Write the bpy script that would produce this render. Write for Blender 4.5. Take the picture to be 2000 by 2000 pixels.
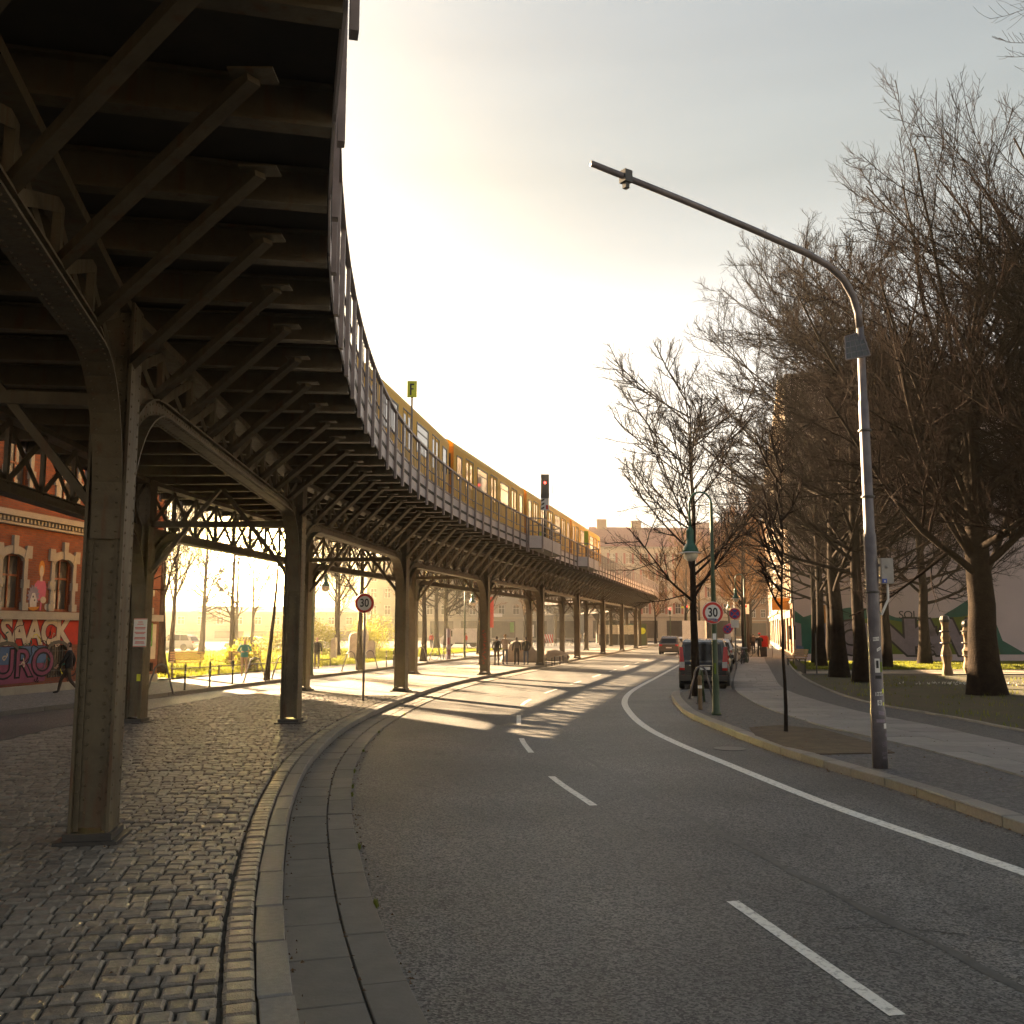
import bpy, math, random
import numpy as np
from mathutils import Vector, Matrix

random.seed(7)
for _o in list(bpy.data.objects):
    bpy.data.objects.remove(_o)
SC = bpy.context.scene
COL = SC.collection
R = math.radians

# ------------------------------------------------------------------ camera
cam = bpy.data.cameras.new("camera")
cam.sensor_width = 36.0
cam.lens = 33.3
cam.clip_start = 0.1
cam.clip_end = 6000
co = bpy.data.objects.new("camera", cam)
COL.objects.link(co)
co.location = (0, 0, 2.3)
co.rotation_euler = (R(90 + 7.03), 0, 0)
SC.camera = co

# ------------------------------------------------------------------ world and sun
SUN_AZ, SUN_EL = R(-37.0), R(20.3)
SUN = Vector((math.sin(SUN_AZ) * math.cos(SUN_EL), math.cos(SUN_AZ) * math.cos(SUN_EL), math.sin(SUN_EL)))
world = bpy.data.worlds.new("World")
SC.world = world
world.use_nodes = True
wn, wl = world.node_tree.nodes, world.node_tree.links
wn.clear()
w_out = wn.new("ShaderNodeOutputWorld")
w_bg = wn.new("ShaderNodeBackground")
w_bg.inputs["Strength"].default_value = 0.05
wl.new(w_bg.outputs[0], w_out.inputs["Surface"])
w_sky = wn.new("ShaderNodeTexSky")
w_sky.sky_type = 'NISHITA'
w_sky.sun_disc = False
w_sky.sun_elevation = SUN_EL
w_sky.sun_rotation = SUN_AZ % (2 * math.pi)
w_sky.air_density = 1.0
w_sky.dust_density = 6.0
w_sky.ozone_density = 1.0
w_tc = wn.new("ShaderNodeTexCoord")
w_sep = wn.new("ShaderNodeSeparateXYZ")
wl.new(w_tc.outputs["Generated"], w_sep.inputs[0])
# thin bright spring overcast: white and warm towards the horizon, greyer overhead
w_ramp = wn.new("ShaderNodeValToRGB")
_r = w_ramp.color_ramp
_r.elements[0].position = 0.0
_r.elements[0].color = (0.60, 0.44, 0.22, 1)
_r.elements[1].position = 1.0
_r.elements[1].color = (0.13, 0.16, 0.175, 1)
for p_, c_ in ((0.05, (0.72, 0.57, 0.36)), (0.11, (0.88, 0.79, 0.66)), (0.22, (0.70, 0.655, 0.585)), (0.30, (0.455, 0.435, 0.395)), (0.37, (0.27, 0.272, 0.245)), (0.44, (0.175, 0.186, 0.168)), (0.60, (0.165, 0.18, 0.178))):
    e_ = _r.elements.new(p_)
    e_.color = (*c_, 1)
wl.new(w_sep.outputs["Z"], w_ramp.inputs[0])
# faint streaks of high cloud
w_map = wn.new("ShaderNodeMapping")
w_map.inputs["Scale"].default_value = (1.2, 1.2, 9.0)
w_noise = wn.new("ShaderNodeTexNoise")
w_noise.inputs["Scale"].default_value = 2.2
w_noise.inputs["Detail"].default_value = 5
wl.new(w_tc.outputs["Generated"], w_map.inputs[0])
wl.new(w_map.outputs[0], w_noise.inputs["Vector"])
w_mr = wn.new("ShaderNodeMapRange")
w_mr.inputs["From Min"].default_value = 0.35
w_mr.inputs["From Max"].default_value = 0.75
w_mr.inputs["To Min"].default_value = 4.2
w_mr.inputs["To Max"].default_value = 4.9
wl.new(w_noise.outputs["Fac"], w_mr.inputs[0])
w_sc = wn.new("ShaderNodeVectorMath")
w_sc.operation = 'SCALE'
wl.new(w_ramp.outputs[0], w_sc.inputs[0])
wl.new(w_mr.outputs[0], w_sc.inputs["Scale"])
# extra glow added to the sky low over the park, apart from the sun
GL = Vector((-515.0 / 1850, 1, 0.062)).normalized()
w_dot = wn.new("ShaderNodeVectorMath")
w_dot.operation = 'DOT_PRODUCT'
wl.new(w_tc.outputs["Generated"], w_dot.inputs[0])
w_dot.inputs[1].default_value = GL
def _glow(power, strength, colour):
    mx = wn.new("ShaderNodeMath"); mx.operation = 'MAXIMUM'
    wl.new(w_dot.outputs["Value"], mx.inputs[0]); mx.inputs[1].default_value = 0.0
    pw = wn.new("ShaderNodeMath"); pw.operation = 'POWER'
    wl.new(mx.outputs[0], pw.inputs[0]); pw.inputs[1].default_value = power
    sc = wn.new("ShaderNodeVectorMath"); sc.operation = 'SCALE'
    sc.inputs[0].default_value = Vector(colour) * strength
    wl.new(pw.outputs[0], sc.inputs["Scale"])
    return sc.outputs[0]
def _add(a, b):
    n = wn.new("ShaderNodeVectorMath"); n.operation = 'ADD'
    wl.new(a, n.inputs[0]); wl.new(b, n.inputs[1])
    return n.outputs[0]
# sky brightness shaped by direction: raised ahead and right, cut behind to deepen shade
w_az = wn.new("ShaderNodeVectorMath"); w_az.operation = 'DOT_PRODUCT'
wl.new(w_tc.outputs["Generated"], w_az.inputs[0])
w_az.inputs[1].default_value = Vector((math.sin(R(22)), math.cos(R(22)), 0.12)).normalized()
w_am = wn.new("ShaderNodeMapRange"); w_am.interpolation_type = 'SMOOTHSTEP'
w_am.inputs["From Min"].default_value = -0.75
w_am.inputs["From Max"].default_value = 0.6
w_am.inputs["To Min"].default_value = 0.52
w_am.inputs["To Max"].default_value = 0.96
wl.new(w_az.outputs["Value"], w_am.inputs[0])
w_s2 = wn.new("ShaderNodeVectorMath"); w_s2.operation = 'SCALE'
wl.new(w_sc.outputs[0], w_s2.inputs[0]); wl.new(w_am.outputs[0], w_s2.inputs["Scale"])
w_s3 = wn.new("ShaderNodeVectorMath"); w_s3.operation = 'SCALE'
wl.new(w_sky.outputs[0], w_s3.inputs[0]); w_s3.inputs["Scale"].default_value = 0.1
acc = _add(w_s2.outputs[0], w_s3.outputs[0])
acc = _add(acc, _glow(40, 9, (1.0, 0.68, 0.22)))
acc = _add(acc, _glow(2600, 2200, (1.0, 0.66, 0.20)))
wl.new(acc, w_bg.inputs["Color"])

sl = bpy.data.lights.new("sun", 'SUN')
sl.energy = 5.0
sl.angle = R(0.6)
sl.color = (1.0, 0.71, 0.41)
so = bpy.data.objects.new("sun", sl)
COL.objects.link(so)
so.location = SUN * 200
so.rotation_euler = SUN.to_track_quat('Z', 'Y').to_euler()

SC.view_settings.view_transform = 'Standard'
SC.view_settings.look = 'None'
SC.view_settings.exposure = 3.4
SC.view_settings.gamma = 1.0
SC.view_settings.use_curve_mapping = False
SC.cycles.max_bounces = 6
SC.cycles.volume_bounces = 0

# ------------------------------------------------------------------ materials
def nodes_of(name):
    m = bpy.data.materials.new(name)
    m.use_nodes = True
    n, l = m.node_tree.nodes, m.node_tree.links
    b = n["Principled BSDF"]
    return m, n, l, b

def world_pos(n):
    return n.new("ShaderNodeNewGeometry").outputs["Position"]

def pmat(name, c1, c2=None, scale=3.0, rough=0.7, metal=0.0, bump=0.0, bscale=None, detail=6, spec=0.5, lo=0.35, hi=0.65, rvar=0.0, coords='world'):
    """two-tone noise material with fine relief"""
    m, n, l, b = nodes_of(name)
    b.inputs["Roughness"].default_value = rough
    b.inputs["Metallic"].default_value = metal
    b.inputs["Specular IOR Level"].default_value = spec
    pos = world_pos(n) if coords == 'world' else n.new("ShaderNodeTexCoord").outputs["Object"]
    if c2 is None:
        c2 = tuple(x * 0.72 for x in c1)
    nz = n.new("ShaderNodeTexNoise")
    nz.inputs["Scale"].default_value = scale
    nz.inputs["Detail"].default_value = detail
    nz.inputs["Roughness"].default_value = 0.65
    l.new(pos, nz.inputs["Vector"])
    mr = n.new("ShaderNodeMapRange")
    mr.inputs["From Min"].default_value = lo
    mr.inputs["From Max"].default_value = hi
    l.new(nz.outputs["Fac"], mr.inputs[0])
    mx = n.new("ShaderNodeMix")
    mx.data_type = 'RGBA'
    mx.inputs[6].default_value = (*c1, 1)
    mx.inputs[7].default_value = (*c2, 1)
    l.new(mr.outputs[0], mx.inputs[0])
    l.new(mx.outputs[2], b.inputs["Base Color"])
    if rvar:
        m2 = n.new("ShaderNodeMapRange")
        m2.inputs["To Min"].default_value = max(0.02, rough - rvar)
        m2.inputs["To Max"].default_value = min(1, rough + rvar)
        l.new(nz.outputs["Fac"], m2.inputs[0])
        l.new(m2.outputs[0], b.inputs["Roughness"])
    if bump:
        n2 = n.new("ShaderNodeTexNoise")
        n2.inputs["Scale"].default_value = bscale or scale * 8
        n2.inputs["Detail"].default_value = 4
        l.new(pos, n2.inputs["Vector"])
        bp = n.new("ShaderNodeBump")
        bp.inputs["Strength"].default_value = bump
        bp.inputs["Distance"].default_value = 0.02
        l.new(n2.outputs["Fac"], bp.inputs["Height"])
        l.new(bp.outputs[0], b.inputs["Normal"])
    return m

def per_object_mat(name, c1, c2, grain=14.0, rough=0.75, bump=0.35, amount=0.5):
    """stone that differs from piece to piece (random per object) with grain"""
    m, n, l, b = nodes_of(name)
    b.inputs["Roughness"].default_value = rough
    oi = n.new("ShaderNodeObjectInfo")
    ri = n.new("ShaderNodeNewGeometry")
    ad = n.new("ShaderNodeMath"); ad.operation = 'ADD'
    l.new(oi.outputs["Random"], ad.inputs[0]); l.new(ri.outputs["Random Per Island"], ad.inputs[1])
    fr = n.new("ShaderNodeMath"); fr.operation = 'FRACT'
    l.new(ad.outputs[0], fr.inputs[0])
    nz = n.new("ShaderNodeTexNoise")
    nz.inputs["Scale"].default_value = grain
    nz.inputs["Detail"].default_value = 6
    l.new(ri.outputs["Position"], nz.inputs["Vector"])
    a2 = n.new("ShaderNodeMath"); a2.operation = 'MULTIPLY_ADD'
    l.new(fr.outputs[0], a2.inputs[0]); a2.inputs[1].default_value = amount
    s2 = n.new("ShaderNodeMath"); s2.operation = 'MULTIPLY_ADD'
    l.new(nz.outputs["Fac"], s2.inputs[0]); s2.inputs[1].default_value = 1.2; s2.inputs[2].default_value = -0.35
    l.new(s2.outputs[0], a2.inputs[2])
    mx = n.new("ShaderNodeMix"); mx.data_type = 'RGBA'; mx.clamp_factor = True
    mx.inputs[6].default_value = (*c1, 1); mx.inputs[7].default_value = (*c2, 1)
    l.new(a2.outputs[0], mx.inputs[0])
    l.new(mx.outputs[2], b.inputs["Base Color"])
    bp = n.new("ShaderNodeBump")
    bp.inputs["Strength"].default_value = bump; bp.inputs["Distance"].default_value = 0.01
    n3 = n.new("ShaderNodeTexNoise"); n3.inputs["Scale"].default_value = grain * 5
    l.new(ri.outputs["Position"], n3.inputs["Vector"])
    l.new(n3.outputs["Fac"], bp.inputs["Height"]); l.new(bp.outputs[0], b.inputs["Normal"])
    return m

M = {}
def asphalt():
    m, n, l, b = nodes_of("asphalt")
    pos = world_pos(n)
    fine = n.new("ShaderNodeTexVoronoi"); fine.inputs["Scale"].default_value = 58
    l.new(pos, fine.inputs["Vector"])
    big = n.new("ShaderNodeTexNoise"); big.inputs["Scale"].default_value = 0.35; big.inputs["Detail"].default_value = 8
    l.new(pos, big.inputs["Vector"])
    ramp = n.new("ShaderNodeValToRGB")
    ramp.color_ramp.elements[0].position = 0.15; ramp.color_ramp.elements[0].color = (0.028, 0.0265, 0.028, 1)
    ramp.color_ramp.elements[1].position = 0.95; ramp.color_ramp.elements[1].color = (0.20, 0.193, 0.188, 1)
    sp = n.new("ShaderNodeSeparateColor"); l.new(fine.outputs["Color"], sp.inputs[0])
    l.new(sp.outputs[0], ramp.inputs[0])
    mx = n.new("ShaderNodeMix"); mx.data_type = 'RGBA'; mx.blend_type = 'MULTIPLY'; mx.inputs[0].default_value = 0.75
    l.new(ramp.outputs[0], mx.inputs[6])
    r2 = n.new("ShaderNodeValToRGB")
    r2.color_ramp.elements[0].position = 0.35; r2.color_ramp.elements[0].color = (0.5, 0.49, 0.48, 1)
    r2.color_ramp.elements[1].position = 0.65; r2.color_ramp.elements[1].color = (1.1, 1.08, 1.02, 1)
    l.new(big.outputs["Fac"], r2.inputs[0]); l.new(r2.outputs[0], mx.inputs[7])
    mp = n.new("ShaderNodeMapping"); mp.inputs["Scale"].default_value = (1.5, 0.07, 1.0)
    l.new(pos, mp.inputs[0])
    lg = n.new("ShaderNodeTexNoise"); lg.inputs["Scale"].default_value = 1.0; lg.inputs["Detail"].default_value = 5
    l.new(mp.outputs[0], lg.inputs["Vector"])
    r3 = n.new("ShaderNodeMapRange"); r3.inputs["From Min"].default_value = 0.3; r3.inputs["From Max"].default_value = 0.7; r3.inputs["To Min"].default_value = 0.72; r3.inputs["To Max"].default_value = 1.2
    l.new(lg.outputs["Fac"], r3.inputs[0])
    sn = n.new("ShaderNodeTexNoise"); sn.inputs["Scale"].default_value = 1.7; sn.inputs["Detail"].default_value = 3
    l.new(pos, sn.inputs["Vector"])
    r4 = n.new("ShaderNodeMapRange"); r4.inputs["From Min"].default_value = 0.66; r4.inputs["From Max"].default_value = 0.74; r4.inputs["To Min"].default_value = 1.0; r4.inputs["To Max"].default_value = 0.6
    l.new(sn.outputs["Fac"], r4.inputs[0])
    mm = n.new("ShaderNodeMath"); mm.operation = 'MULTIPLY'
    l.new(r3.outputs[0], mm.inputs[0]); l.new(r4.outputs[0], mm.inputs[1])
    s5 = n.new("ShaderNodeVectorMath"); s5.operation = 'SCALE'
    l.new(mx.outputs[2], s5.inputs[0]); l.new(mm.outputs[0], s5.inputs["Scale"])
    l.new(s5.outputs[0], b.inputs["Base Color"])
    r6 = n.new("ShaderNodeMapRange"); r6.inputs["To Min"].default_value = 0.5; r6.inputs["To Max"].default_value = 0.75
    l.new(lg.outputs["Fac"], r6.inputs[0]); l.new(r6.outputs[0], b.inputs["Roughness"])
    bp = n.new("ShaderNodeBump"); bp.inputs["Strength"].default_value = 0.5; bp.inputs["Distance"].default_value = 0.008
    l.new(fine.outputs["Distance"], bp.inputs["Height"]); l.new(bp.outputs[0], b.inputs["Normal"])
    return m
M['asphalt'] = asphalt()
def mosaic(name, c1, c2, scale):
    m, n, l, b = nodes_of(name)
    pos = world_pos(n)
    v = n.new("ShaderNodeTexVoronoi"); v.inputs["Scale"].default_value = scale
    v2 = n.new("ShaderNodeTexVoronoi"); v2.inputs["Scale"].default_value = scale; v2.feature = 'DISTANCE_TO_EDGE'
    l.new(pos, v.inputs["Vector"]); l.new(pos, v2.inputs["Vector"])
    sp = n.new("ShaderNodeSeparateColor"); l.new(v.outputs["Color"], sp.inputs[0])
    mx = n.new("ShaderNodeMix"); mx.data_type = 'RGBA'
    mx.inputs[6].default_value = (*c1, 1); mx.inputs[7].default_value = (*c2, 1)
    l.new(sp.outputs[0], mx.inputs[0])
    st = n.new("ShaderNodeMapRange"); st.inputs["From Max"].default_value = 0.08
    st.inputs["To Min"].default_value = 0.35; l.new(v2.outputs["Distance"], st.inputs[0])
    m3 = n.new("ShaderNodeVectorMath"); m3.operation = 'SCALE'
    l.new(mx.outputs[2], m3.inputs[0]); l.new(st.outputs[0], m3.inputs["Scale"])
    l.new(m3.outputs[0], b.inputs["Base Color"])
    b.inputs["Roughness"].default_value = 0.8
    bp = n.new("ShaderNodeBump"); bp.inputs["Strength"].default_value = 0.6; bp.inputs["Distance"].default_value = 0.01
    l.new(st.outputs[0], bp.inputs["Height"]); l.new(bp.outputs[0], b.inputs["Normal"])
    return m
M['mosaic'] = mosaic("mosaic_paving", (0.065, 0.062, 0.066), (0.125, 0.12, 0.122), 16)
M['cobble_far'] = mosaic("cobble_bed", (0.17, 0.145, 0.115), (0.30, 0.26, 0.21), 6)
M['side_pave'] = mosaic("pavement_setts", (0.20, 0.18, 0.155), (0.30, 0.27, 0.23), 9)
M['joint'] = pmat("joint_sand", (0.075, 0.065, 0.05), (0.045, 0.04, 0.03), 6, 0.95, bump=0.4)
M['stone'] = per_object_mat("cobble_stone", (0.105, 0.09, 0.074), (0.30, 0.26, 0.21), 18, 0.58, 0.5)
M['kerb'] = per_object_mat("kerb_granite", (0.13, 0.12, 0.108), (0.23, 0.213, 0.193), 22, 0.7, 0.3)
M['slab'] = per_object_mat("concrete_slab", (0.12, 0.106, 0.088), (0.185, 0.165, 0.138), 5, 0.75, 0.3, 0.6)
M['gslab'] = per_object_mat("granite_slab", (0.15, 0.143, 0.143), (0.25, 0.237, 0.228), 5, 0.65, 0.3, 0.6)
M['paint'] = pmat("road_paint", (0.70, 0.68, 0.63), (0.16, 0.15, 0.14), 16, 0.6, bump=0.3, bscale=60, lo=0.50, hi=0.72, detail=9)
M['tar'] = pmat("tar_seam", (0.085, 0.08, 0.075), (0.045, 0.043, 0.04), 5, 0.6)
M['soil'] = pmat("soil", (0.05, 0.035, 0.022), (0.09, 0.065, 0.04), 4, 0.95, bump=0.8, bscale=18)
M['lawn'] = pmat("lawn_ground", (0.040, 0.040, 0.012), (0.055, 0.040, 0.022), 0.9, 0.95, bump=0.8, bscale=20, lo=0.42, hi=0.62)
M['gravel'] = pmat("gravel_path", (0.27, 0.22, 0.17), (0.2, 0.165, 0.13), 5, 0.95, bump=0.5, bscale=60)
M['earth'] = pmat("earth", (0.16, 0.14, 0.12), (0.11, 0.10, 0.085), 0.5, 0.95)
def leafmat(name, c, ct, mix=0.5):
    """thin leaf: diffuse front, light shining through"""
    m, n, l, b = nodes_of(name)
    b.inputs["Base Color"].default_value = (*c, 1)
    b.inputs["Roughness"].default_value = 0.6
    t = n.new("ShaderNodeBsdfTranslucent")
    t.inputs["Color"].default_value = (*ct, 1)
    mx = n.new("ShaderNodeMixShader")
    mx.inputs[0].default_value = mix
    l.new(b.outputs[0], mx.inputs[1]); l.new(t.outputs[0], mx.inputs[2])
    l.new(mx.outputs[0], n["Material Output"].inputs["Surface"])
    return m
M['grass'] = leafmat("grass_blade", (0.09, 0.12, 0.012), (0.23, 0.24, 0.022))
def steelmat():
    """old oil paint on riveted iron: dull brown-green, rust bleeding through in streaks"""
    m, n, l, b = nodes_of("viaduct_paint")
    pos = world_pos(n)
    a = n.new("ShaderNodeTexNoise"); a.inputs["Scale"].default_value = 2.0; a.inputs["Detail"].default_value = 8; a.inputs["Roughness"].default_value = 0.7
    l.new(pos, a.inputs["Vector"])
    mr = n.new("ShaderNodeMapRange"); mr.inputs["From Min"].default_value = 0.32; mr.inputs["From Max"].default_value = 0.68
    l.new(a.outputs["Fac"], mr.inputs[0])
    mx = n.new("ShaderNodeMix"); mx.data_type = 'RGBA'
    mx.inputs[6].default_value = (0.118, 0.094, 0.055, 1); mx.inputs[7].default_value = (0.066, 0.050, 0.028, 1)
    l.new(mr.outputs[0], mx.inputs[0])
    mp = n.new("ShaderNodeMapping"); mp.inputs["Scale"].default_value = (7.0, 7.0, 0.9)
    l.new(pos, mp.inputs[0])
    st = n.new("ShaderNodeTexNoise"); st.inputs["Scale"].default_value = 1.4; st.inputs["Detail"].default_value = 7
    l.new(mp.outputs[0], st.inputs["Vector"])
    m2 = n.new("ShaderNodeMapRange"); m2.inputs["From Min"].default_value = 0.56; m2.inputs["From Max"].default_value = 0.72; m2.inputs["To Max"].default_value = 0.75
    l.new(st.outputs["Fac"], m2.inputs[0])
    x2 = n.new("ShaderNodeMix"); x2.data_type = 'RGBA'
    l.new(m2.outputs[0], x2.inputs[0]); l.new(mx.outputs[2], x2.inputs[6]); x2.inputs[7].default_value = (0.10, 0.045, 0.02, 1)
    l.new(x2.outputs[2], b.inputs["Base Color"])
    rg = n.new("ShaderNodeMapRange"); rg.inputs["To Min"].default_value = 0.38; rg.inputs["To Max"].default_value = 0.75
    l.new(st.outputs["Fac"], rg.inputs[0]); l.new(rg.outputs[0], b.inputs["Roughness"])
    n2 = n.new("ShaderNodeTexNoise"); n2.inputs["Scale"].default_value = 26; n2.inputs["Detail"].default_value = 5
    l.new(pos, n2.inputs["Vector"])
    bp = n.new("ShaderNodeBump"); bp.inputs["Strength"].default_value = 0.3; bp.inputs["Distance"].default_value = 0.01
    l.new(n2.outputs["Fac"], bp.inputs["Height"]); l.new(bp.outputs[0], b.inputs["Normal"])
    return m
M['steel'] = steelmat()
M['steel2'] = pmat("viaduct_soffit_paint", (0.30, 0.265, 0.19), (0.21, 0.18, 0.125), 2.5, 0.5, bump=0.12, bscale=30)
M['plate'] = pmat("deck_plate_paint", (0.055, 0.045, 0.03), (0.035, 0.028, 0.02), 1.5, 0.7)
M['railp'] = pmat("railing_paint", (0.29, 0.235, 0.225), (0.20, 0.16, 0.155), 3, 0.5, rvar=0.1)
M['fascia'] = pmat("fascia_paint", (0.68, 0.61, 0.60), (0.55, 0.49, 0.485), 1.6, 0.6, lo=0.3, hi=0.7)
M['ballast'] = pmat("track_bed", (0.16, 0.14, 0.12), None, 5, 0.95)
M['railsteel'] = pmat("rail_steel", (0.25, 0.2, 0.16), None, 4, 0.4, 0.8)
M['yellow'] = pmat("train_yellow", (0.94, 0.54, 0.03), (0.86, 0.47, 0.022), 0.8, 0.55, spec=0.2)
M['orange'] = pmat("train_orange", (0.78, 0.33, 0.02), (0.70, 0.28, 0.015), 0.8, 0.35)
M['trainroof'] = pmat("train_roof", (0.35, 0.33, 0.30), None, 2, 0.5)
M['black'] = pmat("black_rubber", (0.02, 0.02, 0.02), (0.03, 0.028, 0.026), 6, 0.6)
M['dark'] = pmat("dark_metal", (0.035, 0.032, 0.03), (0.05, 0.045, 0.04), 6, 0.45)
M['chrome'] = pmat("bright_metal", (0.6, 0.58, 0.55), (0.5, 0.48, 0.46), 6, 0.3, 0.9)
M['green'] = pmat("lamp_green", (0.022, 0.10, 0.062), (0.015, 0.075, 0.045), 4, 0.4, rvar=0.1)
M['postgreen'] = pmat("post_green", (0.055, 0.085, 0.035), (0.035, 0.06, 0.03), 4, 0.5)
M['galv'] = pmat("galvanised_steel", (0.17, 0.155, 0.165), (0.105, 0.095, 0.105), 3.5, 0.5, 0.35, rvar=0.12)
M['white'] = pmat("white_sheet", (0.78, 0.76, 0.73), (0.68, 0.66, 0.63), 3, 0.45)
M['cream'] = pmat("cream_sheet", (0.62, 0.56, 0.45), None, 3, 0.5)
M['red'] = pmat("sign_red", (0.62, 0.02, 0.012), (0.52, 0.016, 0.01), 4, 0.4)
M['signblue'] = pmat("sign_blue", (0.03, 0.08, 0.42), None, 4, 0.4)
M['signyellow'] = pmat("sign_yellow", (0.68, 0.72, 0.03), None, 4, 0.45)
M['ink'] = pmat("ink_black", (0.018, 0.016, 0.016), None, 4, 0.6)
M['plasticgrey'] = pmat("grey_plastic", (0.42, 0.39, 0.36), None, 4, 0.5)
M['litter'] = pmat("dead_leaf", (0.16, 0.09, 0.04), (0.09, 0.055, 0.03), 30, 0.9)
M['wood'] = pmat("weathered_wood", (0.24, 0.155, 0.08), (0.14, 0.09, 0.05), 5, 0.8, bump=0.4)
M['benchwood'] = pmat("bench_wood", (0.36, 0.22, 0.10), None, 5, 0.7)
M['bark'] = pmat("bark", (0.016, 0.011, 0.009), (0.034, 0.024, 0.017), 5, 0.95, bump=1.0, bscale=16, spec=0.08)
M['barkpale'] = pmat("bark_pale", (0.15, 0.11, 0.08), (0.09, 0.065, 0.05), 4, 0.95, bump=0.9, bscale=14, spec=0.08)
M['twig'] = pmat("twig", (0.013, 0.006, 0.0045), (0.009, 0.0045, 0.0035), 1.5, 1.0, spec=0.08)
M['twigwarm'] = pmat("twig_sunlit_tint", (0.20, 0.10, 0.035), (0.13, 0.07, 0.028), 1.5, 1.0, spec=0.08)  # orange of low sunlight put into the twig colour of distant trees
M['leaf'] = leafmat("bush_leaf", (0.12, 0.14, 0.02), (0.34, 0.32, 0.03))
M['leafdark'] = pmat("evergreen_leaf", (0.03, 0.045, 0.015), (0.02, 0.03, 0.012), 1.2, 0.7)
M['glass'] = pmat("window_glass", (0.05, 0.05, 0.05), (0.09, 0.085, 0.075), 0.7, 0.06, spec=0.8)
M['trainglass'] = pmat("train_window_glass", (0.36, 0.33, 0.28), (0.26, 0.235, 0.2), 0.9, 0.08, spec=0.8)
M['carglass'] = pmat("car_glass", (0.018, 0.02, 0.025), None, 2, 0.06, spec=0.3)
M['taillight'] = pmat("tail_light_red", (0.60, 0.012, 0.010), None, 4, 0.15)
M['clearlight'] = pmat("clear_lens", (0.62, 0.58, 0.58), None, 4, 0.12)
M['rock'] = pmat("pale_cloth_heap", (0.44, 0.38, 0.31), (0.30, 0.25, 0.20), 1.8, 0.85, bump=0.7, bscale=7)
M['stele'] = pmat("pale_stone", (0.55, 0.5, 0.43), (0.4, 0.36, 0.3), 3, 0.85, bump=0.6, bscale=9)
M['skin'] = pmat("skin", (0.50, 0.31, 0.22), None, 9, 0.55)
M['lampglass'] = pmat("lamp_globe_glass", (0.72, 0.66, 0.52), (0.6, 0.55, 0.42), 6, 0.12, spec=0.7)
for nm, c in (("cloth_black", (0.022, 0.02, 0.02)), ("cloth_navy", (0.02, 0.022, 0.045)), ("cloth_beige", (0.46, 0.37, 0.29)), ("cloth_jeans", (0.085, 0.12, 0.19)),
              ("cloth_teal", (0.05, 0.26, 0.24)), ("cloth_red", (0.60, 0.02, 0.012)), ("cloth_brown", (0.07, 0.045, 0.03)), ("cloth_tan", (0.36, 0.26, 0.16)),
              ("cloth_grey", (0.13, 0.12, 0.115)), ("cloth_pink", (0.55, 0.38, 0.42)), ("hair_dark", (0.03, 0.02, 0.014)), ("hair_blond", (0.42, 0.28, 0.13)), ("shoe_dark", (0.02, 0.018, 0.016))):
    M[nm] = pmat(nm, c, None, 12, 0.85, bump=0.2)

def brickmat(name, c1, c2, mortar, scale=1.0, axis=0):
    """running bond from brick nodes on the wall's own plane"""
    m, n, l, b = nodes_of(name)
    tc = n.new("ShaderNodeTexCoord")
    sp = n.new("ShaderNodeSeparateXYZ"); l.new(tc.outputs["Object"], sp.inputs[0])
    cb = n.new("ShaderNodeCombineXYZ")
    ad = n.new("ShaderNodeMath"); ad.operation = 'ADD'
    l.new(sp.outputs["X"], ad.inputs[0]); l.new(sp.outputs["Y"], ad.inputs[1])
    l.new(ad.outputs[0], cb.inputs["X"]); l.new(sp.outputs["Z"], cb.inputs["Y"])
    br = n.new("ShaderNodeTexBrick")
    br.inputs["Scale"].default_value = scale
    br.inputs["Brick Width"].default_value = 0.25; br.inputs["Row Height"].default_value = 0.083
    br.inputs["Mortar Size"].default_value = 0.008; br.inputs["Bias"].default_value = -0.1
    br.inputs["Color1"].default_value = (*c1, 1); br.inputs["Color2"].default_value = (*c2, 1); br.inputs["Mortar"].default_value = (*mortar, 1)
    l.new(cb.outputs[0], br.inputs["Vector"])
    nz = n.new("ShaderNodeTexNoise"); nz.inputs["Scale"].default_value = 0.8; nz.inputs["Detail"].default_value = 6
    l.new(tc.outputs["Object"], nz.inputs["Vector"])
    mr = n.new("ShaderNodeMapRange"); mr.inputs["To Min"].default_value = 0.6; mr.inputs["To Max"].default_value = 1.35
    l.new(nz.outputs["Fac"], mr.inputs[0])
    s = n.new("ShaderNodeVectorMath"); s.operation = 'SCALE'
    l.new(br.outputs["Color"], s.inputs[0]); l.new(mr.outputs[0], s.inputs["Scale"])
    l.new(s.outputs[0], b.inputs["Base Color"])
    b.inputs["Roughness"].default_value = 0.85
    bp = n.new("ShaderNodeBump"); bp.inputs["Strength"].default_value = 0.5; bp.inputs["Distance"].default_value = 0.01; bp.invert = True
    l.new(br.outputs["Fac"], bp.inputs["Height"]); l.new(bp.outputs[0], b.inputs["Normal"])
    return m
M['brick'] = brickmat("red_brick", (0.27, 0.07, 0.023), (0.17, 0.043, 0.018), (0.16, 0.10, 0.07))
M['brickbrown'] = brickmat("brown_brick", (0.30, 0.16, 0.09), (0.24, 0.13, 0.075), (0.25, 0.2, 0.15))
def stucco(name, c1, c2, scale=0.35):
    return pmat(name, c1, c2, scale, 0.9, bump=0.2, bscale=12, lo=0.35, hi=0.7)
M['stone_trim'] = stucco("stone_trim", (0.42, 0.37, 0.29), (0.33, 0.29, 0.23), 2)
M['stucco_cream'] = stucco("stucco_cream", (0.56, 0.49, 0.38), (0.47, 0.41, 0.32))
M['stucco_pale'] = stucco("stucco_pale", (0.34, 0.31, 0.27), (0.27, 0.245, 0.21))
M['stucco_orange'] = stucco("stucco_orange", (0.44, 0.30, 0.20), (0.38, 0.255, 0.165))
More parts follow.
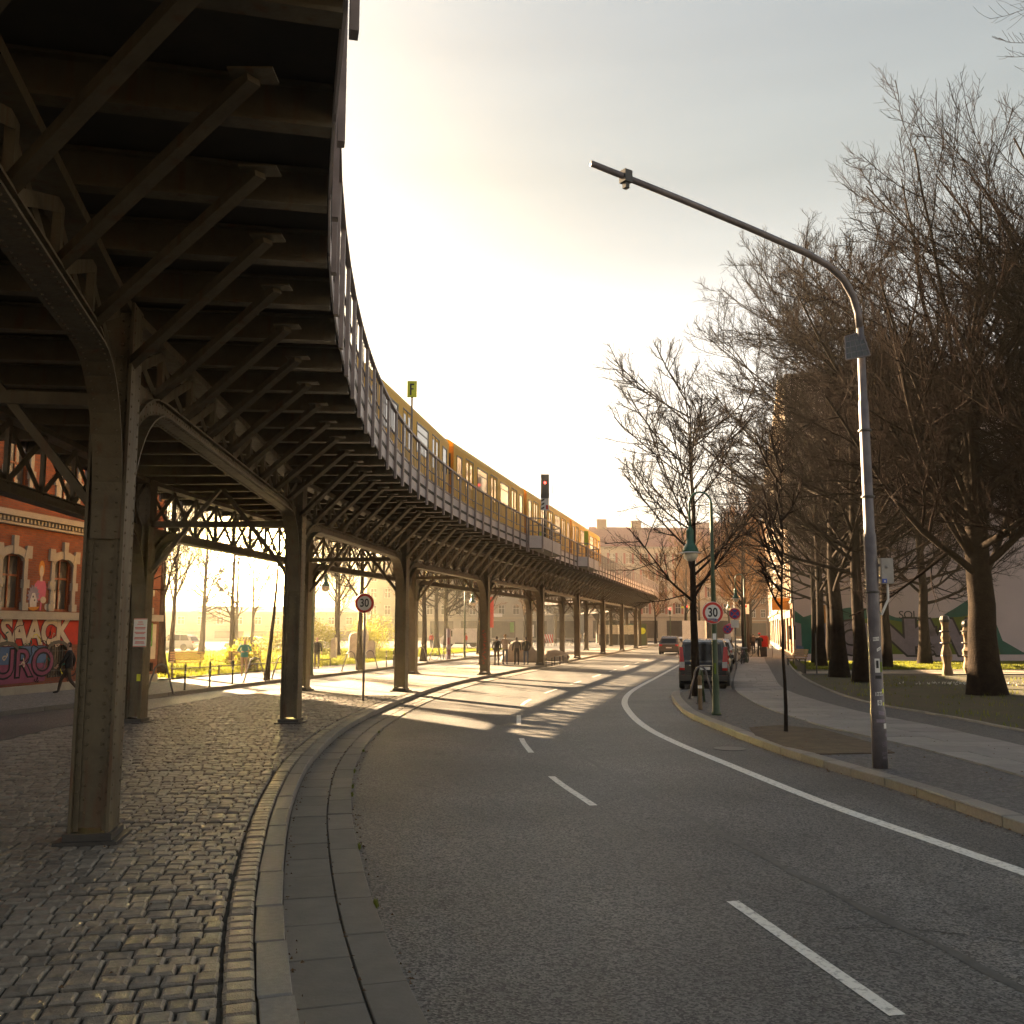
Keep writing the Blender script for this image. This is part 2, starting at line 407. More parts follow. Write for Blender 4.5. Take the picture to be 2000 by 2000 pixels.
M['stucco_white'] = stucco("stucco_white", (0.66, 0.60, 0.51), (0.57, 0.52, 0.44))
M['stucco_pink'] = stucco("firewall_render", (0.72, 0.60, 0.60), (0.61, 0.505, 0.505), 0.25)
M['pinkbrick'] = stucco("red_quoins", (0.44, 0.17, 0.13), (0.36, 0.14, 0.11))
M['roof_red'] = pmat("roof_tiles", (0.38, 0.13, 0.10), (0.29, 0.10, 0.08), 3, 0.8, bump=0.5)
M['roof_dark'] = pmat("roof_slate", (0.12, 0.10, 0.09), None, 3, 0.7)
M['shopdark'] = pmat("shop_interior", (0.05, 0.042, 0.038), (0.085, 0.07, 0.06), 0.9, 0.2)
M['windowwood'] = pmat("window_wood", (0.28, 0.075, 0.02), None, 5, 0.5)
for nm, c in (("spray_white", (0.62, 0.56, 0.50)), ("spray_red", (0.50, 0.035, 0.015)), ("spray_blue", (0.10, 0.17, 0.30)), ("spray_purple", (0.28, 0.075, 0.13)),
              ("spray_teal", (0.009, 0.138, 0.102)), ("spray_green", (0.132, 0.187, 0.011)), ("spray_black", (0.02, 0.02, 0.022)), ("spray_lilac", (0.2775, 0.2325, 0.2775)),  # teal, green, lilac darkened: the firewall's deep shade put into the colour
              ("spray_pink", (0.62, 0.14, 0.22)), ("spray_orange", (0.60, 0.24, 0.03)), ("spray_cream", (0.60, 0.50, 0.36)), ("spray_leaf", (0.12, 0.33, 0.05)), ("spray_yellow", (0.75, 0.62, 0.03)), ("spray_maroon", (0.12, 0.03, 0.05))):
    M[nm] = pmat(nm, c, tuple(x * 0.78 for x in c), 2.2, 0.85, bump=0.2, bscale=20)

# ------------------------------------------------------------------ mesh helpers
class MB:
    """collects faces into ONE mesh"""
    def __init__(s):
        s.v, s.f, s.m = [], [], []
    def add(s, vs, fs, m=0):
        o = len(s.v)
        s.v += [tuple(p) for p in vs]
        s.f += [tuple(i + o for i in f) for f in fs]
        s.m += [m] * len(fs)
        return s
    def frame_box(s, c, ax, ay, az, hx, hy, hz, m=0):
        c, ax, ay, az = Vector(c), Vector(ax), Vector(ay), Vector(az)
        vs = [c + ax * (hx * i) + ay * (hy * j) + az * (hz * k) for k in (-1, 1) for j in (-1, 1) for i in (-1, 1)]
        return s.add(vs, [(0, 2, 3, 1), (4, 5, 7, 6), (0, 1, 5, 4), (2, 6, 7, 3), (0, 4, 6, 2), (1, 3, 7, 5)], m)
    def box(s, c, size, m=0, rz=0.0):
        a = Vector((math.cos(rz), math.sin(rz), 0)); b = Vector((-math.sin(rz), math.cos(rz), 0))
        return s.frame_box(c, a, b, (0, 0, 1), size[0] / 2, size[1] / 2, size[2] / 2, m)
    def box2(s, lo, hi, m=0):
        return s.box([(a + b) / 2 for a, b in zip(lo, hi)], [b - a for a, b in zip(lo, hi)], m)
    def bar(s, a, b, w, h, up=(0, 0, 1), m=0):
        a, b = Vector(a), Vector(b)
        y = (b - a).normalized(); x = y.cross(Vector(up))
        if x.length < 1e-5:
            x = y.cross(Vector((1, 0, 0)))
        x.normalize(); z = x.cross(y)
        return s.frame_box((a + b) / 2, x, y, z, w / 2, (b - a).length / 2, h / 2, m)
    def tube(s, pts, rad, n=8, m=0, cap=True):
        pts = [Vector(p) for p in pts]
        if not hasattr(rad, '__len__'):
            rad = [rad] * len(pts)
        vs, fs, x = [], [], None
        for i, p in enumerate(pts):
            t = (pts[min(i + 1, len(pts) - 1)] - pts[max(i - 1, 0)]).normalized()
            if x is None:
                x = t.cross(Vector((0, 0, 1)))
                if x.length < 1e-3:
                    x = t.cross(Vector((0, 1, 0)))
            x = (x - t * x.dot(t)).normalized()
            y = t.cross(x)
            for k in range(n):
                a = 2 * math.pi * k / n
                vs.append(p + (x * math.cos(a) + y * math.sin(a)) * rad[i])
        for i in range(len(pts) - 1):
            for k in range(n):
                k2 = (k + 1) % n
                fs.append((i * n + k, i * n + k2, (i + 1) * n + k2, (i + 1) * n + k))
        if cap:
            fs.append(tuple(range(n))[::-1])
            fs.append(tuple((len(pts) - 1) * n + k for k in range(n)))
        return s.add(vs, fs, m)
    def lathe(s, prof, n=16, c=(0, 0, 0), m=0, axis='z'):
        vs, fs = [], []
        for r, z in prof:
            for k in range(n):
                a = 2 * math.pi * k / n
                p = (r * math.cos(a), r * math.sin(a), z)
                if axis == 'y':
                    p = (p[0], p[2], p[1])
                elif axis == 'x':
                    p = (p[2], p[0], p[1])
                vs.append((p[0] + c[0], p[1] + c[1], p[2] + c[2]))
        for i in range(len(prof) - 1):
            for k in range(n):
                k2 = (k + 1) % n
                f = (i * n + k, i * n + k2, (i + 1) * n + k2, (i + 1) * n + k)
                fs.append(f if axis != 'y' else f[::-1])
        fs.append(tuple(range(n))[::-1])
        fs.append(tuple((len(prof) - 1) * n + k for k in range(n)))
        return s.add(vs, fs, m)
    def poly(s, pts, z0, z1, m=0):
        """flat polygon in plan, extruded from z0 to z1"""
        n = len(pts)
        vs = [(p[0], p[1], z0) for p in pts] + [(p[0], p[1], z1) for p in pts]
        fs = [tuple(range(n))[::-1], tuple(range(n, 2 * n))] + [(i, (i + 1) % n, n + (i + 1) % n, n + i) for i in range(n)]
        return s.add(vs, fs, m)
    def plane_poly(s, pts, o, ux, uz, n, d0, d1, m=0):
        """2D polygon on a wall plane (origin o, axes ux, uz), extruded along normal n from d0 to d1"""
        o, ux, uz, n = Vector(o), Vector(ux), Vector(uz), Vector(n)
        k = len(pts)
        vs = [o + ux * a + uz * b + n * d0 for a, b in pts] + [o + ux * a + uz * b + n * d1 for a, b in pts]
        return s.add(vs, [tuple(range(k))[::-1], tuple(range(k, 2 * k))] + [(i, (i + 1) % k, k + (i + 1) % k, k + i) for i in range(k)], m)
    def strip(s, left, right, m=0):
        n = len(left)
        return s.add([tuple(p) for p in left] + [tuple(p) for p in right], [(i, n + i, n + i + 1, i + 1) for i in range(n - 1)], m)
    def mesh(s, name, mats, smooth=False):
        me = bpy.data.meshes.new(name)
        me.from_pydata(s.v, [], s.f)
        for mm in (mats if isinstance(mats, (list, tuple)) else [mats]):
            me.materials.append(M[mm] if isinstance(mm, str) else mm)
        if len(me.materials) > 1:
            me.polygons.foreach_set("material_index", s.m)
        if smooth:
            me.polygons.foreach_set("use_smooth", [True] * len(s.f))
        me.update()
        return me
    def build(s, name, mats, parent=None, smooth=False, world=False):
        return obj(name, s.mesh(name, mats, smooth), parent, world)

def fixn(me):
    import bmesh
    b = bmesh.new(); b.from_mesh(me)
    bmesh.ops.recalc_face_normals(b, faces=b.faces)
    b.to_mesh(me); b.free()
    return me

def obj(name, data, parent=None, world=False, mtx=None):
    o = bpy.data.objects.new(name, data)
    COL.objects.link(o)
    if parent is not None:
        o.parent = parent
        if world:
            r = parent
            mat = r.matrix_basis.copy()
            while r.parent is not None:
                r = r.parent
                mat = r.matrix_basis @ mat
            o.matrix_parent_inverse = mat.inverted()
    if mtx is not None:
        o.matrix_basis = mtx
    return o

def thing(name, label, cat, loc=(0, 0, 0), rz=0.0, group=None, scale=1.0):
    o = bpy.data.objects.new(name, None)
    COL.objects.link(o)
    o.empty_display_size = 0.2
    o.location = loc
    o.rotation_euler = (0, 0, rz)
    o.scale = (scale,) * 3
    bpy_matrix(o)
    return tag(o, label, cat, group)

def bpy_matrix(o):
    o.matrix_basis = Matrix.LocRotScale(o.location, o.rotation_euler, o.scale)

def tag(o, label, cat, group=None):
    o['label'] = label
    o['category'] = cat
    if group:
        o['group'] = group
    return o

def structure(o):
    o['kind'] = 'structure'
    return o

def stuff(o):
    o['kind'] = 'stuff'
    return o

def copy_tree(o, parent=None):
    c = o.copy()
    COL.objects.link(c)
    if parent is not None:
        c.parent = parent
        c.matrix_parent_inverse = o.matrix_parent_inverse.copy()
    for ch in list(o.children):
        copy_tree(ch, c)
    return c

def relocate(o, loc, rz, label, group=None, scale=None):
    o.location = loc
    o.rotation_euler = (0, 0, rz)
    if scale:
        o.scale = (scale,) * 3
    o['label'] = label
    if group:
        o['group'] = group
    return o

UNIT = {}
def unit_box(m):
    if m not in UNIT:
        UNIT[m] = MB().box((0, 0, 0), (1, 1, 1)).mesh("steel_member", m)
    return UNIT[m]
def unit_ibeam(m):
    k = ('I', m)
    if k not in UNIT:
        b = MB()
        b.box((0, 0, 0.46), (1, 1, 0.08)); b.box((0, 0, -0.46), (1, 1, 0.08)); b.box((0, 0, 0), (0.14, 1, 0.84))
        UNIT[k] = b.mesh("rolled_beam", m)
    return UNIT[k]

def member(name, a, b, w, h, m, parent, up=(0, 0, 1), mesh=None):
    """straight steel member between two world points, sharing one mesh"""
    a, b = Vector(a), Vector(b)
    y = b - a
    L = y.length
    y = y / L
    x = y.cross(Vector(up))
    if x.length < 1e-4:
        x = y.cross(Vector((1, 0, 0)))
    x.normalize()
    z = x.cross(y)
    mt = Matrix(((x.x * w, y.x * L, z.x * h, (a.x + b.x) / 2), (x.y * w, y.y * L, z.y * h, (a.y + b.y) / 2), (x.z * w, y.z * L, z.z * h, (a.z + b.z) / 2), (0, 0, 0, 1)))
    o = obj(name, mesh or unit_box(m), parent, True)
    o.matrix_basis = mt
    return o

def text(name, body, size, m, parent, mtx, extrude=0.003, offset=0.0, shear=0.0, spacing=1.0):
    c = bpy.data.curves.new(name, 'FONT')
    c.body = body
    c.size = size
    c.align_x = 'CENTER'
    c.align_y = 'CENTER'
    c.extrude = extrude
    c.offset = offset
    c.shear = shear
    c.space_character = spacing
    c.resolution_u = 4
    c.materials.append(M[m])
    o = obj(name, c, parent, True)
    o.matrix_basis = mtx
    return o

def face_mtx(c, xdir, zdir=(0, 0, 1)):
    """matrix whose local x runs along xdir, local y along zdir (text upright on a wall)"""
    x = Vector(xdir).normalized(); y = Vector(zdir).normalized(); z = x.cross(y)
    return Matrix(((x.x, y.x, z.x, c[0]), (x.y, y.y, z.y, c[1]), (x.z, y.z, z.z, c[2]), (0, 0, 0, 1)))

def catmull(P, t):
    """smooth curve through the points P, t in index units"""
    n = len(P)
    i = min(max(int(math.floor(t)), 0), n - 2)
    f = t - i
    p1, p2 = Vector(P[i]), Vector(P[i + 1])
    p0 = Vector(P[i - 1]) if i > 0 else p1 * 2 - p2
    p3 = Vector(P[i + 2]) if i + 2 < n else p2 * 2 - p1
    return 0.5 * ((2 * p1) + (p2 - p0) * f + (2 * p0 - 5 * p1 + 4 * p2 - p3) * f * f + (3 * p1 - p0 - 3 * p2 + p3) * f ** 3)

class Curve:
    """plan curve with arc length"""
    def __init__(s, P, sub=24):
        P = [Vector((p[0], p[1])) for p in P]
        n = len(P)
        s.pts = [catmull(P, i / sub) for i in range((n - 1) * sub)] + [P[-1]]
        s.cum = [0.0]
        for a, b in zip(s.pts, s.pts[1:]):
            s.cum.append(s.cum[-1] + (b - a).length)
        s.length = s.cum[-1]
        s.np = np.array([(p.x, p.y) for p in s.pts])
        s.nc = np.array(s.cum)
    def at(s, d):
        return Vector((float(np.interp(d, s.nc, s.np[:, 0])), float(np.interp(d, s.nc, s.np[:, 1]))))
    def tan(s, d):
        v = s.at(min(d + 0.3, s.length)) - s.at(max(d - 0.3, 0))
        return v.normalized()
    def off(s, d, o, z=None):
        """o metres to the right of travel"""
        t = s.tan(d)
        p = s.at(d) + Vector((t.y, -t.x)) * o
        return p if z is None else Vector((p.x, p.y, z))
    def at_y(s, y):
        """arc length where the curve reaches y (curve rising in y)"""
        return float(np.interp(y, s.np[:, 1], s.nc))
    def x_at_y(s, y):
        return float(np.interp(y, s.np[:, 1], s.np[:, 0]))
# ------------------------------------------------------------------ plan curves (metres, camera at the origin looking along +y)
PCOL = [(-1.57, -1.9), (-4.36, 10.2), (-5.16, 22.5), (-3.91, 33.85), (-1.3, 45.9), (1.75, 58.4), (4.85, 71.1), (8.0, 84.1), (11.15, 96.9),
        (14.15, 109.2), (16.3, 121.9), (16.2, 134.8), (13.2, 147.4), (7.2, 158.8), (-1.8, 168.0)]
ROW = Curve(PCOL)
CD = [0.0]
for _i in range(1, len(PCOL)):
    CD.append(ROW.cum[min(_i * 24, len(ROW.cum) - 1)])
def rowd(t):
    return float(np.interp(t, range(len(CD)), CD))
KERB = Curve([(1.9, -3), (-0.35, 3), (-1.6, 7), (-2.45, 10.62), (-3.0, 13.58), (-3.43, 16.73), (-3.71, 20.76), (-3.70, 25), (-3.40, 30.4), (-2.72, 37), (-1.55, 43.4),
              (1.2, 55.4), (5.65, 73.8), (11.45, 97.5), (14.65, 110.5), (17.6, 123), (20.6, 135), (24.5, 150), (30, 172), (40, 212)])
RKERB = Curve([(6.1, 2), (5.95, 7), (5.7, 11.9), (5.5, 14.1), (5.2, 15.9), (4.9, 18.4), (4.7, 22.2), (4.63, 25.4), (4.81, 27.8), (5.22, 31.4), (5.7, 33.8), (6.5, 34.7), (7.75, 35.1), (8.1, 36.3),
               (12.57, 54.6), (14.9, 63.9), (23.75, 98.6), (31, 128), (42, 172), (52, 212)], 12)
EDGE = Curve([(10.9, 2), (10.9, 12), (10.85, 21.2), (10.75, 24.5), (10.5, 28.1), (11.16, 33.8), (12.9, 42.5), (15.55, 53.4), (19.0, 66.3), (20.3, 70.5), (28, 102), (39, 148), (54, 212)])
PATH_L = Curve([(7.5, 2), (7.55, 12), (7.5, 16.8), (7.2, 19.6), (6.95, 22), (7.0, 26.3), (7.45, 30.8), (8.5, 36.8), (11.75, 50.2), (15.0, 63.3), (24.2, 99)])
PATH_R = Curve([(9.5, 2), (9.5, 12), (9.48, 21), (9.2, 24.1), (9.25, 29.1), (9.95, 35.3), (12.2, 44.8), (15.25, 57.1), (17.5, 66.3), (26.2, 100)])
LKERB = Curve([(-18, 4), (-16, 14), (-14.3, 22), (-13.3, 26.5), (-12.3, 30.6), (-11.3, 35.2), (-10.1, 41.2), (-8.9, 46.4), (-6.8, 56.4), (-3.7, 71.1), (0.6, 88.4), (5, 106)])

def kerb_o(d):
    """offset of the kerb line from the column row at station d"""
    o = 1.3
    for _ in range(6):
        p = ROW.off(d, o)
        o += (KERB.x_at_y(p.y) - p.x) * 0.9
    return o

# ------------------------------------------------------------------ ground, road, pavements
def sheet(name, left, right, z, m):
    b = MB()
    b.strip([(p[0], p[1], z) for p in left], [(p[0], p[1], z) for p in right])
    b.f = [f[::-1] for f in b.f]
    o = b.build(name, m)
    fixn(o.data)
    return o
g = MB().add([(-400, -160, -0.06), (400, -160, -0.06), (400, 560, -0.06), (-400, 560, -0.06)], [(0, 1, 2, 3)]).build("ground", 'earth')
structure(g)
road = MB().add([(-60, -20, 0), (130, -20, 0), (130, 430, 0), (-60, 430, 0)], [(0, 1, 2, 3)]).build("road", 'asphalt')
structure(road)

def ring_xy(c, ys):
    return [(c.x_at_y(y), y) for y in ys]

# painted lines on the asphalt
WLINE = Curve([(6.2, 3), (5.35, 7), (4.61, 10.62), (4.15, 13), (3.68, 16.7), (3.35, 19.53), (3.16, 22.39), (3.22, 26), (3.6, 30.8), (4.6, 36.4), (6.9, 45.8), (9.4, 56), (15.2, 79.5)])
b = MB()
n = 90
b.strip([WLINE.off(i * WLINE.length / n, -0.095, 0.004) for i in range(n + 1)], [WLINE.off(i * WLINE.length / n, 0.095, 0.004) for i in range(n + 1)])
structure(fixn_o := b.build("lane_edge_line", 'paint'))
fixn(fixn_o.data)
CLINE = Curve([(2.4, 5.5), (1.62, 9.8), (1.07, 12.79), (0.62, 15.25), (0.36, 18.13), (0.2, 20.47), (0.17, 24.2), (0.3, 29.2), (0.95, 33.5), (2.2, 39), (5.3, 52), (11.5, 77.5), (18, 104)])
b = MB()
for y0, y1 in ((6.0, 8.4), (12.79, 15.25), (18.13, 20.47), (23.4, 25.9), (29.2, 31.6), (34.6, 37.1), (40, 42.6), (46, 48.6), (52, 54.6), (58, 60.6), (64, 66.6), (70, 72.6)):
    a0, a1 = CLINE.at_y(y0), CLINE.at_y(y1)
    k = [a0 + (a1 - a0) * i / 4 for i in range(5)]
    b.strip([CLINE.off(q, -0.055, 0.004) for q in k], [CLINE.off(q, 0.055, 0.004) for q in k])
structure(fixn_o := b.build("lane_dash", 'paint'))
fixn(fixn_o.data)
# sealed joint in the asphalt
SEAM = Curve([(3.6, 5.0), (2.75, 9.0), (2.2, 12.1), (1.5, 16.0), (1.15, 20.0), (1.2, 25), (1.7, 31), (2.7, 37.5), (5.2, 48)])
b = MB()
b.strip([SEAM.off(i * SEAM.length / 120, -0.05 - 0.025 * math.sin(i * 1.7), 0.003) for i in range(121)], [SEAM.off(i * SEAM.length / 120, 0.04 + 0.03 * math.sin(i * 2.3 + 1), 0.003) for i in range(121)])
structure(fixn_o := b.build("road_seam", 'tar'))
fixn(fixn_o.data)
# hairline cracks
b = MB()
rc = random.Random(77)
for x0, y0, ang, L_ in ((2.4, 7.6, 0.3, 3.2), (-0.6, 12.4, 1.2, 2.2), (3.9, 12.6, 2.2, 2.6), (0.4, 17.2, 0.1, 3.5), (-1.4, 20.5, 1.4, 2.4), (2.9, 22.0, 0.2, 4.0), (-0.4, 8.4, 2.8, 1.6)):
    x_, y_, a_ = x0, y0, ang
    l_, r_ = [], []
    for k in range(int(L_ / 0.09)):
        a_ += rc.uniform(-0.5, 0.5) * 0.7
        a_ += (ang - a_) * 0.15
        x_ += math.cos(a_) * 0.09; y_ += math.sin(a_) * 0.09
        w_ = rc.uniform(0.003, 0.009)
        l_.append((x_ - math.sin(a_) * w_, y_ + math.cos(a_) * w_, 0.0025)); r_.append((x_ + math.sin(a_) * w_, y_ - math.cos(a_) * w_, 0.0025))
    b.strip(r_, l_)
structure(fixn_o := b.build("road_crack", 'black'))
fixn(fixn_o.data)
# manhole in the road by the nose of the pavement
mh = MB().lathe([(0.0, 0.0), (0.31, 0.0), (0.31, 0.008), (0.0, 0.008)], 20).build("manhole_cover", 'dark')
mh.location = (4.2, 18.7, 0.002)
tag(mh, "round dark manhole cover set in the asphalt near the white edge line", "manhole cover")

# cobbled island under the viaduct
ISL_D = [i * 1.0 for i in range(int(CD[10]))]
isl_l = [ROW.off(d, -4.95 if d < 34 else -4.6) for d in ISL_D]
isl_r = [ROW.off(d, kerb_o(d)) for d in ISL_D]
island = sheet("cobbled_island", isl_l, [ROW.off(d, kerb_o(d) - 0.19) for d in ISL_D], 0.10, 'joint')
structure(island)
k34 = [d for d in ISL_D if d > 33.4]
far_cob = sheet("cobbled_island_far", [ROW.off(d, -4.6) for d in k34], [ROW.off(d, kerb_o(d) - 0.20) for d in k34], 0.122, 'cobble_far')
structure(far_cob)
b = MB()
b.strip([(p.x, p.y, 0.121) for p in isl_l], [(p.x, p.y, -0.02) for p in isl_l])
structure(b.build("island_kerb_face", 'kerb'))

def stone_mesh(k, m):
    rr = random.Random(k)
    b = MB()
    i1, i2 = 0.10, 0.10
    j = lambda: rr.uniform(-0.035, 0.035)
    lo = [(-0.5, -0.5, 0), (0.5, -0.5, 0), (0.5, 0.5, 0), (-0.5, 0.5, 0)]
    mid = [(x * 0.97 + j(), y * 0.97 + j(), 0.62) for x, y, _ in lo]
    hi = [(x * (0.74 + j()), y * (0.74 + j()), 1.0 + j()) for x, y, _ in lo]
    b.add(lo + mid + hi, [(8, 9, 10, 11)] + [(i, (i + 1) % 4, 4 + (i + 1) % 4, 4 + i) for i in range(4)] + [(4 + i, 4 + (i + 1) % 4, 8 + (i + 1) % 4, 8 + i) for i in range(4)])
    return b
ST = [stone_mesh(k, 'stone') for k in range(8)]
STM = [s.mesh("cobblestone", 'stone') for s in ST]
stones = []
d = 4.5
rr = random.Random(3)
while d < 34.0:
    rowh = rr.uniform(0.165, 0.205)
    wob = rr.uniform(-0.05, 0.05); ph_ = rr.uniform(0, 6.3)
    edge = kerb_o(d) - 0.43
    o_ = -4.9 + rr.uniform(0, 0.1)
    while o_ < edge - 0.03:
        w = rr.uniform(0.13, 0.20)
        if o_ + w > edge:
            w = edge - o_
            if w < 0.05:
                break
        dd = d + wob + 0.12 * math.sin(o_ * 1.1 + d * 0.13) + rr.uniform(-0.012, 0.012)
        t = ROW.tan(dd)
        stones.append((ROW.off(dd, o_ + w / 2), math.atan2(-t.x, t.y), w - 0.016, rowh - 0.018, 0.030 + rr.uniform(-0.009, 0.009), rr.randrange(8)))
        o_ += w
    d += rowh
# pale border setts behind the kerb
q = KERB.at_y(4.0)
while q < KERB.at_y(34):
    w = rr.uniform(0.15, 0.20)
    t = KERB.tan(q)
    stones.append((KERB.off(q, -0.31), math.atan2(-t.x, t.y), 0.19, w - 0.014, 0.030 + rr.uniform(-0.003, 0.006), rr.randrange(8)))
    q += w
def in_view(p, zz=0.12):
    f = p.y * 0.99248 + (zz - 2.3) * 0.1224
    if f < 1:
        return False
    u = 1000 + 1850 * p.x / f
    v = 1000 - 1850 * (-p.y * 0.1224 + (zz - 2.3) * 0.99248) / f
    return 20 < u < 1980 and v < 1640 and not (120 < u < 240)
stones.sort(key=lambda s: (not in_view(s[0]), s[0].length))
rest = MB()
for k, (p, rz, w, h, z, v) in enumerate(stones):
    if k < 300:
        o = obj("cobblestone", STM[v], island)
        o.matrix_basis = Matrix.LocRotScale(Vector((p.x, p.y, 0.10)), Matrix.Rotation(rz, 3, 'Z').to_euler(), Vector((w, h, z)))
    else:
        c_, s_ = math.cos(rz), math.sin(rz)
        rest.add([(p.x + (a * w) * c_ - (bb * h) * s_, p.y + (a * w) * s_ + (bb * h) * c_, 0.10 + cc * z) for a, bb, cc in ST[v].v], ST[v].f)
stuff(rest.build("cobblestone", 'stone', island))

def block_run(name, curve, d0, d1, step, o0, o1, z0, z1, m, parent, gap=0.012, jit=0.004, seed=1, cham=0.012):
    """individual stones laid end to end along a curve"""
    rq = random.Random(seed)
    q = d0
    while q < d1:
        L = step * rq.uniform(0.88, 1.1)
        e = min(q + L, d1)
        a, c = curve.off(q + gap, o0), curve.off(e - gap, o0)
        a2, c2 = curve.off(q + gap, o1), curve.off(e - gap, o1)
        ctr = (a + c + a2 + c2) / 4
        zt = z1 + rq.uniform(-jit, jit)
        lo = [(p.x - ctr.x, p.y - ctr.y, z0) for p in (a, a2, c2, c)]
        mid = [(x, y, zt - cham) for x, y, _ in lo]
        hi = [(x - math.copysign(min(cham, abs(x)), x), y - math.copysign(min(cham, abs(y)), y), zt) for x, y, _ in lo]
        b = MB()
        b.add(lo + mid + hi, [(8, 9, 10, 11)] + [(i, (i + 1) % 4, 4 + (i + 1) % 4, 4 + i) for i in range(4)] + [(4 + i, 4 + (i + 1) % 4, 8 + (i + 1) % 4, 8 + i) for i in range(4)])
        o = b.build(name, m, parent)
        fixn(o.data)
        o.location = (ctr.x, ctr.y, 0)
        bpy_matrix(o)
        q = e
# kerb and gutter along the island
kerb_root = structure(sheet("kerb", [KERB.off(q, -0.20) for q in np.arange(0, KERB.length - 1, 2.0)], [KERB.off(q, -0.02) for q in np.arange(0, KERB.length - 1, 2.0)], 0.06, 'joint'))
block_run("kerbstone", KERB, KERB.at_y(4), KERB.at_y(72), 1.0, -0.20, 0.0, -0.02, 0.130, 'kerb', kerb_root, seed=5)
b = MB()
dk = [KERB.at_y(72) + i * 2 for i in range(50)]
b.strip([KERB.off(q, -0.2, 0.13) for q in dk], [KERB.off(q, 0, 0.13) for q in dk])
b.strip([KERB.off(q, 0, 0.13) for q in dk], [KERB.off(q, 0, -0.02) for q in dk])
b.build("kerb_run", 'kerb', kerb_root)
gutter = structure(sheet("gutter", [KERB.off(q, 0.0) for q in np.arange(0, KERB.at_y(120), 1.0)], [KERB.off(q, 0.75) for q in np.arange(0, KERB.at_y(120), 1.0)], 0.004, 'joint'))
block_run("gutter_slab", KERB, KERB.at_y(4), KERB.at_y(62), 0.78, 0.01, 0.44, -0.02, 0.020, 'slab', gutter, gap=0.007, seed=8, cham=0.006)
block_run("gutter_slab", KERB, KERB.at_y(4) - 0.3, KERB.at_y(62), 0.98, 0.455, 0.75, -0.02, 0.022, 'slab', gutter, gap=0.007, seed=9, cham=0.006)
b = MB()
dk = [KERB.at_y(62) + i * 2 for i in range(34)]
b.strip([KERB.off(q, 0.0, 0.02) for q in dk], [KERB.off(q, 0.75, 0.02) for q in dk])
b.f = [f[::-1] for f in b.f]
b.build("gutter_run", 'slab', gutter)

# pavement on the park side of the road
ys = [2, 5, 8, 11, 14, 16, 18, 20, 22, 24, 26, 28, 30, 32, 33.5, 34.0, 34.4, 34.7, 34.9, 35.1, 35.6, 36.3] + list(np.arange(38, 210, 3.0))
pave = structure(sheet("pavement", ring_xy(RKERB, ys), ring_xy(EDGE, ys), 0.12, 'mosaic'))
rk = structure(sheet("pavement_kerb", [RKERB.off(q, 0.03) for q in np.arange(0, RKERB.at_y(130), 1.0)], [RKERB.off(q, 0.2) for q in np.arange(0, RKERB.at_y(130), 1.0)], 0.06, 'joint'))
block_run("kerbstone", RKERB, RKERB.at_y(4), RKERB.at_y(33.8), 0.95, 0.0, 0.28, -0.02, 0.135, 'kerb', rk, seed=11)
block_run("kerbstone", RKERB, RKERB.at_y(33.8), RKERB.at_y(36), 0.5, 0.0, 0.2, -0.02, 0.135, 'kerb', rk, seed=12)
block_run("kerbstone", RKERB, RKERB.at_y(36), RKERB.at_y(80), 1.1, 0.0, 0.16, -0.02, 0.135, 'kerb', rk, seed=13)
b = MB()
dk = [RKERB.at_y(80) + i * 3 for i in range(42)]
b.strip([RKERB.off(q, 0, 0.13) for q in dk], [RKERB.off(q, 0, -0.02) for q in dk])
b.build("kerb_run", 'kerb', rk)
# slab footpath: three slabs across
spath = structure(sheet("slab_footpath", [(p[0] + 0.02, p[1]) for p in ring_xy(PATH_L, ys[:-30])], [(p[0] - 0.02, p[1]) for p in ring_xy(PATH_R, ys[:-30])], 0.124, 'joint'))
y = 4.0
rr = random.Random(21)
while y < 74:
    L = rr.uniform(0.72, 1.05) if y < 40 else rr.uniform(1.0, 1.5)
    cuts = [0, rr.uniform(0.44, 0.56), 1.0] if rr.random() < 0.6 else [0, rr.uniform(0.28, 0.4), rr.uniform(0.62, 0.72), 1.0]
    for f0, f1 in zip(cuts, cuts[1:]):
        skew = rr.uniform(-0.03, 0.03)
        cr = []
        for yy, f in ((y + 0.006, f0), (y + 0.006, f1), (y + L - 0.006, f1), (y + L - 0.006, f0)):
            xl, xr = PATH_L.x_at_y(yy), PATH_R.x_at_y(yy)
            cr.append((xl + (xr - xl) * f + (0.006 if f == f0 else -0.006), yy - 0.12 * (f - 0.5)))
        cx, cy = sum(p[0] for p in cr) / 4, sum(p[1] for p in cr) / 4
        zt = 0.150 + rr.uniform(-0.004, 0.004)
        b = MB().poly([(p[0] - cx, p[1] - cy) for p in cr], 0.10, zt)
        o = b.build("paving_slab", 'gslab', spath)
        o.location = (cx, cy, 0); bpy_matrix(o)
    y += L
# edging stones against the lawn
edg = structure(sheet("lawn_edging", [EDGE.off(q, 0.01) for q in np.arange(0, EDGE.at_y(72), 1.0)], [EDGE.off(q, 0.08) for q in np.arange(0, EDGE.at_y(72), 1.0)], 0.08, 'joint'))
block_run("edging_stone", EDGE, EDGE.at_y(6), EDGE.at_y(68), 0.98, 0.0, 0.10, 0.0, 0.165, 'kerb', edg, seed=15)
# bed of bare soil round the sapling
b = MB().poly([(5.35, 16.9), (6.75, 17.1), (6.9, 18.4), (6.75, 21.0), (6.1, 21.9), (5.25, 21.4), (4.98, 19.8), (5.05, 18.0)], 0.10, 0.14)
structure(b.build("tree_bed", 'soil'))

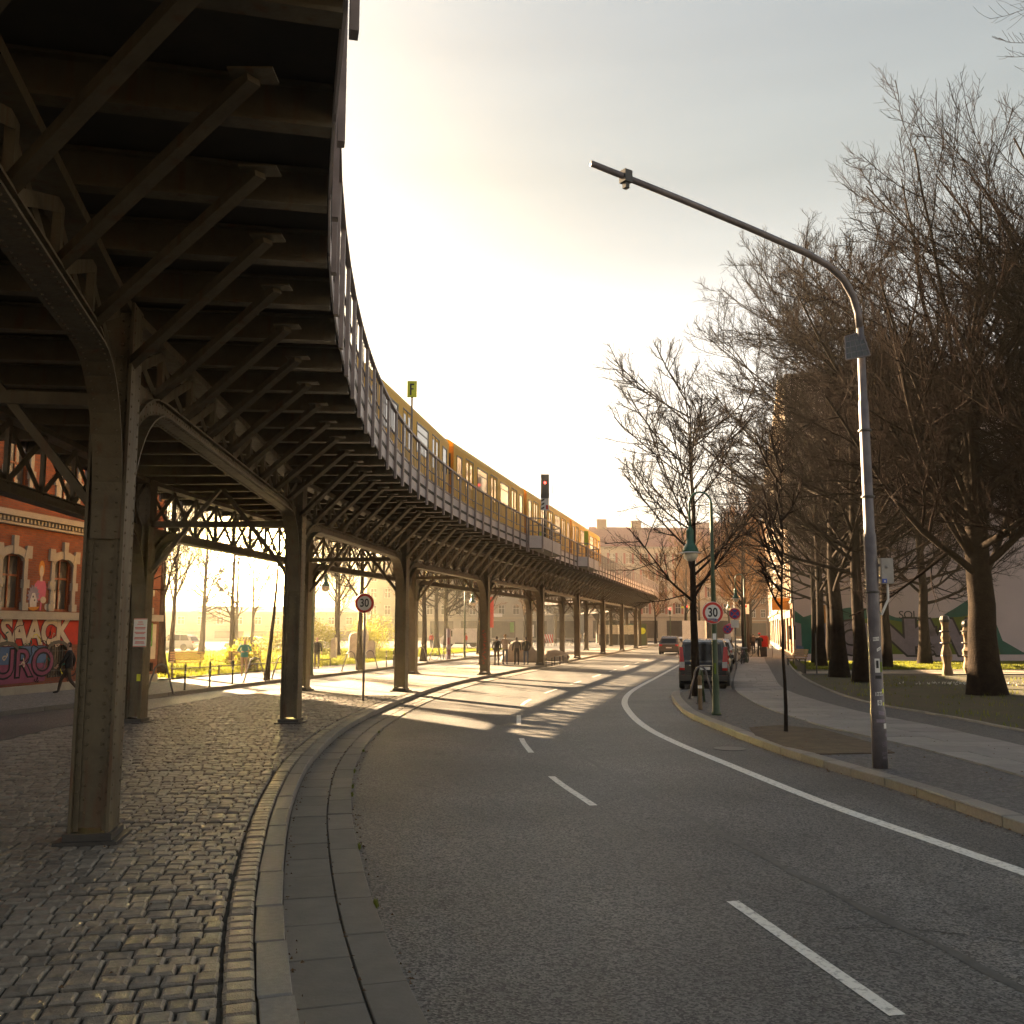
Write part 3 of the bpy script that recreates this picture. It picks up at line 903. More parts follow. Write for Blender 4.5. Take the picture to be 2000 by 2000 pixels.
# park lawns on this side
yl = list(np.arange(2, 67, 2.0))
lawn = structure(sheet("park_lawn", [(EDGE.x_at_y(y) + 0.1, y) for y in yl], [(75, y) for y in yl], 0.11, 'lawn'))
ppath = structure(sheet("park_path", [(EDGE.x_at_y(46.3) + 0.1, 46.3), (24, 46.0), (34, 45.6), (60, 45)], [(EDGE.x_at_y(49) + 0.1, 49.4), (24, 51.6), (34, 50.4), (60, 50)], 0.118, 'gravel'))
b = MB()
for (x0, y0), (x1, y1) in (((13.9, 46.05), (24, 45.75)), ((24, 45.75), (34, 45.35)), ((34, 45.35), (60, 44.75))):
    b.bar((x0, y0, 0.12), (x1, y1, 0.12), 0.1, 0.1)
structure(b.build("path_edging", 'kerb'))

def blades(name, n, sampler, hmin, hmax, seed, m='grass', parent=None, w=0.012):
    rq = np.random.default_rng(seed)
    pts = sampler(rq, n)
    n = len(pts)
    a = rq.uniform(0, 2 * math.pi, n)
    h = rq.uniform(hmin, hmax, n)
    lean = rq.uniform(0, 0.6, n) * h
    la = rq.uniform(0, 2 * math.pi, n)
    ww = w * rq.uniform(0.6, 1.5, n)
    v = np.zeros((n, 3, 3))
    v[:, 0] = pts; v[:, 1] = pts; v[:, 2] = pts
    v[:, 0, 0] -= np.cos(a) * ww; v[:, 0, 1] -= np.sin(a) * ww
    v[:, 1, 0] += np.cos(a) * ww; v[:, 1, 1] += np.sin(a) * ww
    v[:, 2, 0] += np.cos(la) * lean; v[:, 2, 1] += np.sin(la) * lean; v[:, 2, 2] += h
    me = bpy.data.meshes.new(name)
    me.vertices.add(3 * n); me.vertices.foreach_set("co", v.reshape(-1))
    me.loops.add(3 * n); me.loops.foreach_set("vertex_index", np.arange(3 * n, dtype=np.int32))
    me.polygons.add(n); me.polygons.foreach_set("loop_start", np.arange(0, 3 * n, 3, dtype=np.int32))
    me.update(calc_edges=True)
    me.materials.append(M[m])
    return stuff(obj(name, me, parent))
def lawn_pts(y0, y1, x1, dens):
    def f(rq, n):
        y = rq.uniform(y0, y1, n); lx = np.interp(y, EDGE.np[:, 1], EDGE.np[:, 0]) + 0.15
        x = lx + rq.uniform(0, 1, n) * (x1 - lx)
        keep = (np.sin(x * 1.3 + 2 * np.sin(y * 0.7)) + np.sin(y * 1.9 + x * 0.4) + rq.normal(0, 0.8, n)) > dens
        return np.stack([x, y, np.full(n, 0.11)], 1)[keep]
    return f
blades("grass", 60000, lawn_pts(52.0, 63, 40, -1.6), 0.06, 0.16, 1, w=0.025)
blades("grass_sparse", 11000, lawn_pts(12, 45, 30, 0.7), 0.05, 0.14, 2, w=0.015)
def crocus(rq, n):
    return np.stack([18.5 + rq.normal(0, 1.2, n) * 1.0, 38.2 + rq.normal(0, 0.45, n), np.full(n, 0.13)], 1)
blades("white_crocus_patch", 150, crocus, 0.05, 0.09, 3, 'white', w=0.03)

# weeds and last year's leaves caught along the gutter
def gutter_weeds(rq, n):
    c = np.array([KERB.at_y(v) for v in (13.4, 14.1, 15.6, 18.2, 21.5, 10.2, 8.1, 26.0)])
    d_ = c[rq.integers(0, len(c), n)] + rq.normal(0, 0.05, n)
    out = []
    for q in d_:
        p = KERB.off(float(q), 0.755 + abs(rq.normal(0, 0.012)))
        out.append((p.x, p.y, 0.004))
    return np.array(out)
blades("gutter_weeds", 420, gutter_weeds, 0.015, 0.06, 6, w=0.006)
def litter(rq, n):
    out = []
    for k in range(n):
        q = float(rq.uniform(KERB.at_y(4.5), KERB.at_y(34)))
        w_ = rq.integers(0, 4)
        o_ = (0.03 + abs(rq.normal(0, 0.03)), 0.45 + rq.normal(0, 0.01), 0.76 + abs(rq.normal(0, 0.05)), -rq.uniform(0.2, 5.0))[w_]
        p = KERB.off(q, float(o_))
        out.append((p.x, p.y, 0.024 if w_ < 2 else 0.006 if w_ == 2 else 0.132))
    return np.array(out)
blades("leaf_litter", 900, litter, 0.004, 0.02, 7, 'litter', w=0.014)
def litter2(rq, n):
    y = rq.uniform(5, 40, n)
    rk_ = np.interp(y, RKERB.np[:, 1], RKERB.np[:, 0])
    side = rq.integers(0, 2, n)
    x = np.where(side == 0, rk_ - np.abs(rq.normal(0, 0.06, n)) - 0.01, rk_ + 0.3 + rq.uniform(0, 1, n) ** 2 * 4.5)
    return np.stack([x, y, np.where(side == 0, 0.006, 0.153)], 1)
blades("leaf_litter_pavement", 700, litter2, 0.004, 0.02, 8, 'litter', w=0.016)
# far side: pavement and park lawn beyond the side street
dl = list(np.arange(0, LKERB.length, 2.0))
lp = structure(sheet("far_pavement", [LKERB.off(q, -4.4) for q in dl], [LKERB.off(q, 0) for q in dl], 0.12, 'side_pave'))
lk = structure(sheet("far_pavement_kerb", [LKERB.off(q, -0.12) for q in dl], [LKERB.off(q, -0.02) for q in dl], 0.06, 'joint'))
block_run("kerbstone", LKERB, LKERB.at_y(20), LKERB.at_y(90), 1.2, -0.16, 0.0, -0.02, 0.135, 'kerb', lk, seed=17)
park = structure(MB().add([(-90, 42.5, 0.11), (-15.4, 42.5, 0.11), (-12.6, 51.5, 0.11), (-9.6, 60.5, 0.11), (-4.4, 91, 0.11), (0.5, 106, 0.11), (-90, 112, 0.11)], [(0, 1, 2, 3, 4, 5, 6)]).build("park_lawn_far", 'lawn'))
structure(MB().add([(-90, 88, 0.116), (-12, 76, 0.116), (-11.3, 78.6, 0.116), (-90, 93, 0.116)], [(0, 1, 2, 3)]).build("park_path_far", 'gravel'))
def parkpts(rq, n):
    y = rq.uniform(43, 105, n); rx = np.interp(y, [42.5, 51.5, 60.5, 91, 106], [-15.4, -12.6, -9.6, -4.4, 0.5]) - 0.1
    x = rx - rq.uniform(0, 1, n) ** 1.3 * 26
    return np.stack([x, y, np.full(n, 0.11)], 1)
blades("grass_far", 60000, parkpts, 0.07, 0.2, 4, w=0.03)

# ------------------------------------------------------------------ elevated railway
ZB = 5.95            # underside of the cross beams
ZT = 7.5             # handrail
OE = 2.33            # deck edge, right of the column row
OL = -3.65           # other column row
OEL = 1.45           # deck overhang on the park side
def zs_of(i, side):
    if side:
        return 4.5
    return (5.0, 4.93, 4.73)[i] if i < 3 else 4.55
def P3(i, o, z):
    return ROW.off(CD[i], o, z)
def S3(t, o, z):
    return ROW.off(rowd(t), o, z)

def column_mesh():
    b = MB()
    b.box((0, 0, 2.95), (0.30, 0.28, 5.6))
    for s in (-1, 1):
        b.box((s * 0.185, 0, 2.92), (0.03, 0.42, 5.62))
        for f in (-1, 1):
            b.box((s * 0.140, f * 0.150, 2.92), (0.055, 0.02, 5.6))
    b.box((0, 0, 3.72), (0.31, 0.30, 0.012))
    return b.mesh("shaft", 'steel')
CM = column_mesh()
BM = MB().box((0, 0, 0.02), (0.62, 0.64, 0.04)).box((0, 0, 0.075), (0.48, 0.50, 0.07)).mesh("base_plate", 'dark')
def rivet(b, c, n, r=0.016):
    r *= 1.25
    """low domed rivet head"""
    n = Vector(n).normalized(); x = n.orthogonal().normalized(); y = n.cross(x); c = Vector(c)
    vs = [c + (x * math.cos(a) + y * math.sin(a)) * r for a in [k * math.pi / 3 for k in range(6)]]
    vs += [c + n * r * 0.55 + (x * math.cos(a) + y * math.sin(a)) * r * 0.55 for a in [k * math.pi / 3 for k in range(6)]]
    b.add(vs, [tuple(range(6, 12))] + [(k, (k + 1) % 6, 6 + (k + 1) % 6, 6 + k) for k in range(6)])
rb = MB()
for k in range(40):
    z = 0.30 + k * 0.138
    for x in (-0.075, 0.075):
        rivet(rb, (x, -0.14, z), (0, -1, 0))
    rivet(rb, (0.20, -0.15, z), (1, 0, 0), 0.014); rivet(rb, (0.20, 0.15, z), (1, 0, 0), 0.014)
    rivet(rb, (-0.20, -0.15, z + 0.05), (-1, 0, 0), 0.014)
    for x in (-0.145, 0.145):
        rivet(rb, (x, -0.16, z + 0.07), (0, -1, 0), 0.012)
RVM = rb.mesh("rivets", 'steel')
ORD = ["nearest", "second", "third", "fourth", "fifth", "sixth", "seventh", "eighth", "ninth", "tenth", "eleventh", "twelfth", "thirteenth", "fourteenth"]
def column(i, side):
    p = P3(i, OL if side else 0, 0.12)
    t = ROW.tan(CD[i])
    row = "park-side row" if side else "road-side row"
    if i == 0:
        lab = "steel viaduct column beside the viewer in the " + row
    else:
        lab = "%s riveted steel viaduct column of the %s" % (ORD[i - 1], row)
        if not side and i == 1:
            lab = "nearest huge riveted steel viaduct column standing in the cobbles"
        if not side and i == 4:
            lab = "fourth road-side viaduct column with red graffiti scrawled up its face"
        if side and i == 2:
            lab = "park-side viaduct column carrying the red-framed notice"
    c = thing("viaduct_column", lab, "column", p, math.atan2(-t.x, t.y), "steel columns carrying the railway")
    obj("shaft", CM, c)
    obj("base_plate", BM, c)
    if i <= 3:
        stuff(obj("rivets", RVM, c))
    return c
cols = {}
for i in range(len(PCOL) - 1):
    for side in (0, 1):
        cols[(i, side)] = column(i, side)

def arched_chord(i, side):
    """bottom chord of the girder: curved knees at both columns, riveted web, gussets"""
    o = OL if side else 0.0
    a, c = P3(i, o, 0), P3(i + 1, o, 0)
    ax = (c - a); L = ax.length; ax.normalize()
    pr = Vector((ax.y, -ax.x, 0)); up = Vector((0, 0, 1))
    zs = zs_of(i, side)
    x0, z0, rx = 0.20, zs - 1.75, 1.35
    pts = []
    for k in range(11):
        th = math.pi / 2 * k / 10
        pts.append((x0 + rx * (1 - math.cos(th)) ** 1.05, z0 + (zs - z0) * math.sin(th) ** 0.92))
    pts = pts + [(L - x, z) for x, z in reversed(pts)]
    nr = []
    for k, (x, z) in enumerate(pts):
        x1, z1 = pts[max(k - 1, 0)]; x2, z2 = pts[min(k + 1, len(pts) - 1)]
        q = Vector((-(z2 - z1), x2 - x1)).normalized()
        nr.append(q)
    b = MB()
    def W(x, z, y):
        return a + ax * x + up * z + pr * y
    def band(n0, n1, w):
        vs = []
        for (x, z), q in zip(pts, nr):
            for nn, yy in ((n0, -w), (n0, w), (n1, w), (n1, -w)):
                vs.append(W(x + q.x * nn, z + q.y * nn, yy))
        fs = []
        for k in range(len(pts) - 1):
            for e in range(4):
                e2 = (e + 1) % 4
                fs.append((k * 4 + e, k * 4 + e2, (k + 1) * 4 + e2, (k + 1) * 4 + e))
        m_ = len(pts) - 1
        b.add(vs, fs + [(0, 3, 2, 1), (m_ * 4, m_ * 4 + 1, m_ * 4 + 2, m_ * 4 + 3)])
    band(0.0, 0.022, 0.15)
    band(0.022, 0.245, 0.014)
    band(0.200, 0.225, 0.075)
    ob = b
    return ob, (a, ax, pr, pts, nr, L, zs, W)

def lattice(i, side, root):
    o = OL if side else 0.0
    b, (a, ax, pr, pts, nr, L, zs, W) = arched_chord(i, side)
    me = fixn(b.mesh("arched_chord", 'steel'))
    obj("arched_chord", me, root, True)
    # gusset plates in the knees
    for s in (0, 1):
        g_ = MB()
        half = pts[:11] if s == 0 else [(x, z) for x, z in reversed(pts[11:])]
        hn = nr[:11] if s == 0 else list(reversed(nr[11:]))
        poly = [(x + q.x * 0.24, z + q.y * 0.24) for (x, z), q in zip(half, hn)]
        x_c = 0.20 if s == 0 else L - 0.20
        poly = [(max(x, 0.2) if s == 0 else min(x, L - 0.2), z) for x, z in poly][3:]
        poly = poly + [(x_c, zs + 0.24)]
        k = len(poly)
        vs = [W(x, z, -0.009) for x, z in poly] + [W(x, z, 0.009) for x, z in poly]
        g_.add(vs, [tuple(range(k)), tuple(range(2 * k - 1, k - 1, -1))] + [(q, k + q, k + (q + 1) % k, (q + 1) % k) for q in range(k)])
        obj("gusset_plate", fixn(g_.mesh("gusset_plate", 'steel')), root, True)
    if i <= 2 and not side:
        rv = MB()
        for (x, z), (x2, z2), q in zip(pts, pts[1:], nr):
            seg = math.hypot(x2 - x, z2 - z); k = max(1, int(seg / 0.11))
            for j in range(k):
                f = (j + 0.5) / k
                for hh in (0.06, 0.16):
                    rivet(rv, W(x + (x2 - x) * f + q.x * hh, z + (z2 - z) * f + q.y * hh, 0.014), pr, 0.014)
                for yy in (-0.10, 0.10):
                    rivet(rv, W(x + (x2 - x) * f, z + (z2 - z) * f, yy), Vector((0, 0, -1)), 0.014)
        stuff(rv.build("rivets", 'steel', root, world=True))
    zt = 5.80
    member("top_chord", W(-0.0, zt, 0), W(L, zt, 0), 0.30, 0.10, 'steel', root)
    nb = 9
    z1 = zs + 0.22
    for j in range(nb + 1):
        x = 0.2 + (L - 0.4) * j / nb
        if 0 < j < nb:
            member("lattice_upright", W(x, z1, 0), W(x, zt - 0.05, 0), 0.09, 0.07, 'steel', root, up=pr)
        if j < nb:
            x2 = 0.2 + (L - 0.4) * (j + 1) / nb
            member("lattice_diagonal", W(x, z1, 0.03), W(x2, zt - 0.05, 0.03), 0.12, 0.014, 'steel', root, up=pr)
            member("lattice_diagonal", W(x, zt - 0.05, -0.03), W(x2, z1, -0.03), 0.12, 0.014, 'steel', root, up=pr)

NB = 9
rrs = random.Random(5)
def span(i):
    p = P3(i, -1.8, 0.0)
    t = ROW.tan((CD[i] + CD[i + 1]) / 2)
    lab = "railway viaduct span between the %s and %s steel columns" % (ORD[i - 1], ORD[i]) if i > 0 else "railway viaduct span overhead before the nearest steel column"
    root = thing("viaduct_span", lab, "viaduct span", (p.x, p.y, 4.5), 0, "spans of the elevated railway")
    lattice(i, 0, root)
    lattice(i, 1, root)
    # cross frame at the start of the span
    a, c = P3(i, 0, 4.78), P3(i, OL, 4.78)
    ax = (a - c).normalized()
    member("cross_strut", c + ax * 0.2, a - ax * 0.2, 0.16, 0.14, 'steel', root)
    mid = (a + c) / 2
    member("knee_brace", c + ax * 0.2 + Vector((0, 0, -1.15)), mid + Vector((0, 0, 0.85)) - ax * 0.04, 0.11, 0.09, 'steel', root)
    member("knee_brace", a - ax * 0.2 + Vector((0, 0, -1.15)), mid + Vector((0, 0, 0.85)) + ax * 0.04, 0.11, 0.09, 'steel', root)
    ib = unit_ibeam('steel')
    railb = MB()
    par = MB()
    for j in range(NB):
        tt = i + j / NB
        t1 = i + (j + 1) / NB
        tm = (tt + t1) / 2
        # floor beam with cantilever
        member("cross_beam", S3(tt, OL - OEL + 0.05, ZB + 0.18), S3(tt, OE - 0.04, ZB + 0.18), 0.16, 0.34, 'steel', root, mesh=ib)
        # raking strut up to the cantilever
        if i > 0 or j > 1:
            member("raking_strut", S3(tt, 0.06, zs_of(i, 0) + 0.20), S3(tt - 1.5 / NB, 1.75, ZB - 0.03), 0.10, 0.09, 'steel', root)
            gp = S3(tt - 1.5 / NB, 1.75, ZB - 0.012)
            member("strut_plate", gp + Vector((-0.15, 0, 0)), gp + Vector((0.15, 0, 0)), 0.18, 0.016, 'steel', root)
        # deck plate between beams
        b = MB()
        q = [S3(tt, OL - OEL, 6.31), S3(tt, OE, 6.31), S3(t1, OE, 6.31), S3(t1, OL - OEL, 6.31)]
        b.poly([(v.x, v.y) for v in q], 6.315, 6.40)
        b.build("deck_plate", 'plate', root, world=True)
        # fascia panel
        tg = ROW.tan(rowd(tm))
        member("fascia_panel", S3(tt + 0.004, OE - 0.02, 6.36), S3(t1 - 0.004, OE - 0.02, 6.36), 0.022, 0.56, 'fascia', root)
        # post with foot
        for q_, nm in ((tt, "rail_post"),):
            pt = S3(q_, OE + 0.03, 0)
            tg = ROW.tan(rowd(q_))
            b_ = Vector((tg.x, tg.y, 0))
            o = obj(nm, unit_box('railp'), root, True)
            rz = math.atan2(-tg.x, tg.y)
            o.matrix_basis = Matrix.LocRotScale(Vector((pt.x, pt.y, (5.88 + ZT) / 2)), Matrix.Rotation(rz, 3, 'Z').to_euler(), Vector((0.055, 0.105, ZT - 5.88)))
        # infill bars
        for k in range(1, 6):
            e = S3(tt + k / 6 / NB, OE - 0.01, 0)
            railb.box((e.x, e.y, 7.06), (0.016, 0.016, 0.84))
        for zz, hh in ((6.68, 0.05), (6.98, 0.025)):
            railb.bar(S3(tt, OE - 0.01, zz), S3(t1, OE - 0.01, zz), 0.03, hh)
        member("handrail", S3(tt, OE + 0.03, ZT), S3(t1, OE + 0.03, ZT), 0.075, 0.055, 'railp', root)
        # far parapet, seen only from behind
        par.bar(S3(tt, OL - OEL, 6.36), S3(t1, OL - OEL, 6.36), 0.022, 0.56)
        par.bar(S3(tt, OL - OEL, ZT), S3(t1, OL - OEL, ZT), 0.07, 0.05)
        e = S3(tt, OL - OEL, 0)
        par.box((e.x, e.y, (5.9 + ZT) / 2), (0.06, 0.1, ZT - 5.9))
    stuff(railb.build("railing_bars", 'railp', root, world=True))
    par.build("far_parapet", 'railp', root, world=True)
    # track bed and rails
    st = [i + k / 8 for k in range(9)]
    b = MB()
    b.strip([S3(t_, -5.0, 6.62) for t_ in st], [S3(t_, 1.15, 6.62) for t_ in st])
    b.strip([S3(t_, 1.15, 6.62) for t_ in st], [S3(t_, 1.15, 6.40) for t_ in st])
    b.strip([S3(t_, -5.0, 6.40) for t_ in st], [S3(t_, -5.0, 6.62) for t_ in st])
    obj("track_bed", fixn(b.mesh("track_bed", 'ballast')), root, True)
    for oo in (-0.2 - 0.717, -0.2 + 0.717, -3.45 - 0.717, -3.45 + 0.717):
        b = MB()
        for t0, t1 in zip(st, st[1:]):
            b.bar(S3(t0, oo, 6.76), S3(t1, oo, 6.76), 0.07, 0.16)
        b.build("rail", 'railsteel', root, world=True)
    return root
for i in range(len(PCOL) - 2):
    span(i)

# graffiti on the fourth column, notice and sticker on the park-side column
c = cols[(4, 0)]
g_ = MB()
rg = random.Random(4)
for k in range(26):
    z = 0.55 + k * 0.062
    x = rg.uniform(-0.07, 0.07)
    g_.bar((x - 0.05, -0.143, z), (x + 0.05, -0.143, z + rg.uniform(-0.06, 0.06)), 0.022, 0.004, up=(0, 1, 0))
g_.build("scrawled_graffiti", 'spray_red', c)

# refuge balconies bulging from the railing
def balcony(t0, t1, lab):
    p = S3(t0, OE, 6.2)
    root = thing("railing_balcony", lab, "balcony", p, 0, "refuge balconies on the viaduct railing")
    bo = 0.62
    A, Bq, C_, D = (t0, OE + 0.04), (t0 + 0.035, OE + bo), (t1 - 0.035, OE + bo), (t1, OE + 0.04)
    seq = [A, Bq, C_, D]
    b = MB().poly([(S3(t, o, 0).x, S3(t, o, 0).y) for t, o in seq], 6.04, 6.10)
    b.build("balcony_floor", 'plate', root, world=True)
    for (ta, oa), (tb, ob_) in zip(seq, seq[1:]):
        member("fascia_panel", S3(ta, oa, 6.38), S3(tb, ob_, 6.38), 0.022, 0.58, 'fascia', root)
        for zz in (ZT, 7.15, 6.85):
            member("handrail", S3(ta, oa, zz), S3(tb, ob_, zz), 0.06 if zz == ZT else 0.03, 0.05 if zz == ZT else 0.03, 'railp', root)
    for t, o in seq + [((t0 + t1) / 2, OE + bo)]:
        pt = S3(t, o, 0); tg = ROW.tan(rowd(t))
        ob2 = obj("rail_post", unit_box('railp'), root, True)
        ob2.matrix_basis = Matrix.LocRotScale(Vector((pt.x, pt.y, 6.71)), Matrix.Rotation(math.atan2(-tg.x, tg.y), 3, 'Z').to_euler(), Vector((0.07, 0.11, 1.6)))
    return root
balcony(3.92, 4.36, "railing balcony bulging out below the red railway signal")
balcony(4.98, 5.38, "farther railing balcony jutting out near the end of the train")

# ------------------------------------------------------------------ train
def car_mesh_parts():
    L, hw = 6.55, 1.15
    zb, zf, zt = 0.35, 0.72, 2.70
    prof = [(hw, zt), (hw - 0.05, 2.84), (hw - 0.22, 2.99), (0.55, 3.11), (0, 3.15)]
    prof = prof + [(-y, z) for y, z in reversed(prof[:-1])]
    roof = MB()
    vs, fs = [], []
    for x in (-L, L):
        vs += [(x, y, z) for y, z in prof]
    k = len(prof)
    fs = [(j, j + 1, k + j + 1, k + j) for j in range(k - 1)]
    roof.add(vs, fs)
    roof.add([(-L, y, z) for y, z in prof], [tuple(range(k))]); roof.add([(L, y, z) for y, z in prof], [tuple(range(k))[::-1]])
    wins = [(-5.75, 0.78, 1.42, 2.42, 'w'), (-2.1, 1.75, 1.42, 2.46, 'w'), (2.1, 1.75, 1.42, 2.46, 'w'), (5.75, 0.78, 1.42, 2.42, 'w')]
    doors = [(-4.2, 1.2, 0.72, 2.52, 'd'), (0.0, 1.2, 0.72, 2.52, 'd'), (4.2, 1.2, 0.72, 2.52, 'd')]
    ops = sorted(wins + doors)
    body = MB()
    for s in (-1, 1):
        def wall(x0, x1, z0, z1):
            body.box2((x0, min(s * hw, s * (hw - 0.06)), z0), (x1, max(s * hw, s * (hw - 0.06)), z1))
        wall(-L, L, zb, zf)
        wall(-L, L, 2.52, zt)
        x = -L
        for cx, w, z0, z1, kd in ops:
            wall(x, cx - w / 2, zf, 2.52)
            if z0 > zf:
                wall(cx - w / 2, cx + w / 2, zf, z0)
            if z1 < 2.52:
                wall(cx - w / 2, cx + w / 2, z1, 2.52)
            x = cx + w / 2
        wall(x, L, zf, 2.52)
        body.box2((-L, min(s * (hw + 0.012), s * hw), 1.10), (-4.9, max(s * (hw + 0.012), s * hw), 1.14))
    body.box2((-L + 0.05, -hw + 0.06, 0.5), (L - 0.05, hw - 0.06, 0.7))
    return roof, body, wins, doors
T_ROOF, T_BODY, T_WINS, T_DOORS = car_mesh_parts()
fixn(T_ROOFM := T_ROOF.mesh("roof", 'yellow', True))
T_BODYM = T_BODY.mesh("body_shell", 'yellow')
T_END = MB().box((0, 0, 1.55), (0.05, 2.28, 2.3)).mesh("end_wall", 'orange')
T_EW = MB().box((0, 0, 0), (0.02, 0.48, 0.85)).mesh("end_window", 'glass')
T_BEL = MB().box((0, 0, 1.6), (0.16, 1.0, 1.9)).mesh("gangway", 'dark')
def win_frame(w, h, t, d):
    b = MB()
    b.box((0, 0, h / 2 - t / 2), (w, d, t)); b.box((0, 0, -h / 2 + t / 2), (w, d, t))
    b.box((-w / 2 + t / 2, 0, 0), (t, d, h - 2 * t)); b.box((w / 2 - t / 2, 0, 0), (t, d, h - 2 * t))
    if w > 1:
        b.box((0, 0, h / 2 - 0.30), (w - 2 * t, d * 0.7, 0.035))
    return b.mesh("window_frame", 'dark')
TW = {w: (win_frame(w, h, 0.05, 0.05), MB().box((0, 0, 0), (w - 0.1, 0.012, h - 0.1)).mesh("pane", 'trainglass')) for w, h in ((0.78, 1.0), (1.75, 1.04))}
def leaf_mesh():
    b = MB()
    w, h = 0.555, 1.76
    b.box((0, 0, -0.58), (w, 0.03, 0.60)); b.box((0, 0, 0.83), (w, 0.03, 0.10))
    b.box((-w / 2 + 0.06, 0, 0.25), (0.12, 0.03, 1.06)); b.box((w / 2 - 0.06, 0, 0.25), (0.12, 0.03, 1.06))
    return b.mesh("door_leaf", 'yellow')
T_LEAF = leaf_mesh()
T_DP = MB().box((0, 0, 0.25), (0.32, 0.012, 1.06)).mesh("pane", 'glass')
T_DF = MB().box((-0.59, 0, 0), (0.035, 0.075, 1.8)).box((0.59, 0, 0), (0.035, 0.075, 1.8)).box((0, 0, 0.885), (1.2, 0.075, 0.035)).box((0, 0, 0), (0.03, 0.05, 1.76)).mesh("door_frame", 'dark')
T_BOG = MB().box((-4.1, 0, 0.05), (2.6, 1.9, 0.45)).box((4.1, 0, 0.05), (2.6, 1.9, 0.45)).box((0, 0, 0.22), (3, 1.6, 0.3))
for _x in (-5, -3.2, 3.2, 5):
    for _y in (-0.72, 0.72):
        T_BOG.lathe([(0, -0.06), (0.36, -0.06), (0.36, 0.06), (0, 0.06)], 14, (_x, _y, 0.0), axis='y')
T_BOGM = T_BOG.mesh("bogies", 'dark')
def train_car():
    root = thing("subway_car", "", "train car", (0, 0, 0))
    obj("body_shell", T_BODYM, root)
    obj("roof", T_ROOFM, root)
    for s in (-1, 1):
        e = obj("end_wall", T_END, root); e.location = (s * 6.53, 0, 0)
        e2 = obj("gangway", T_BEL, root); e2.location = (s * 6.62, 0, 0)
        for y_ in (-0.78, 0.78):
            w_ = obj("end_window", T_EW, e); w_.location = (s * 0.03, y_, 2.0)
    obj("bogies", T_BOGM, root)
    for s in (-1, 1):
        for cx, w, z0, z1, k in T_WINS:
            f = obj("window", TW[w][0], root); f.location = (cx, s * 1.14, (z0 + z1) / 2)
            obj("pane", TW[w][1], f)
        for cx, w, z0, z1, k in T_DOORS:
            f = obj("door", T_DF, root); f.location = (cx, s * 1.12, 1.62)
            for q in (-1, 1):
                l_ = obj("door_leaf", T_LEAF, f); l_.location = (q * 0.29, 0, -0.02)
                p_ = obj("pane", T_DP, f); p_.location = (q * 0.29, 0, -0.02)
    return root
TC = train_car()
tr_d0 = ROW.at_y(23.9)
labs = ["yellow metro car at the tail of the train, beside the F sign", "second yellow metro car, above the third viaduct column", "third yellow metro car, passing behind the red signal", "farthest yellow metro car at the distant head of the train"]
for k in range(4):
    c = TC if k == 0 else copy_tree(TC)
    dm = tr_d0 + 13.6 * k + 6.7
    a, e = ROW.off(dm - 4.1, -0.2), ROW.off(dm + 4.1, -0.2)
    m_ = (a + e) / 2
    dv = e - a
    relocate(c, (m_.x, m_.y, 6.85), math.atan2(dv.y, dv.x), labs[k], "cars of the yellow train")

# railway signs and signal
def plate_sign(p, rz, lab):
    pass
fp = Vector((-2.72, 25.2, 6.4))
root = thing("track_sign", "yellow rectangular track sign with a black F on a slim post", "sign", fp, R(2))
MB().tube([(0, 0, 0), (0, 0, 2.45)], 0.028, 8).build("post", 'railp', root)
MB().box((0, -0.04, 2.37), (0.24, 0.02, 0.44)).build("sign_plate", 'signyellow', root)
MB().box((0, -0.03, 2.37), (0.265, 0.012, 0.465)).build("sign_border", 'ink', root)
MB().box((-0.035, -0.054, 2.36), (0.045, 0.004, 0.32)).box((0.0, -0.054, 2.50), (0.12, 0.0035, 0.045)).box((-0.005, -0.054, 2.375), (0.10, 0.0035, 0.04)).build("letter", 'ink', root)
sp = S3(4.13, OE + 0.3, 6.1)
root = thing("railway_signal", "railway signal showing red above a striped black and white plate", "signal", sp, R(4))
MB().tube([(0, 0, 0), (0, 0, 2.7)], 0.055, 8).build("post", 'dark', root)
MB().box((0, -0.02, 3.28), (0.42, 0.18, 1.2)).build("signal_head", 'dark', root)
b = MB()
b.lathe([(0.0, -0.012), (0.055, -0.012), (0.055, 0.0), (0, 0)], 14, (0.0, -0.125, 3.45), axis='y')
lamp_red = bpy.data.materials.new("signal_red_lit"); lamp_red.use_nodes = True
lb = lamp_red.node_tree.nodes["Principled BSDF"]; lb.inputs["Base Color"].default_value = (0.6, 0.01, 0.01, 1); lb.inputs["Emission Color"].default_value = (1, 0.03, 0.02, 1); lb.inputs["Emission Strength"].default_value = 2.0
M['signal_red'] = lamp_red
b.build("red_lamp", 'signal_red', root)
MB().box((0, -0.06, 2.36), (0.40, 0.03, 0.60)).build("plate", 'white', root)
b = MB()
for k in range(3):
    b.plane_poly([(-0.19, 2.12 + 0.2 * k - 0.03), (-0.03, 2.12 + 0.2 * k + 0.05), (-0.03, 2.12 + 0.2 * k + 0.14), (-0.19, 2.12 + 0.2 * k + 0.06)], (0, -0.078, 0), (1, 0, 0), (0, 0, 1), (0, -1, 0), -0.002, 0.004)
b.build("black_stripes", 'ink', root)
MB().box((0.10, -0.08, 2.22), (0.12, 0.008, 0.22)).build("red_patch", 'red', root)
MB().tube([(0.21, 0, 2.9), (0.38, 0, 2.9), (0.38, 0, 3.35), (0.21, 0, 3.35)], 0.018, 6).build("bracket", 'dark', root)
for x in (-0.12, 0.12):
    MB().tube([(x, 0.12, 0), (x, 0.12, 2.5)], 0.02, 6).build("cable_pipe", 'dark', root)
MB().box((-0.2, 0.1, 0.75), (0.26, 0.2, 0.5)).build("relay_box", 'signyellow', root)
sp = S3(5.16, OE + 0.2, 6.1)
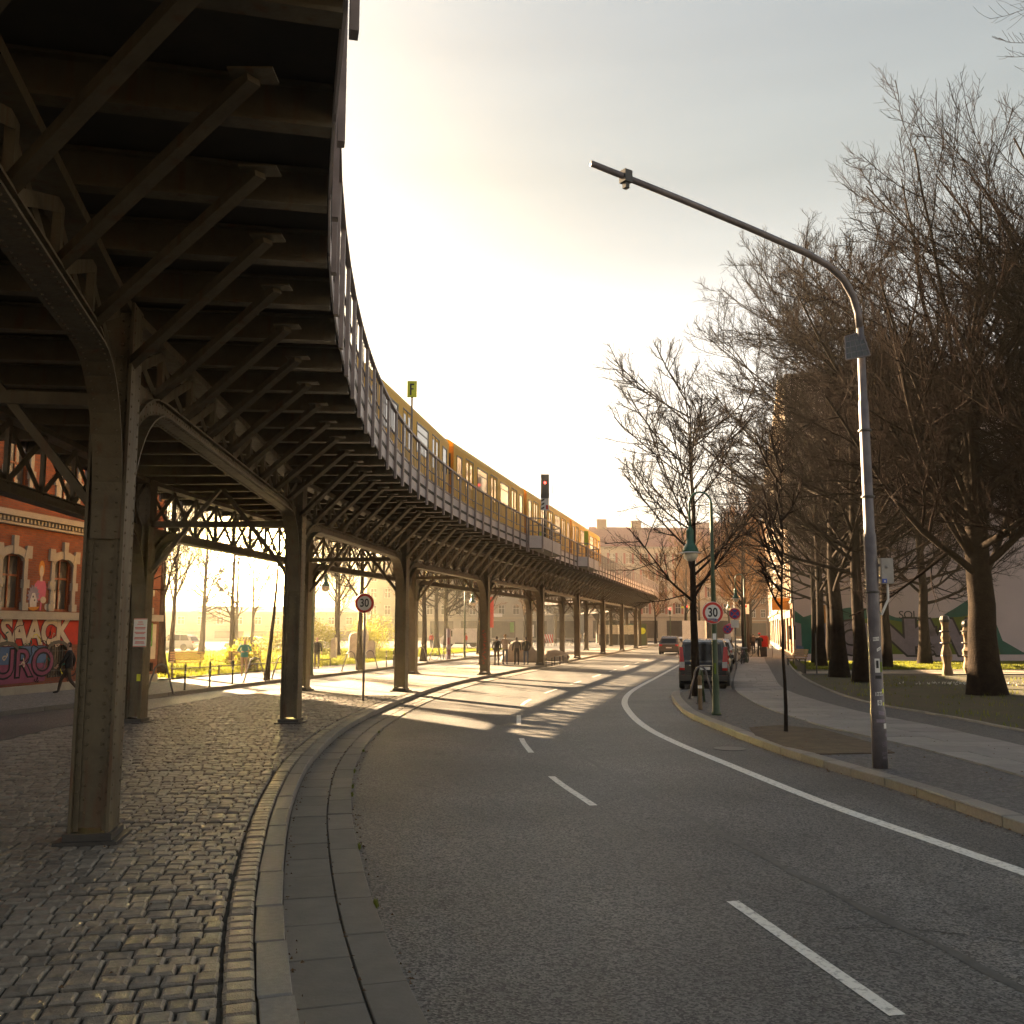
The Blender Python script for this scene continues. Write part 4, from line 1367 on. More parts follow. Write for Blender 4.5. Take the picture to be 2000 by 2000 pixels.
root = thing("trackside_plate", "narrow yellow plate on a post at the farther balcony", "sign", sp, 0)
MB().tube([(0, 0, 0), (0, 0, 2.2)], 0.03, 6).build("post", 'dark', root)
MB().box((0, -0.04, 1.9), (0.26, 0.03, 0.9)).build("plate", 'signyellow', root)
# ------------------------------------------------------------------ bare trees
def tubes_np(poly, rad, k):
    n, P, _ = poly.shape
    tan = np.gradient(poly, axis=1)
    tan /= np.linalg.norm(tan, axis=2, keepdims=True) + 1e-9
    ref = np.array([0.713, 0.131, -0.689])
    x = np.cross(tan, ref); x /= np.linalg.norm(x, axis=2, keepdims=True) + 1e-6
    y = np.cross(tan, x)
    a = np.arange(k) * 2 * np.pi / k
    v = poly[:, :, None, :] + (x[:, :, None, :] * np.cos(a)[None, None, :, None] + y[:, :, None, :] * np.sin(a)[None, None, :, None]) * rad[:, :, None, None]
    i = np.arange(n)[:, None, None] * (P * k) + np.arange(P - 1)[None, :, None] * k
    j = np.arange(k)[None, None, :]
    j2 = (j + 1) % k
    f = np.stack([i + j, i + j2, i + k + j2, i + k + j], 3).reshape(-1, 4)
    return v.reshape(-1, 3), f

def np_mesh(name, parts, m, smooth=True):
    vs, fs, o = [], [], 0
    for v, f in parts:
        vs.append(v); fs.append(f + o); o += len(v)
    v = np.concatenate(vs); f = np.concatenate(fs)
    me = bpy.data.meshes.new(name)
    me.vertices.add(len(v)); me.vertices.foreach_set("co", v.astype(np.float32).reshape(-1))
    me.loops.add(len(f) * 4); me.loops.foreach_set("vertex_index", f.astype(np.int32).reshape(-1))
    me.polygons.add(len(f)); me.polygons.foreach_set("loop_start", np.arange(0, len(f) * 4, 4, dtype=np.int32))
    if smooth:
        me.polygons.foreach_set("use_smooth", np.ones(len(f), dtype=bool))
    me.update(calc_edges=True)
    me.materials.append(M[m])
    return me

def unitv(a):
    return a / (np.linalg.norm(a, axis=-1, keepdims=True) + 1e-9)

def grow(rng, poly, rad, m, t0, t1, L, lfall, ang0, ang1, up, wob, P, rscale, rmin, jit=0.3):
    """m children on every parent branch, arching upwards"""
    n, Q, _ = poly.shape
    idx = np.repeat(np.arange(n), m)
    t = (np.tile((np.arange(m) + 0.5) / m, n) + rng.uniform(-0.5, 0.5, n * m) / m) * (t1 - t0) + t0
    fi = np.clip(t * (Q - 1), 0, Q - 1.001); i0 = fi.astype(int); fr = (fi - i0)[:, None]
    p = poly[idx, i0] * (1 - fr) + poly[idx, i0 + 1] * fr
    r = rad[idx, i0] * (1 - fr[:, 0]) + rad[idx, i0 + 1] * fr[:, 0]
    tan = unitv(poly[idx, i0 + 1] - poly[idx, i0])
    q = rng.normal(size=(n * m, 3)); q = unitv(q - tan * np.sum(q * tan, 1, keepdims=True))
    a = rng.uniform(ang0, ang1, n * m)[:, None]
    d = unitv(np.cos(a) * tan + np.sin(a) * q)
    plen = np.sum(np.linalg.norm(np.diff(poly, axis=1), axis=2), axis=1)[idx]
    ln = (L * plen if L < 1 else np.full(n * m, L)) * (1 - lfall * t) * rng.uniform(1 - jit, 1 + jit, n * m)
    out = np.zeros((n * m, P, 3)); out[:, 0] = p
    for k in range(1, P):
        d = unitv(d + np.array([0, 0, up]) + rng.normal(0, wob, (n * m, 3)))
        out[:, k] = out[:, k - 1] + d * (ln / (P - 1))[:, None]
    r0 = np.maximum(r * rscale, rmin)
    rr_ = np.maximum(r0[:, None] * (1 - 0.78 * np.linspace(0, 1, P)[None, :]), rmin * 0.7)
    return out, rr_

def make_tree(seed, h, r, fork, limbs, limb_len, lean=0.0, spread=(0.55, 1.0), tw=(9, 7, 6), twr=0.008, kind='leader', up=0.10, flare=1.5, bark='bark', twig='twig', limb_t0=None, slim=1.0, lfall=0.42):
    rng = np.random.default_rng(seed)
    Q = 12
    z = np.linspace(0, h * (0.9 if kind == 'leader' else 0.55), Q)
    trunk = np.zeros((1, Q, 3)); trunk[0, :, 2] = z
    wx = np.cumsum(rng.normal(0, 0.035, Q)) * h / 14; wy = np.cumsum(rng.normal(0, 0.035, Q)) * h / 14
    trunk[0, :, 0] = wx - wx[0] + lean * z; trunk[0, :, 1] = wy - wy[0]
    f = np.linspace(0, 1, Q)
    tr = r * (1 - (0.88 if kind == 'leader' else 0.55) * f)
    tr[0] *= flare; tr[1] *= 1 + (flare - 1) * 0.15
    t0 = limb_t0 if limb_t0 is not None else fork / z[-1]
    L1, R1 = grow(rng, trunk, tr[None, :], limbs, t0, 0.99, limb_len, lfall if kind == 'leader' else 0.1, spread[0], spread[1], up, 0.05, 10, 0.55 * slim, 0.03)
    L2, R2 = grow(rng, L1, R1, tw[0], 0.18, 0.98, 0.42, 0.45, 0.45, 1.0, up * 0.8, 0.09, 7, 0.58, 0.018)
    L3, R3 = grow(rng, L2, R2, tw[1], 0.15, 1.0, 0.48, 0.4, 0.4, 0.95, 0.10, 0.11, 5, 0.55, twr)
    L4, R4 = grow(rng, L3, R3, tw[2], 0.12, 1.0, 0.5, 0.35, 0.35, 0.9, 0.12, 0.12, 4, 0.6, twr * 0.62)
    # fine finger twigs on the ends of the limbs too
    L5, R5 = grow(rng, L2, R2, tw[1], 0.3, 1.0, 0.2, 0.3, 0.4, 0.9, 0.12, 0.1, 4, 0.3, twr * 0.7)
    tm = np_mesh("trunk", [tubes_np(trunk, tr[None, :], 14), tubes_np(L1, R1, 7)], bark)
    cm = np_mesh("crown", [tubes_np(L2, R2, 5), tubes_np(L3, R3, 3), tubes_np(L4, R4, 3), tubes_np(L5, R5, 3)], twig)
    return tm, cm
TREES = {}
def tree_kind(key, **kw):
    TREES[key] = make_tree(**kw)
tree_kind('big1', seed=1, h=20, r=0.50, fork=3.6, limbs=34, limb_len=9.8, spread=(0.5, 1.4), tw=(13, 10, 9), twr=0.0095, kind='old', up=0.045, flare=1.35, slim=0.62)
tree_kind('big2', seed=2, h=19.5, r=0.34, fork=3.8, limbs=42, limb_len=10.2, spread=(0.95, 1.5), tw=(10, 8, 8), twr=0.0095, up=0.06, slim=0.72, lfall=0.55)
tree_kind('big3', seed=3, h=19.5, r=0.30, fork=4.4, limbs=38, limb_len=9.6, spread=(0.85, 1.45), tw=(10, 8, 8), twr=0.0095, up=0.065, slim=0.75, lfall=0.55)
tree_kind('pole', seed=16, h=8.5, r=0.10, fork=4.6, limbs=7, limb_len=1.8, spread=(0.4, 0.8), tw=(4, 3, 2), twr=0.006, lean=0.05, up=0.08)
tree_kind('mid1', seed=14, h=10.8, r=0.145, fork=2.9, limbs=26, limb_len=5.2, spread=(0.8, 1.35), tw=(11, 8, 6), twr=0.0065, up=0.045, slim=0.85, lfall=0.5)
tree_kind('mid2', seed=5, h=11.5, r=0.17, fork=3.4, limbs=18, limb_len=4.6, spread=(0.5, 0.95), tw=(9, 7, 6), twr=0.009, up=0.09)
tree_kind('parkold', seed=15, h=12.5, r=0.27, fork=3.2, limbs=14, limb_len=5.5, spread=(0.5, 1.0), tw=(7, 5, 4), twr=0.008, up=0.07, slim=0.7)
tree_kind('warm', seed=6, h=13, r=0.2, fork=3.6, limbs=22, limb_len=5.6, spread=(0.5, 1.0), tw=(9, 8, 6), twr=0.014, twig='twigwarm', up=0.10)
tree_kind('sapling', seed=7, h=6.4, r=0.042, fork=2.6, limbs=13, limb_len=1.5, spread=(0.5, 0.95), tw=(5, 3, 2), twr=0.004, flare=1.1, up=0.12)
tree_kind('slender', seed=8, h=9.5, r=0.12, fork=3.0, limbs=14, limb_len=3.6, spread=(0.4, 0.8), tw=(8, 6, 4), twr=0.007, lean=0.06, up=0.10)
print('TREE TRIS', {k: (len(v[0].polygons)*2, len(v[1].polygons)*2) for k, v in TREES.items()})
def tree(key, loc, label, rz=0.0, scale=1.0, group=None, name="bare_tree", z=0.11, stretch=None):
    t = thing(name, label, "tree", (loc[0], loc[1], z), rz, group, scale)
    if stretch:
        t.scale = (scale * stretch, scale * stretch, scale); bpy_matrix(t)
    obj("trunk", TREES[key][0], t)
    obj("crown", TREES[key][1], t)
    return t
GP = "bare park trees beside the pavement"
tree('big1', (15.9, 32.2), "huge old tree with the thickest black trunk at the lawn's edge", 2.4, 1.0, GP)
tree('big2', (15.0, 44.0), "forking dark tree, its trunk just beside the mast", 0.4, 1.0, GP)
tree('big3', (14.5, 39.8), "upright dark tree close in front of the forking tree", 4.1, 0.95, GP)
tree('big3', (17.8, 55.2), "thinner lit-edged tree standing in the sunny grass strip", 1.1, 0.86, GP)
tree('mid2', (19.2, 60.6), "slim tree with a sunlit flank near the slatted bench", 2.0, 1.2, GP)
tree('big2', (21.6, 64.5), "pale thick-stemmed tree close against the graffiti wall's left end", 5.0, 1.0, GP)
tree('big3', (20.9, 53.6), "dark tree directly behind the sticker-covered mast", 3.0, 0.9, GP)
tree('big2', (25.2, 58.5), "leaning pale-barked tree before the big graffiti letters", 2.2, 0.95, GP)
tree('big1', (20.5, 25.0), "big tree overhanging from outside the picture on the park side", 0.6, 1.08, GP)
tree('big1', (19.2, 29.0), "big tree whose crown fills the picture's upper corner on the park side", 3.6, 1.0, GP)
tree('big2', (27.5, 44.0), "dark tree deeper in the park behind the carved posts", 1.5, 1.0, GP)
tree('big3', (34, 56), "tree far back in the park near the wall", 1.0, 1.0, GP)
tree('mid1', (6.1, 31.5), "young kerbside tree behind the bike racks and green lamp post", 1.2, 1.0, "street trees on the pavement", z=0.12)
tree('sapling', (5.82, 20.54), "thin staked sapling in its bed of bare soil", 0.5, 1.0, None, "sapling", z=0.13)
GA = "bare trees along the avenue"
for k, (x, y, s, lab) in enumerate(((18.3, 75.5, 0.95, "avenue tree with twigs tinted sunlit orange left of the walking man"), (22.1, 90, 1.0, "avenue tree with twigs tinted sunlit orange by the second lamp"), (25.7, 104, 1.1, "avenue tree with twigs tinted sunlit orange along the far pavement"),
                                    (31, 124, 1.15, "tallest distant avenue tree with twigs tinted sunlit orange"), (24, 132, 1.1, "sun-tinted tree across the far end of the street"), (29.5, 150, 1.2, "sun-tinted tree before the cream house with the red roof"),
                                    (36, 158, 1.2, "budding tree at the street's vanishing end"), (21.2, 141, 0.9, "small bare tree hiding the bend of the viaduct"))):
    tree('warm', (x, y), lab, k * 1.3, s, GA)
GL_ = "bare trees of the far park"
tree('slender', (-12.54, 31.5), "slender dark tree on the far kerb beside the second bike hoop", 2.6, 0.95, GL_, z=0.12)
tree('parkold', (-17.0, 46.3), "stout sunlit tree at the end of the brick house", 1.0, 1.0, GL_)
tree('pole', (-10.42, 40.8), "slim leaning tree between two bike hoops on the far pavement", 0.4, 1.0, GL_, z=0.12)
tree('mid2', (-8.13, 51.4), "small tree right behind the far 30 sign post", 0.9, 1.0, GL_, z=0.12)
tree('mid2', (-6.03, 65.2), "tree with a ring of soil on the far pavement", 3.3, 1.1, GL_, z=0.12)
tree('mid2', (-2.8, 82), "bare tree beside the white delivery van", 1.9, 1.15, GL_, z=0.12)
for k, (x, y, key, s, lab) in enumerate(((-8.3, 106, 'big3', 0.9, "stout trunk in the sunny lawn"), (-7.2, 104.5, 'big2', 0.85, "paired trunk in the sunny lawn"), (-22, 62, 'mid2', 1.0, "small park tree among the yellow-green bushes"),
                                         (-26, 80, 'big3', 0.75, "park tree in the low glare"), (-17, 92, 'mid2', 1.2, "park tree behind the stone stelae"), (-33, 72, 'mid2', 1.0, "park tree near the parked silver car"),
                                         (-30, 104, 'big2', 0.7, "park tree at the back of the lawn"), (-14, 77, 'mid2', 1.1, "park tree beyond the poster board"), (-17.5, 84, 'mid2', 1.25, "park tree between the bushes and the stelae"), (-21.5, 99, 'warm', 0.95, "sun-tinted park tree in the low glare"), (-20.5, 70, 'parkold', 0.85, "park tree behind the teal-shirted walker"), (-25, 92, 'warm', 0.9, "sun-tinted park tree above the white parked car"), (-14, 118, 'warm', 1.0, "sun-tinted tree across the park"), (-3, 112, 'warm', 0.9, "sun-tinted tree before the shop fronts"), (4, 124, 'warm', 0.9, "sun-tinted tree behind the seventh column"), (-13, 140, 'warm', 1.05, "sun-tinted tree left of the white delivery van"), (-4.5, 142, 'warm', 1.1, "sun-tinted tree above the distant shop doors"), (2.0, 148, 'warm', 1.0, "sun-tinted tree behind the warning barrier"), (-24, 132, 'warm', 1.0, "sun-tinted tree at the far corner of the park"))):
    tree(key, (x, y), lab, k * 0.9, s, GL_)

def bush(loc, size, n, label, m='leaf', seed=0, name="bush"):
    rq = np.random.default_rng(seed)
    root = thing(name, label, "bush", (loc[0], loc[1], 0.1), 0)
    sx, sy, sz = size
    # clumps of leaves on many small domes
    cl = rq.normal(0, 0.42, (26, 3)) * np.array([sx, sy, sz]) * 0.8
    cl[:, 2] = np.abs(cl[:, 2]) + sz * 0.18
    c = cl[rq.integers(0, 26, n)] + rq.normal(0, 0.17, (n, 3)) * np.array([sx, sy, sz])
    c[:, 2] = np.abs(c[:, 2])
    a = unitv(rq.normal(size=(n, 3))); b_ = unitv(np.cross(a, rq.normal(size=(n, 3))))
    l = rq.uniform(0.05, 0.11, n)[:, None]
    v = np.stack([c - a * l, c + b_ * l * 0.5, c + a * l, c - b_ * l * 0.5], 1).reshape(-1, 3)
    f = np.arange(4 * n).reshape(n, 4)
    obj("foliage", np_mesh("foliage", [(v, f)], m, False), root)
    s = rq.normal(0, 0.12, (14, 3)); st = np.zeros((14, 4, 3)); st[:, 0] = s * np.array([sx, sy, 0])
    for k in range(1, 4):
        st[:, k] = st[:, 0] + (cl[:14] - st[:, 0]) * (k / 3)
    obj("stems", np_mesh("stems", [tubes_np(st, np.full((14, 4), 0.018), 4)], 'bark'), root)
    return root
bush((-16.6, 58), (1.6, 1.2, 1.6), 2600, "yellow-green bush glowing in the sun beside the park benches", seed=1)
bush((-13.9, 50.8), (0.8, 0.7, 1.0), 1100, "low round bush behind the far bike hoop", seed=2)
bush((-12.2, 54.5), (1.0, 0.8, 0.9), 1200, "small bush between the lamp post and the jogger", seed=3)
bush((-18.5, 92), (2.6, 2.0, 3.0), 4200, "large sunlit shrub behind the tallest stone stele", seed=4)
bush((-13.2, 92), (2.8, 2.0, 3.4), 4200, "large green shrub right of the far 30 sign", seed=5)
bush((-23.5, 96), (2.6, 2.0, 2.4), 3000, "broad shrub at the back of the lawn", seed=6)
bush((15.5, 141), (2.2, 1.6, 4.2), 5200, "dark evergreen bush behind the hoarding panels", 'leafdark', 7)
bush((30.5, 53), (2.0, 1.6, 2.3), 2600, "brownish bush beyond the huge old tree", seed=8)
bush((-19.5, 47.8), (0.9, 0.8, 1.3), 1200, "spiky pale shrub at the foot of the stout tree", seed=9)

# ------------------------------------------------------------------ buildings
PANES = {}
def window_parts(w, h, frame, style, pane='glass'):
    key = (round(w, 2), round(h, 2), frame, style, pane)
    if key not in PANES:
        b = MB(); t = 0.07
        b.box((0, 0.03, h - t / 2), (w, 0.08, t)); b.box((0, 0.03, t / 2), (w, 0.08, t))
        b.box((-w / 2 + t / 2, 0.03, h / 2), (t, 0.08, h - 2 * t)); b.box((w / 2 - t / 2, 0.03, h / 2), (t, 0.08, h - 2 * t))
        if style == 'cross':
            b.box((0, 0.04, h / 2), (0.06, 0.06, h - 2 * t)); b.box((0, 0.045, h * 0.62), (w - 2 * t, 0.07, 0.07))
        elif style == 'bar':
            b.box((0, 0.04, h / 2), (0.05, 0.05, h - 2 * t))
        PANES[key] = (b.mesh("window", frame), MB().box((0, 0.06, h / 2), (w - 2 * t + 0.01, 0.02, h - 2 * t + 0.01)).mesh("pane", pane))
    return PANES[key]

class Facade:
    """wall along p0->p1, its outside on the right-hand side of travel (n)"""
    def __init__(s, root, p0, p1, flip=False):
        s.root = root
        s.p0 = Vector((p0[0], p0[1], 0)); d = Vector((p1[0] - p0[0], p1[1] - p0[1], 0))
        s.L = d.length; s.x = d / s.L
        s.n = Vector((s.x.y, -s.x.x, 0)) * (-1 if flip else 1)
        s.flip = flip
    def W(s, x, d, z):
        return s.p0 + s.x * x + s.n * d + Vector((0, 0, z))
    def wall(s, z0, z1, openings, m, name="wall", reveal=0.18, skip=None):
        """openings: (x0, x1, z0, z1); wall skin with reveals"""
        xs = sorted({0.0, s.L} | {v for o in openings for v in (o[0], o[1])})
        zs = sorted({z0, z1} | {v for o in openings for v in (o[2], o[3])})
        b = MB()
        def inside(x, z):
            return any(o[0] < x < o[1] and o[2] < z < o[3] for o in openings)
        for xa, xb in zip(xs, xs[1:]):
            for za, zb in zip(zs, zs[1:]):
                if not inside((xa + xb) / 2, (za + zb) / 2):
                    b.add([s.W(xa, 0, za), s.W(xb, 0, za), s.W(xb, 0, zb), s.W(xa, 0, zb)], [(0, 1, 2, 3)])
        for xa, xb, za, zb in openings:
            q = [(xa, za), (xb, za), (xb, zb), (xa, zb)]
            for (x1, z1_), (x2, z2_) in zip(q, q[1:] + q[:1]):
                b.add([s.W(x1, 0, z1_), s.W(x2, 0, z2_), s.W(x2, -reveal, z2_), s.W(x1, -reveal, z1_)], [(0, 1, 2, 3)])
        return b.build(name, m, s.root, world=True)
    def mtx(s, x, d, z):
        c = s.W(x, d, z); y = -s.n
        xx = s.x if not s.flip else -s.x
        return Matrix(((xx.x, y.x, 0, c.x), (xx.y, y.y, 0, c.y), (0, 0, 1, c.z), (0, 0, 0, 1)))
    def window(s, x0, x1, z0, z1, frame='white', style='cross', pane='glass', depth=0.13, name="window"):
        fm, pm = window_parts(x1 - x0, z1 - z0, frame, style, pane)
        f = obj(name, fm, s.root, True, s.mtx((x0 + x1) / 2, -depth, z0))
        obj("pane", pm, f)
        return f
    def block(s, x0, x1, d0, d1, z0, z1, m, name, root=None):
        b = MB()
        c = (s.W(x0, d0, z0) + s.W(x1, d1, z1)) / 2
        b.frame_box(c, s.x, s.n, (0, 0, 1), abs(x1 - x0) / 2, abs(d1 - d0) / 2, abs(z1 - z0) / 2)
        return b.build(name, m, root or s.root, world=True)
    def shell(s, depth, z1, m, name="side_wall"):
        b = MB()
        c = [s.W(0, -0.19, 0), s.W(s.L, -0.19, 0), s.W(s.L, -depth, 0), s.W(0, -depth, 0)]
        b.poly([(v.x, v.y) for v in c], -0.05, z1)
        o = b.build(name, m, s.root, world=True); fixn(o.data)
        # close the gap between shell and skin at both ends
        for x in (0, s.L):
            g_ = MB().add([s.W(x, 0, 0), s.W(x, -0.19, 0), s.W(x, -0.19, z1), s.W(x, 0, z1)], [(0, 1, 2, 3)])
            g_.build(name, m, s.root, world=True)
        g_ = MB().add([s.W(0, 0, z1), s.W(s.L, 0, z1), s.W(s.L, -0.19, z1), s.W(0, -0.19, z1)], [(0, 1, 2, 3)])
        g_.build(name, m, s.root, world=True)
        return o
    def gable_roof(s, depth, z0, rise, m, over=0.4):
        b = MB()
        A = [s.W(-over, over, z0), s.W(s.L + over, over, z0), s.W(s.L + over, -depth - over, z0), s.W(-over, -depth - over, z0), s.W(-over + 2, -depth / 2, z0 + rise), s.W(s.L + over - 2, -depth / 2, z0 + rise)]
        b.add(A, [(0, 1, 5, 4), (2, 3, 4, 5), (1, 2, 5), (3, 0, 4), (3, 2, 1, 0)])
        o = b.build("roof", m, s.root, world=True); fixn(o.data)
        return o

# --- red brick house across the side street
B0, B1 = (-19.6, 14.6), (-15.55, 42.0)
bl = thing("brick_house", "red brick house with stone trimmed windows and graffiti along its base", "house", (-17, 33, 0))
F = Facade(bl, B0, B1)
def bx(y):
    return (y - B0[1]) * F.L / (B1[1] - B0[1])
wc = [bx(40.55 - 2.78 * k) for k in range(10)]
ops = []
for x in wc:
    ops += [(x - 0.55, x + 0.55, 2.95, 4.85), (x - 0.55, x + 0.55, 6.75, 8.75), (x - 0.55, x + 0.55, 10.6, 12.6), (x - 0.55, x + 0.55, 14.2, 16.0)]
gw = [x - 0.05 for x in wc]
for x in gw:
    ops.append((x - 0.55, x + 0.55, 0.55, 1.75))
F.wall(0, 18.5, ops, 'brick')
F.shell(14, 18.5, 'brick')
F.gable_roof(14, 18.5, 3.5, 'roof_dark')
for x in wc:
    for z0, z1 in ((2.95, 4.85), (6.75, 8.75), (10.6, 12.6), (14.2, 16.0)):
        F.window(x - 0.55, x + 0.55, z0, z1, 'windowwood', 'cross')
    for z0, z1, arch in ((2.95, 4.85, True), (6.75, 8.75, False)):
        b = MB()
        o_, ux, uz, nn = F.p0, F.x, Vector((0, 0, 1)), F.n
        for sg in (-1, 1):
            b.plane_poly([(x + sg * 0.55, z0), (x + sg * 0.74, z0), (x + sg * 0.74, z1 - 0.1), (x + sg * 0.55, z1 - 0.1)][::sg], o_, ux, uz, nn, -0.05, 0.06)
            b.plane_poly([(x + sg * 0.53, z0 + 0.75), (x + sg * 0.84, z0 + 0.75), (x + sg * 0.84, z0 + 1.05), (x + sg * 0.53, z0 + 1.05)][::sg], o_, ux, uz, nn, -0.04, 0.085)
            b.plane_poly([(x + sg * 0.53, z0 - 0.02), (x + sg * 0.84, z0 - 0.02), (x + sg * 0.84, z0 + 0.25), (x + sg * 0.53, z0 + 0.25)][::sg], o_, ux, uz, nn, -0.04, 0.085)
            b.plane_poly([(x + sg * 0.50, z1 - 0.12), (x + sg * 0.90, z1 - 0.12), (x + sg * 0.90, z1 + 0.32), (x + sg * 0.62, z1 + 0.32)][::sg], o_, ux, uz, nn, -0.04, 0.09)
        if arch:
            k = 8
            inn = [(x + 0.56 * math.cos(math.pi * q / k), z1 - 0.25 + 0.26 * math.sin(math.pi * q / k)) for q in range(k + 1)]
            out = [(x + 0.74 * math.cos(math.pi * q / k), z1 - 0.08 + 0.36 * math.sin(math.pi * q / k)) for q in range(k + 1)]
            for q in range(k):
                b.plane_poly([inn[q], out[q], out[q + 1], inn[q + 1]], o_, ux, uz, nn, -0.06, 0.07)
        else:
            b.plane_poly([(x - 0.7, z1 - 0.05), (x + 0.7, z1 - 0.05), (x + 0.7, z1 + 0.22), (x - 0.7, z1 + 0.22)], o_, ux, uz, nn, -0.05, 0.08)
        b.plane_poly([(x - 0.10, z1 - 0.02), (x + 0.10, z1 - 0.02), (x + 0.13, z1 + 0.62), (x - 0.13, z1 + 0.62)], o_, ux, uz, nn, -0.04, 0.11)
        o = b.build("stone_surround", 'stone_trim', bl, world=True); fixn(o.data)
for x in gw:
    F.window(x - 0.55, x + 0.55, 0.55, 1.75, 'dark', 'none', 'shopdark')
    b = MB()
    for q in range(7):
        c = F.W(x - 0.45 + 0.15 * q, -0.02, 1.15)
        b.frame_box(c, F.x, F.n, (0, 0, 1), 0.012, 0.012, 0.58)
    for q in (0.8, 1.5):
        b.frame_box(F.W(x, -0.02, q), F.x, F.n, (0, 0, 1), 0.53, 0.01, 0.015)
    k = 6
    inn = [(x + 0.55 * math.cos(math.pi * q / k), 1.52 + 0.24 * math.sin(math.pi * q / k)) for q in range(k + 1)]
    out = [(x + 0.62 * math.cos(math.pi * q / k), 1.62 + 0.27 * math.sin(math.pi * q / k)) for q in range(k + 1)]
    for q in range(k):
        b.plane_poly([inn[q], out[q], out[q + 1], inn[q + 1]], F.p0, F.x, (0, 0, 1), F.n, -0.05, 0.03)
    o = b.build("window_grille", 'dark', bl, world=True)
F.block(-0.1, F.L + 0.1, -0.02, 0.16, 2.62, 2.90, 'stone_trim', "sill_course")
F.block(-0.1, F.L + 0.1, -0.02, 0.30, 6.10, 6.30, 'stone_trim', "cornice")
F.block(-0.1, F.L + 0.1, -0.02, 0.17, 5.82, 5.90, 'stone_trim', "cornice")
b = MB()
x = 0.0
while x < F.L:
    b.frame_box(F.W(x, 0.09, 6.0), F.x, F.n, (0, 0, 1), 0.05, 0.10, 0.07); x += 0.2
b.build("dentils", 'stone_trim', bl, world=True)
F.block(-0.1, F.L + 0.2, -0.02, 0.5, 18.3, 18.7, 'stone_trim', "eaves")
F.block(bx(29), F.L, 0.0, 0.05, -0.02, 0.35, 'stone_trim', "plinth")
# end wall windows towards the park
# graffiti on the base
def wall_text(root, F_, body, x, z, size, m, d, bold=0.0, sx=1.0, sy=1.0, shear=0.0):
    mt = F_.mtx(x, d, z)
    xx, yy, zz = mt.col[0].to_3d(), mt.col[1].to_3d(), mt.col[2].to_3d()
    c = F_.W(x, d, z)
    m4 = face_mtx(c, F_.x if not F_.flip else -F_.x)
    return text("graffiti_letters", body, size, m, root, m4 @ Matrix.Diagonal((sx, sy, 1, 1)), 0.002, bold, shear, 0.92)
gx0, gx1 = bx(31.2), bx(36.5)
F.block(gx0, gx1, 0.0, 0.006, 1.72, 2.60, 'spray_red', "graffiti_ground")
for d_, m_, bo in ((0.012, 'spray_maroon', 0.09), (0.017, 'spray_cream', 0.05)):
    wall_text(bl, F, "SAACK", bx(33.7), 2.15, 1.3, m_, d_, bo, 0.98, 0.95)
F.block(gx0, bx(34.3), 0.0, 0.006, 1.10, 1.70, 'spray_blue', "graffiti_ground")
F.block(gx0, bx(34.3), 0.0, 0.006, 0.45, 1.095, 'spray_purple', "graffiti_ground")
for d_, m_, bo in ((0.012, 'spray_black', 0.07), (0.017, 'spray_purple', 0.0)):
    wall_text(bl, F, "URO", bx(33.15), 1.08, 1.6, m_, d_, bo, 1.0, 0.85)
F.block(bx(39.2), bx(41.8), 0.0, 0.006, 1.0, 2.5, 'spray_cream', "graffiti_ground")
for d_, m_, bo in ((0.012, 'spray_leaf', 0.12), (0.017, 'spray_white', 0.01)):
    wall_text(bl, F, "FE", bx(40.9), 2.0, 1.1, m_, d_, bo)
# scribbled tags over the lower wall
rt = random.Random(31)
for k in range(34):
    tx = rt.uniform(bx(30.5), bx(41.8)); tz = rt.uniform(0.3, 2.5); sz = rt.uniform(0.12, 0.32)
    q = MB()
    px, pz, an = 0.0, 0.0, rt.uniform(0, 6)
    pts = []
    for j in range(rt.randint(7, 14)):
        an += rt.uniform(-1.6, 1.9)
        px += math.cos(an) * sz * 0.42 + sz * 0.14; pz += math.sin(an) * sz * 0.5
        pts.append((px, pz))
    for (x1, z1), (x2, z2) in zip(pts, pts[1:]):
        if abs(tz + z1) < 2.55 and tz + z1 > 0.1 and tz + z2 > 0.1 and tz + z1 < 2.6 and tz + z2 < 2.6 and tx + max(x1, x2) < F.L - 0.05:
            q.bar(F.W(tx + x1, 0.021, tz + z1), F.W(tx + x2, 0.021, tz + z2), rt.choice((0.02, 0.03, 0.05)), 0.004, up=F.n)
    if q.f:
        q.build("graffiti_tag", rt.choice(('spray_white', 'spray_black', 'spray_cream', 'spray_teal', 'spray_red', 'spray_black', 'spray_yellow')), bl, world=True)
# painted figure in a pink top between two windows (a plain generic stand-in)
b = {}
def blob(key, pts, d):
    b.setdefault(key, MB()).plane_poly(pts, F.p0, F.x, (0, 0, 1), F.n, 0.0, d)
def ell(cx, cz, rx, rz_, n=14):
    return [(cx + rx * math.cos(2 * math.pi * k / n), cz + rz_ * math.sin(2 * math.pi * k / n)) for k in range(n)]
mx_ = bx(33.72)
blob('spray_orange', ell(mx_ + 0.05, 4.42, 0.17, 0.30), 0.006)
blob('spray_cream', ell(mx_ + 0.05, 4.33, 0.11, 0.22), 0.010)
blob('spray_cream', [(mx_ - 0.02, 3.98), (mx_ + 0.12, 3.98), (mx_ + 0.10, 4.16), (mx_ + 0.0, 4.16)], 0.010)
blob('spray_pink', [(mx_ - 0.28, 3.3), (mx_ + 0.32, 3.3), (mx_ + 0.36, 3.8), (mx_ + 0.26, 4.0), (mx_ - 0.14, 4.0), (mx_ - 0.30, 3.85)], 0.007)
blob('spray_cream', ell(mx_ + 0.22, 3.32, 0.16, 0.12), 0.012)
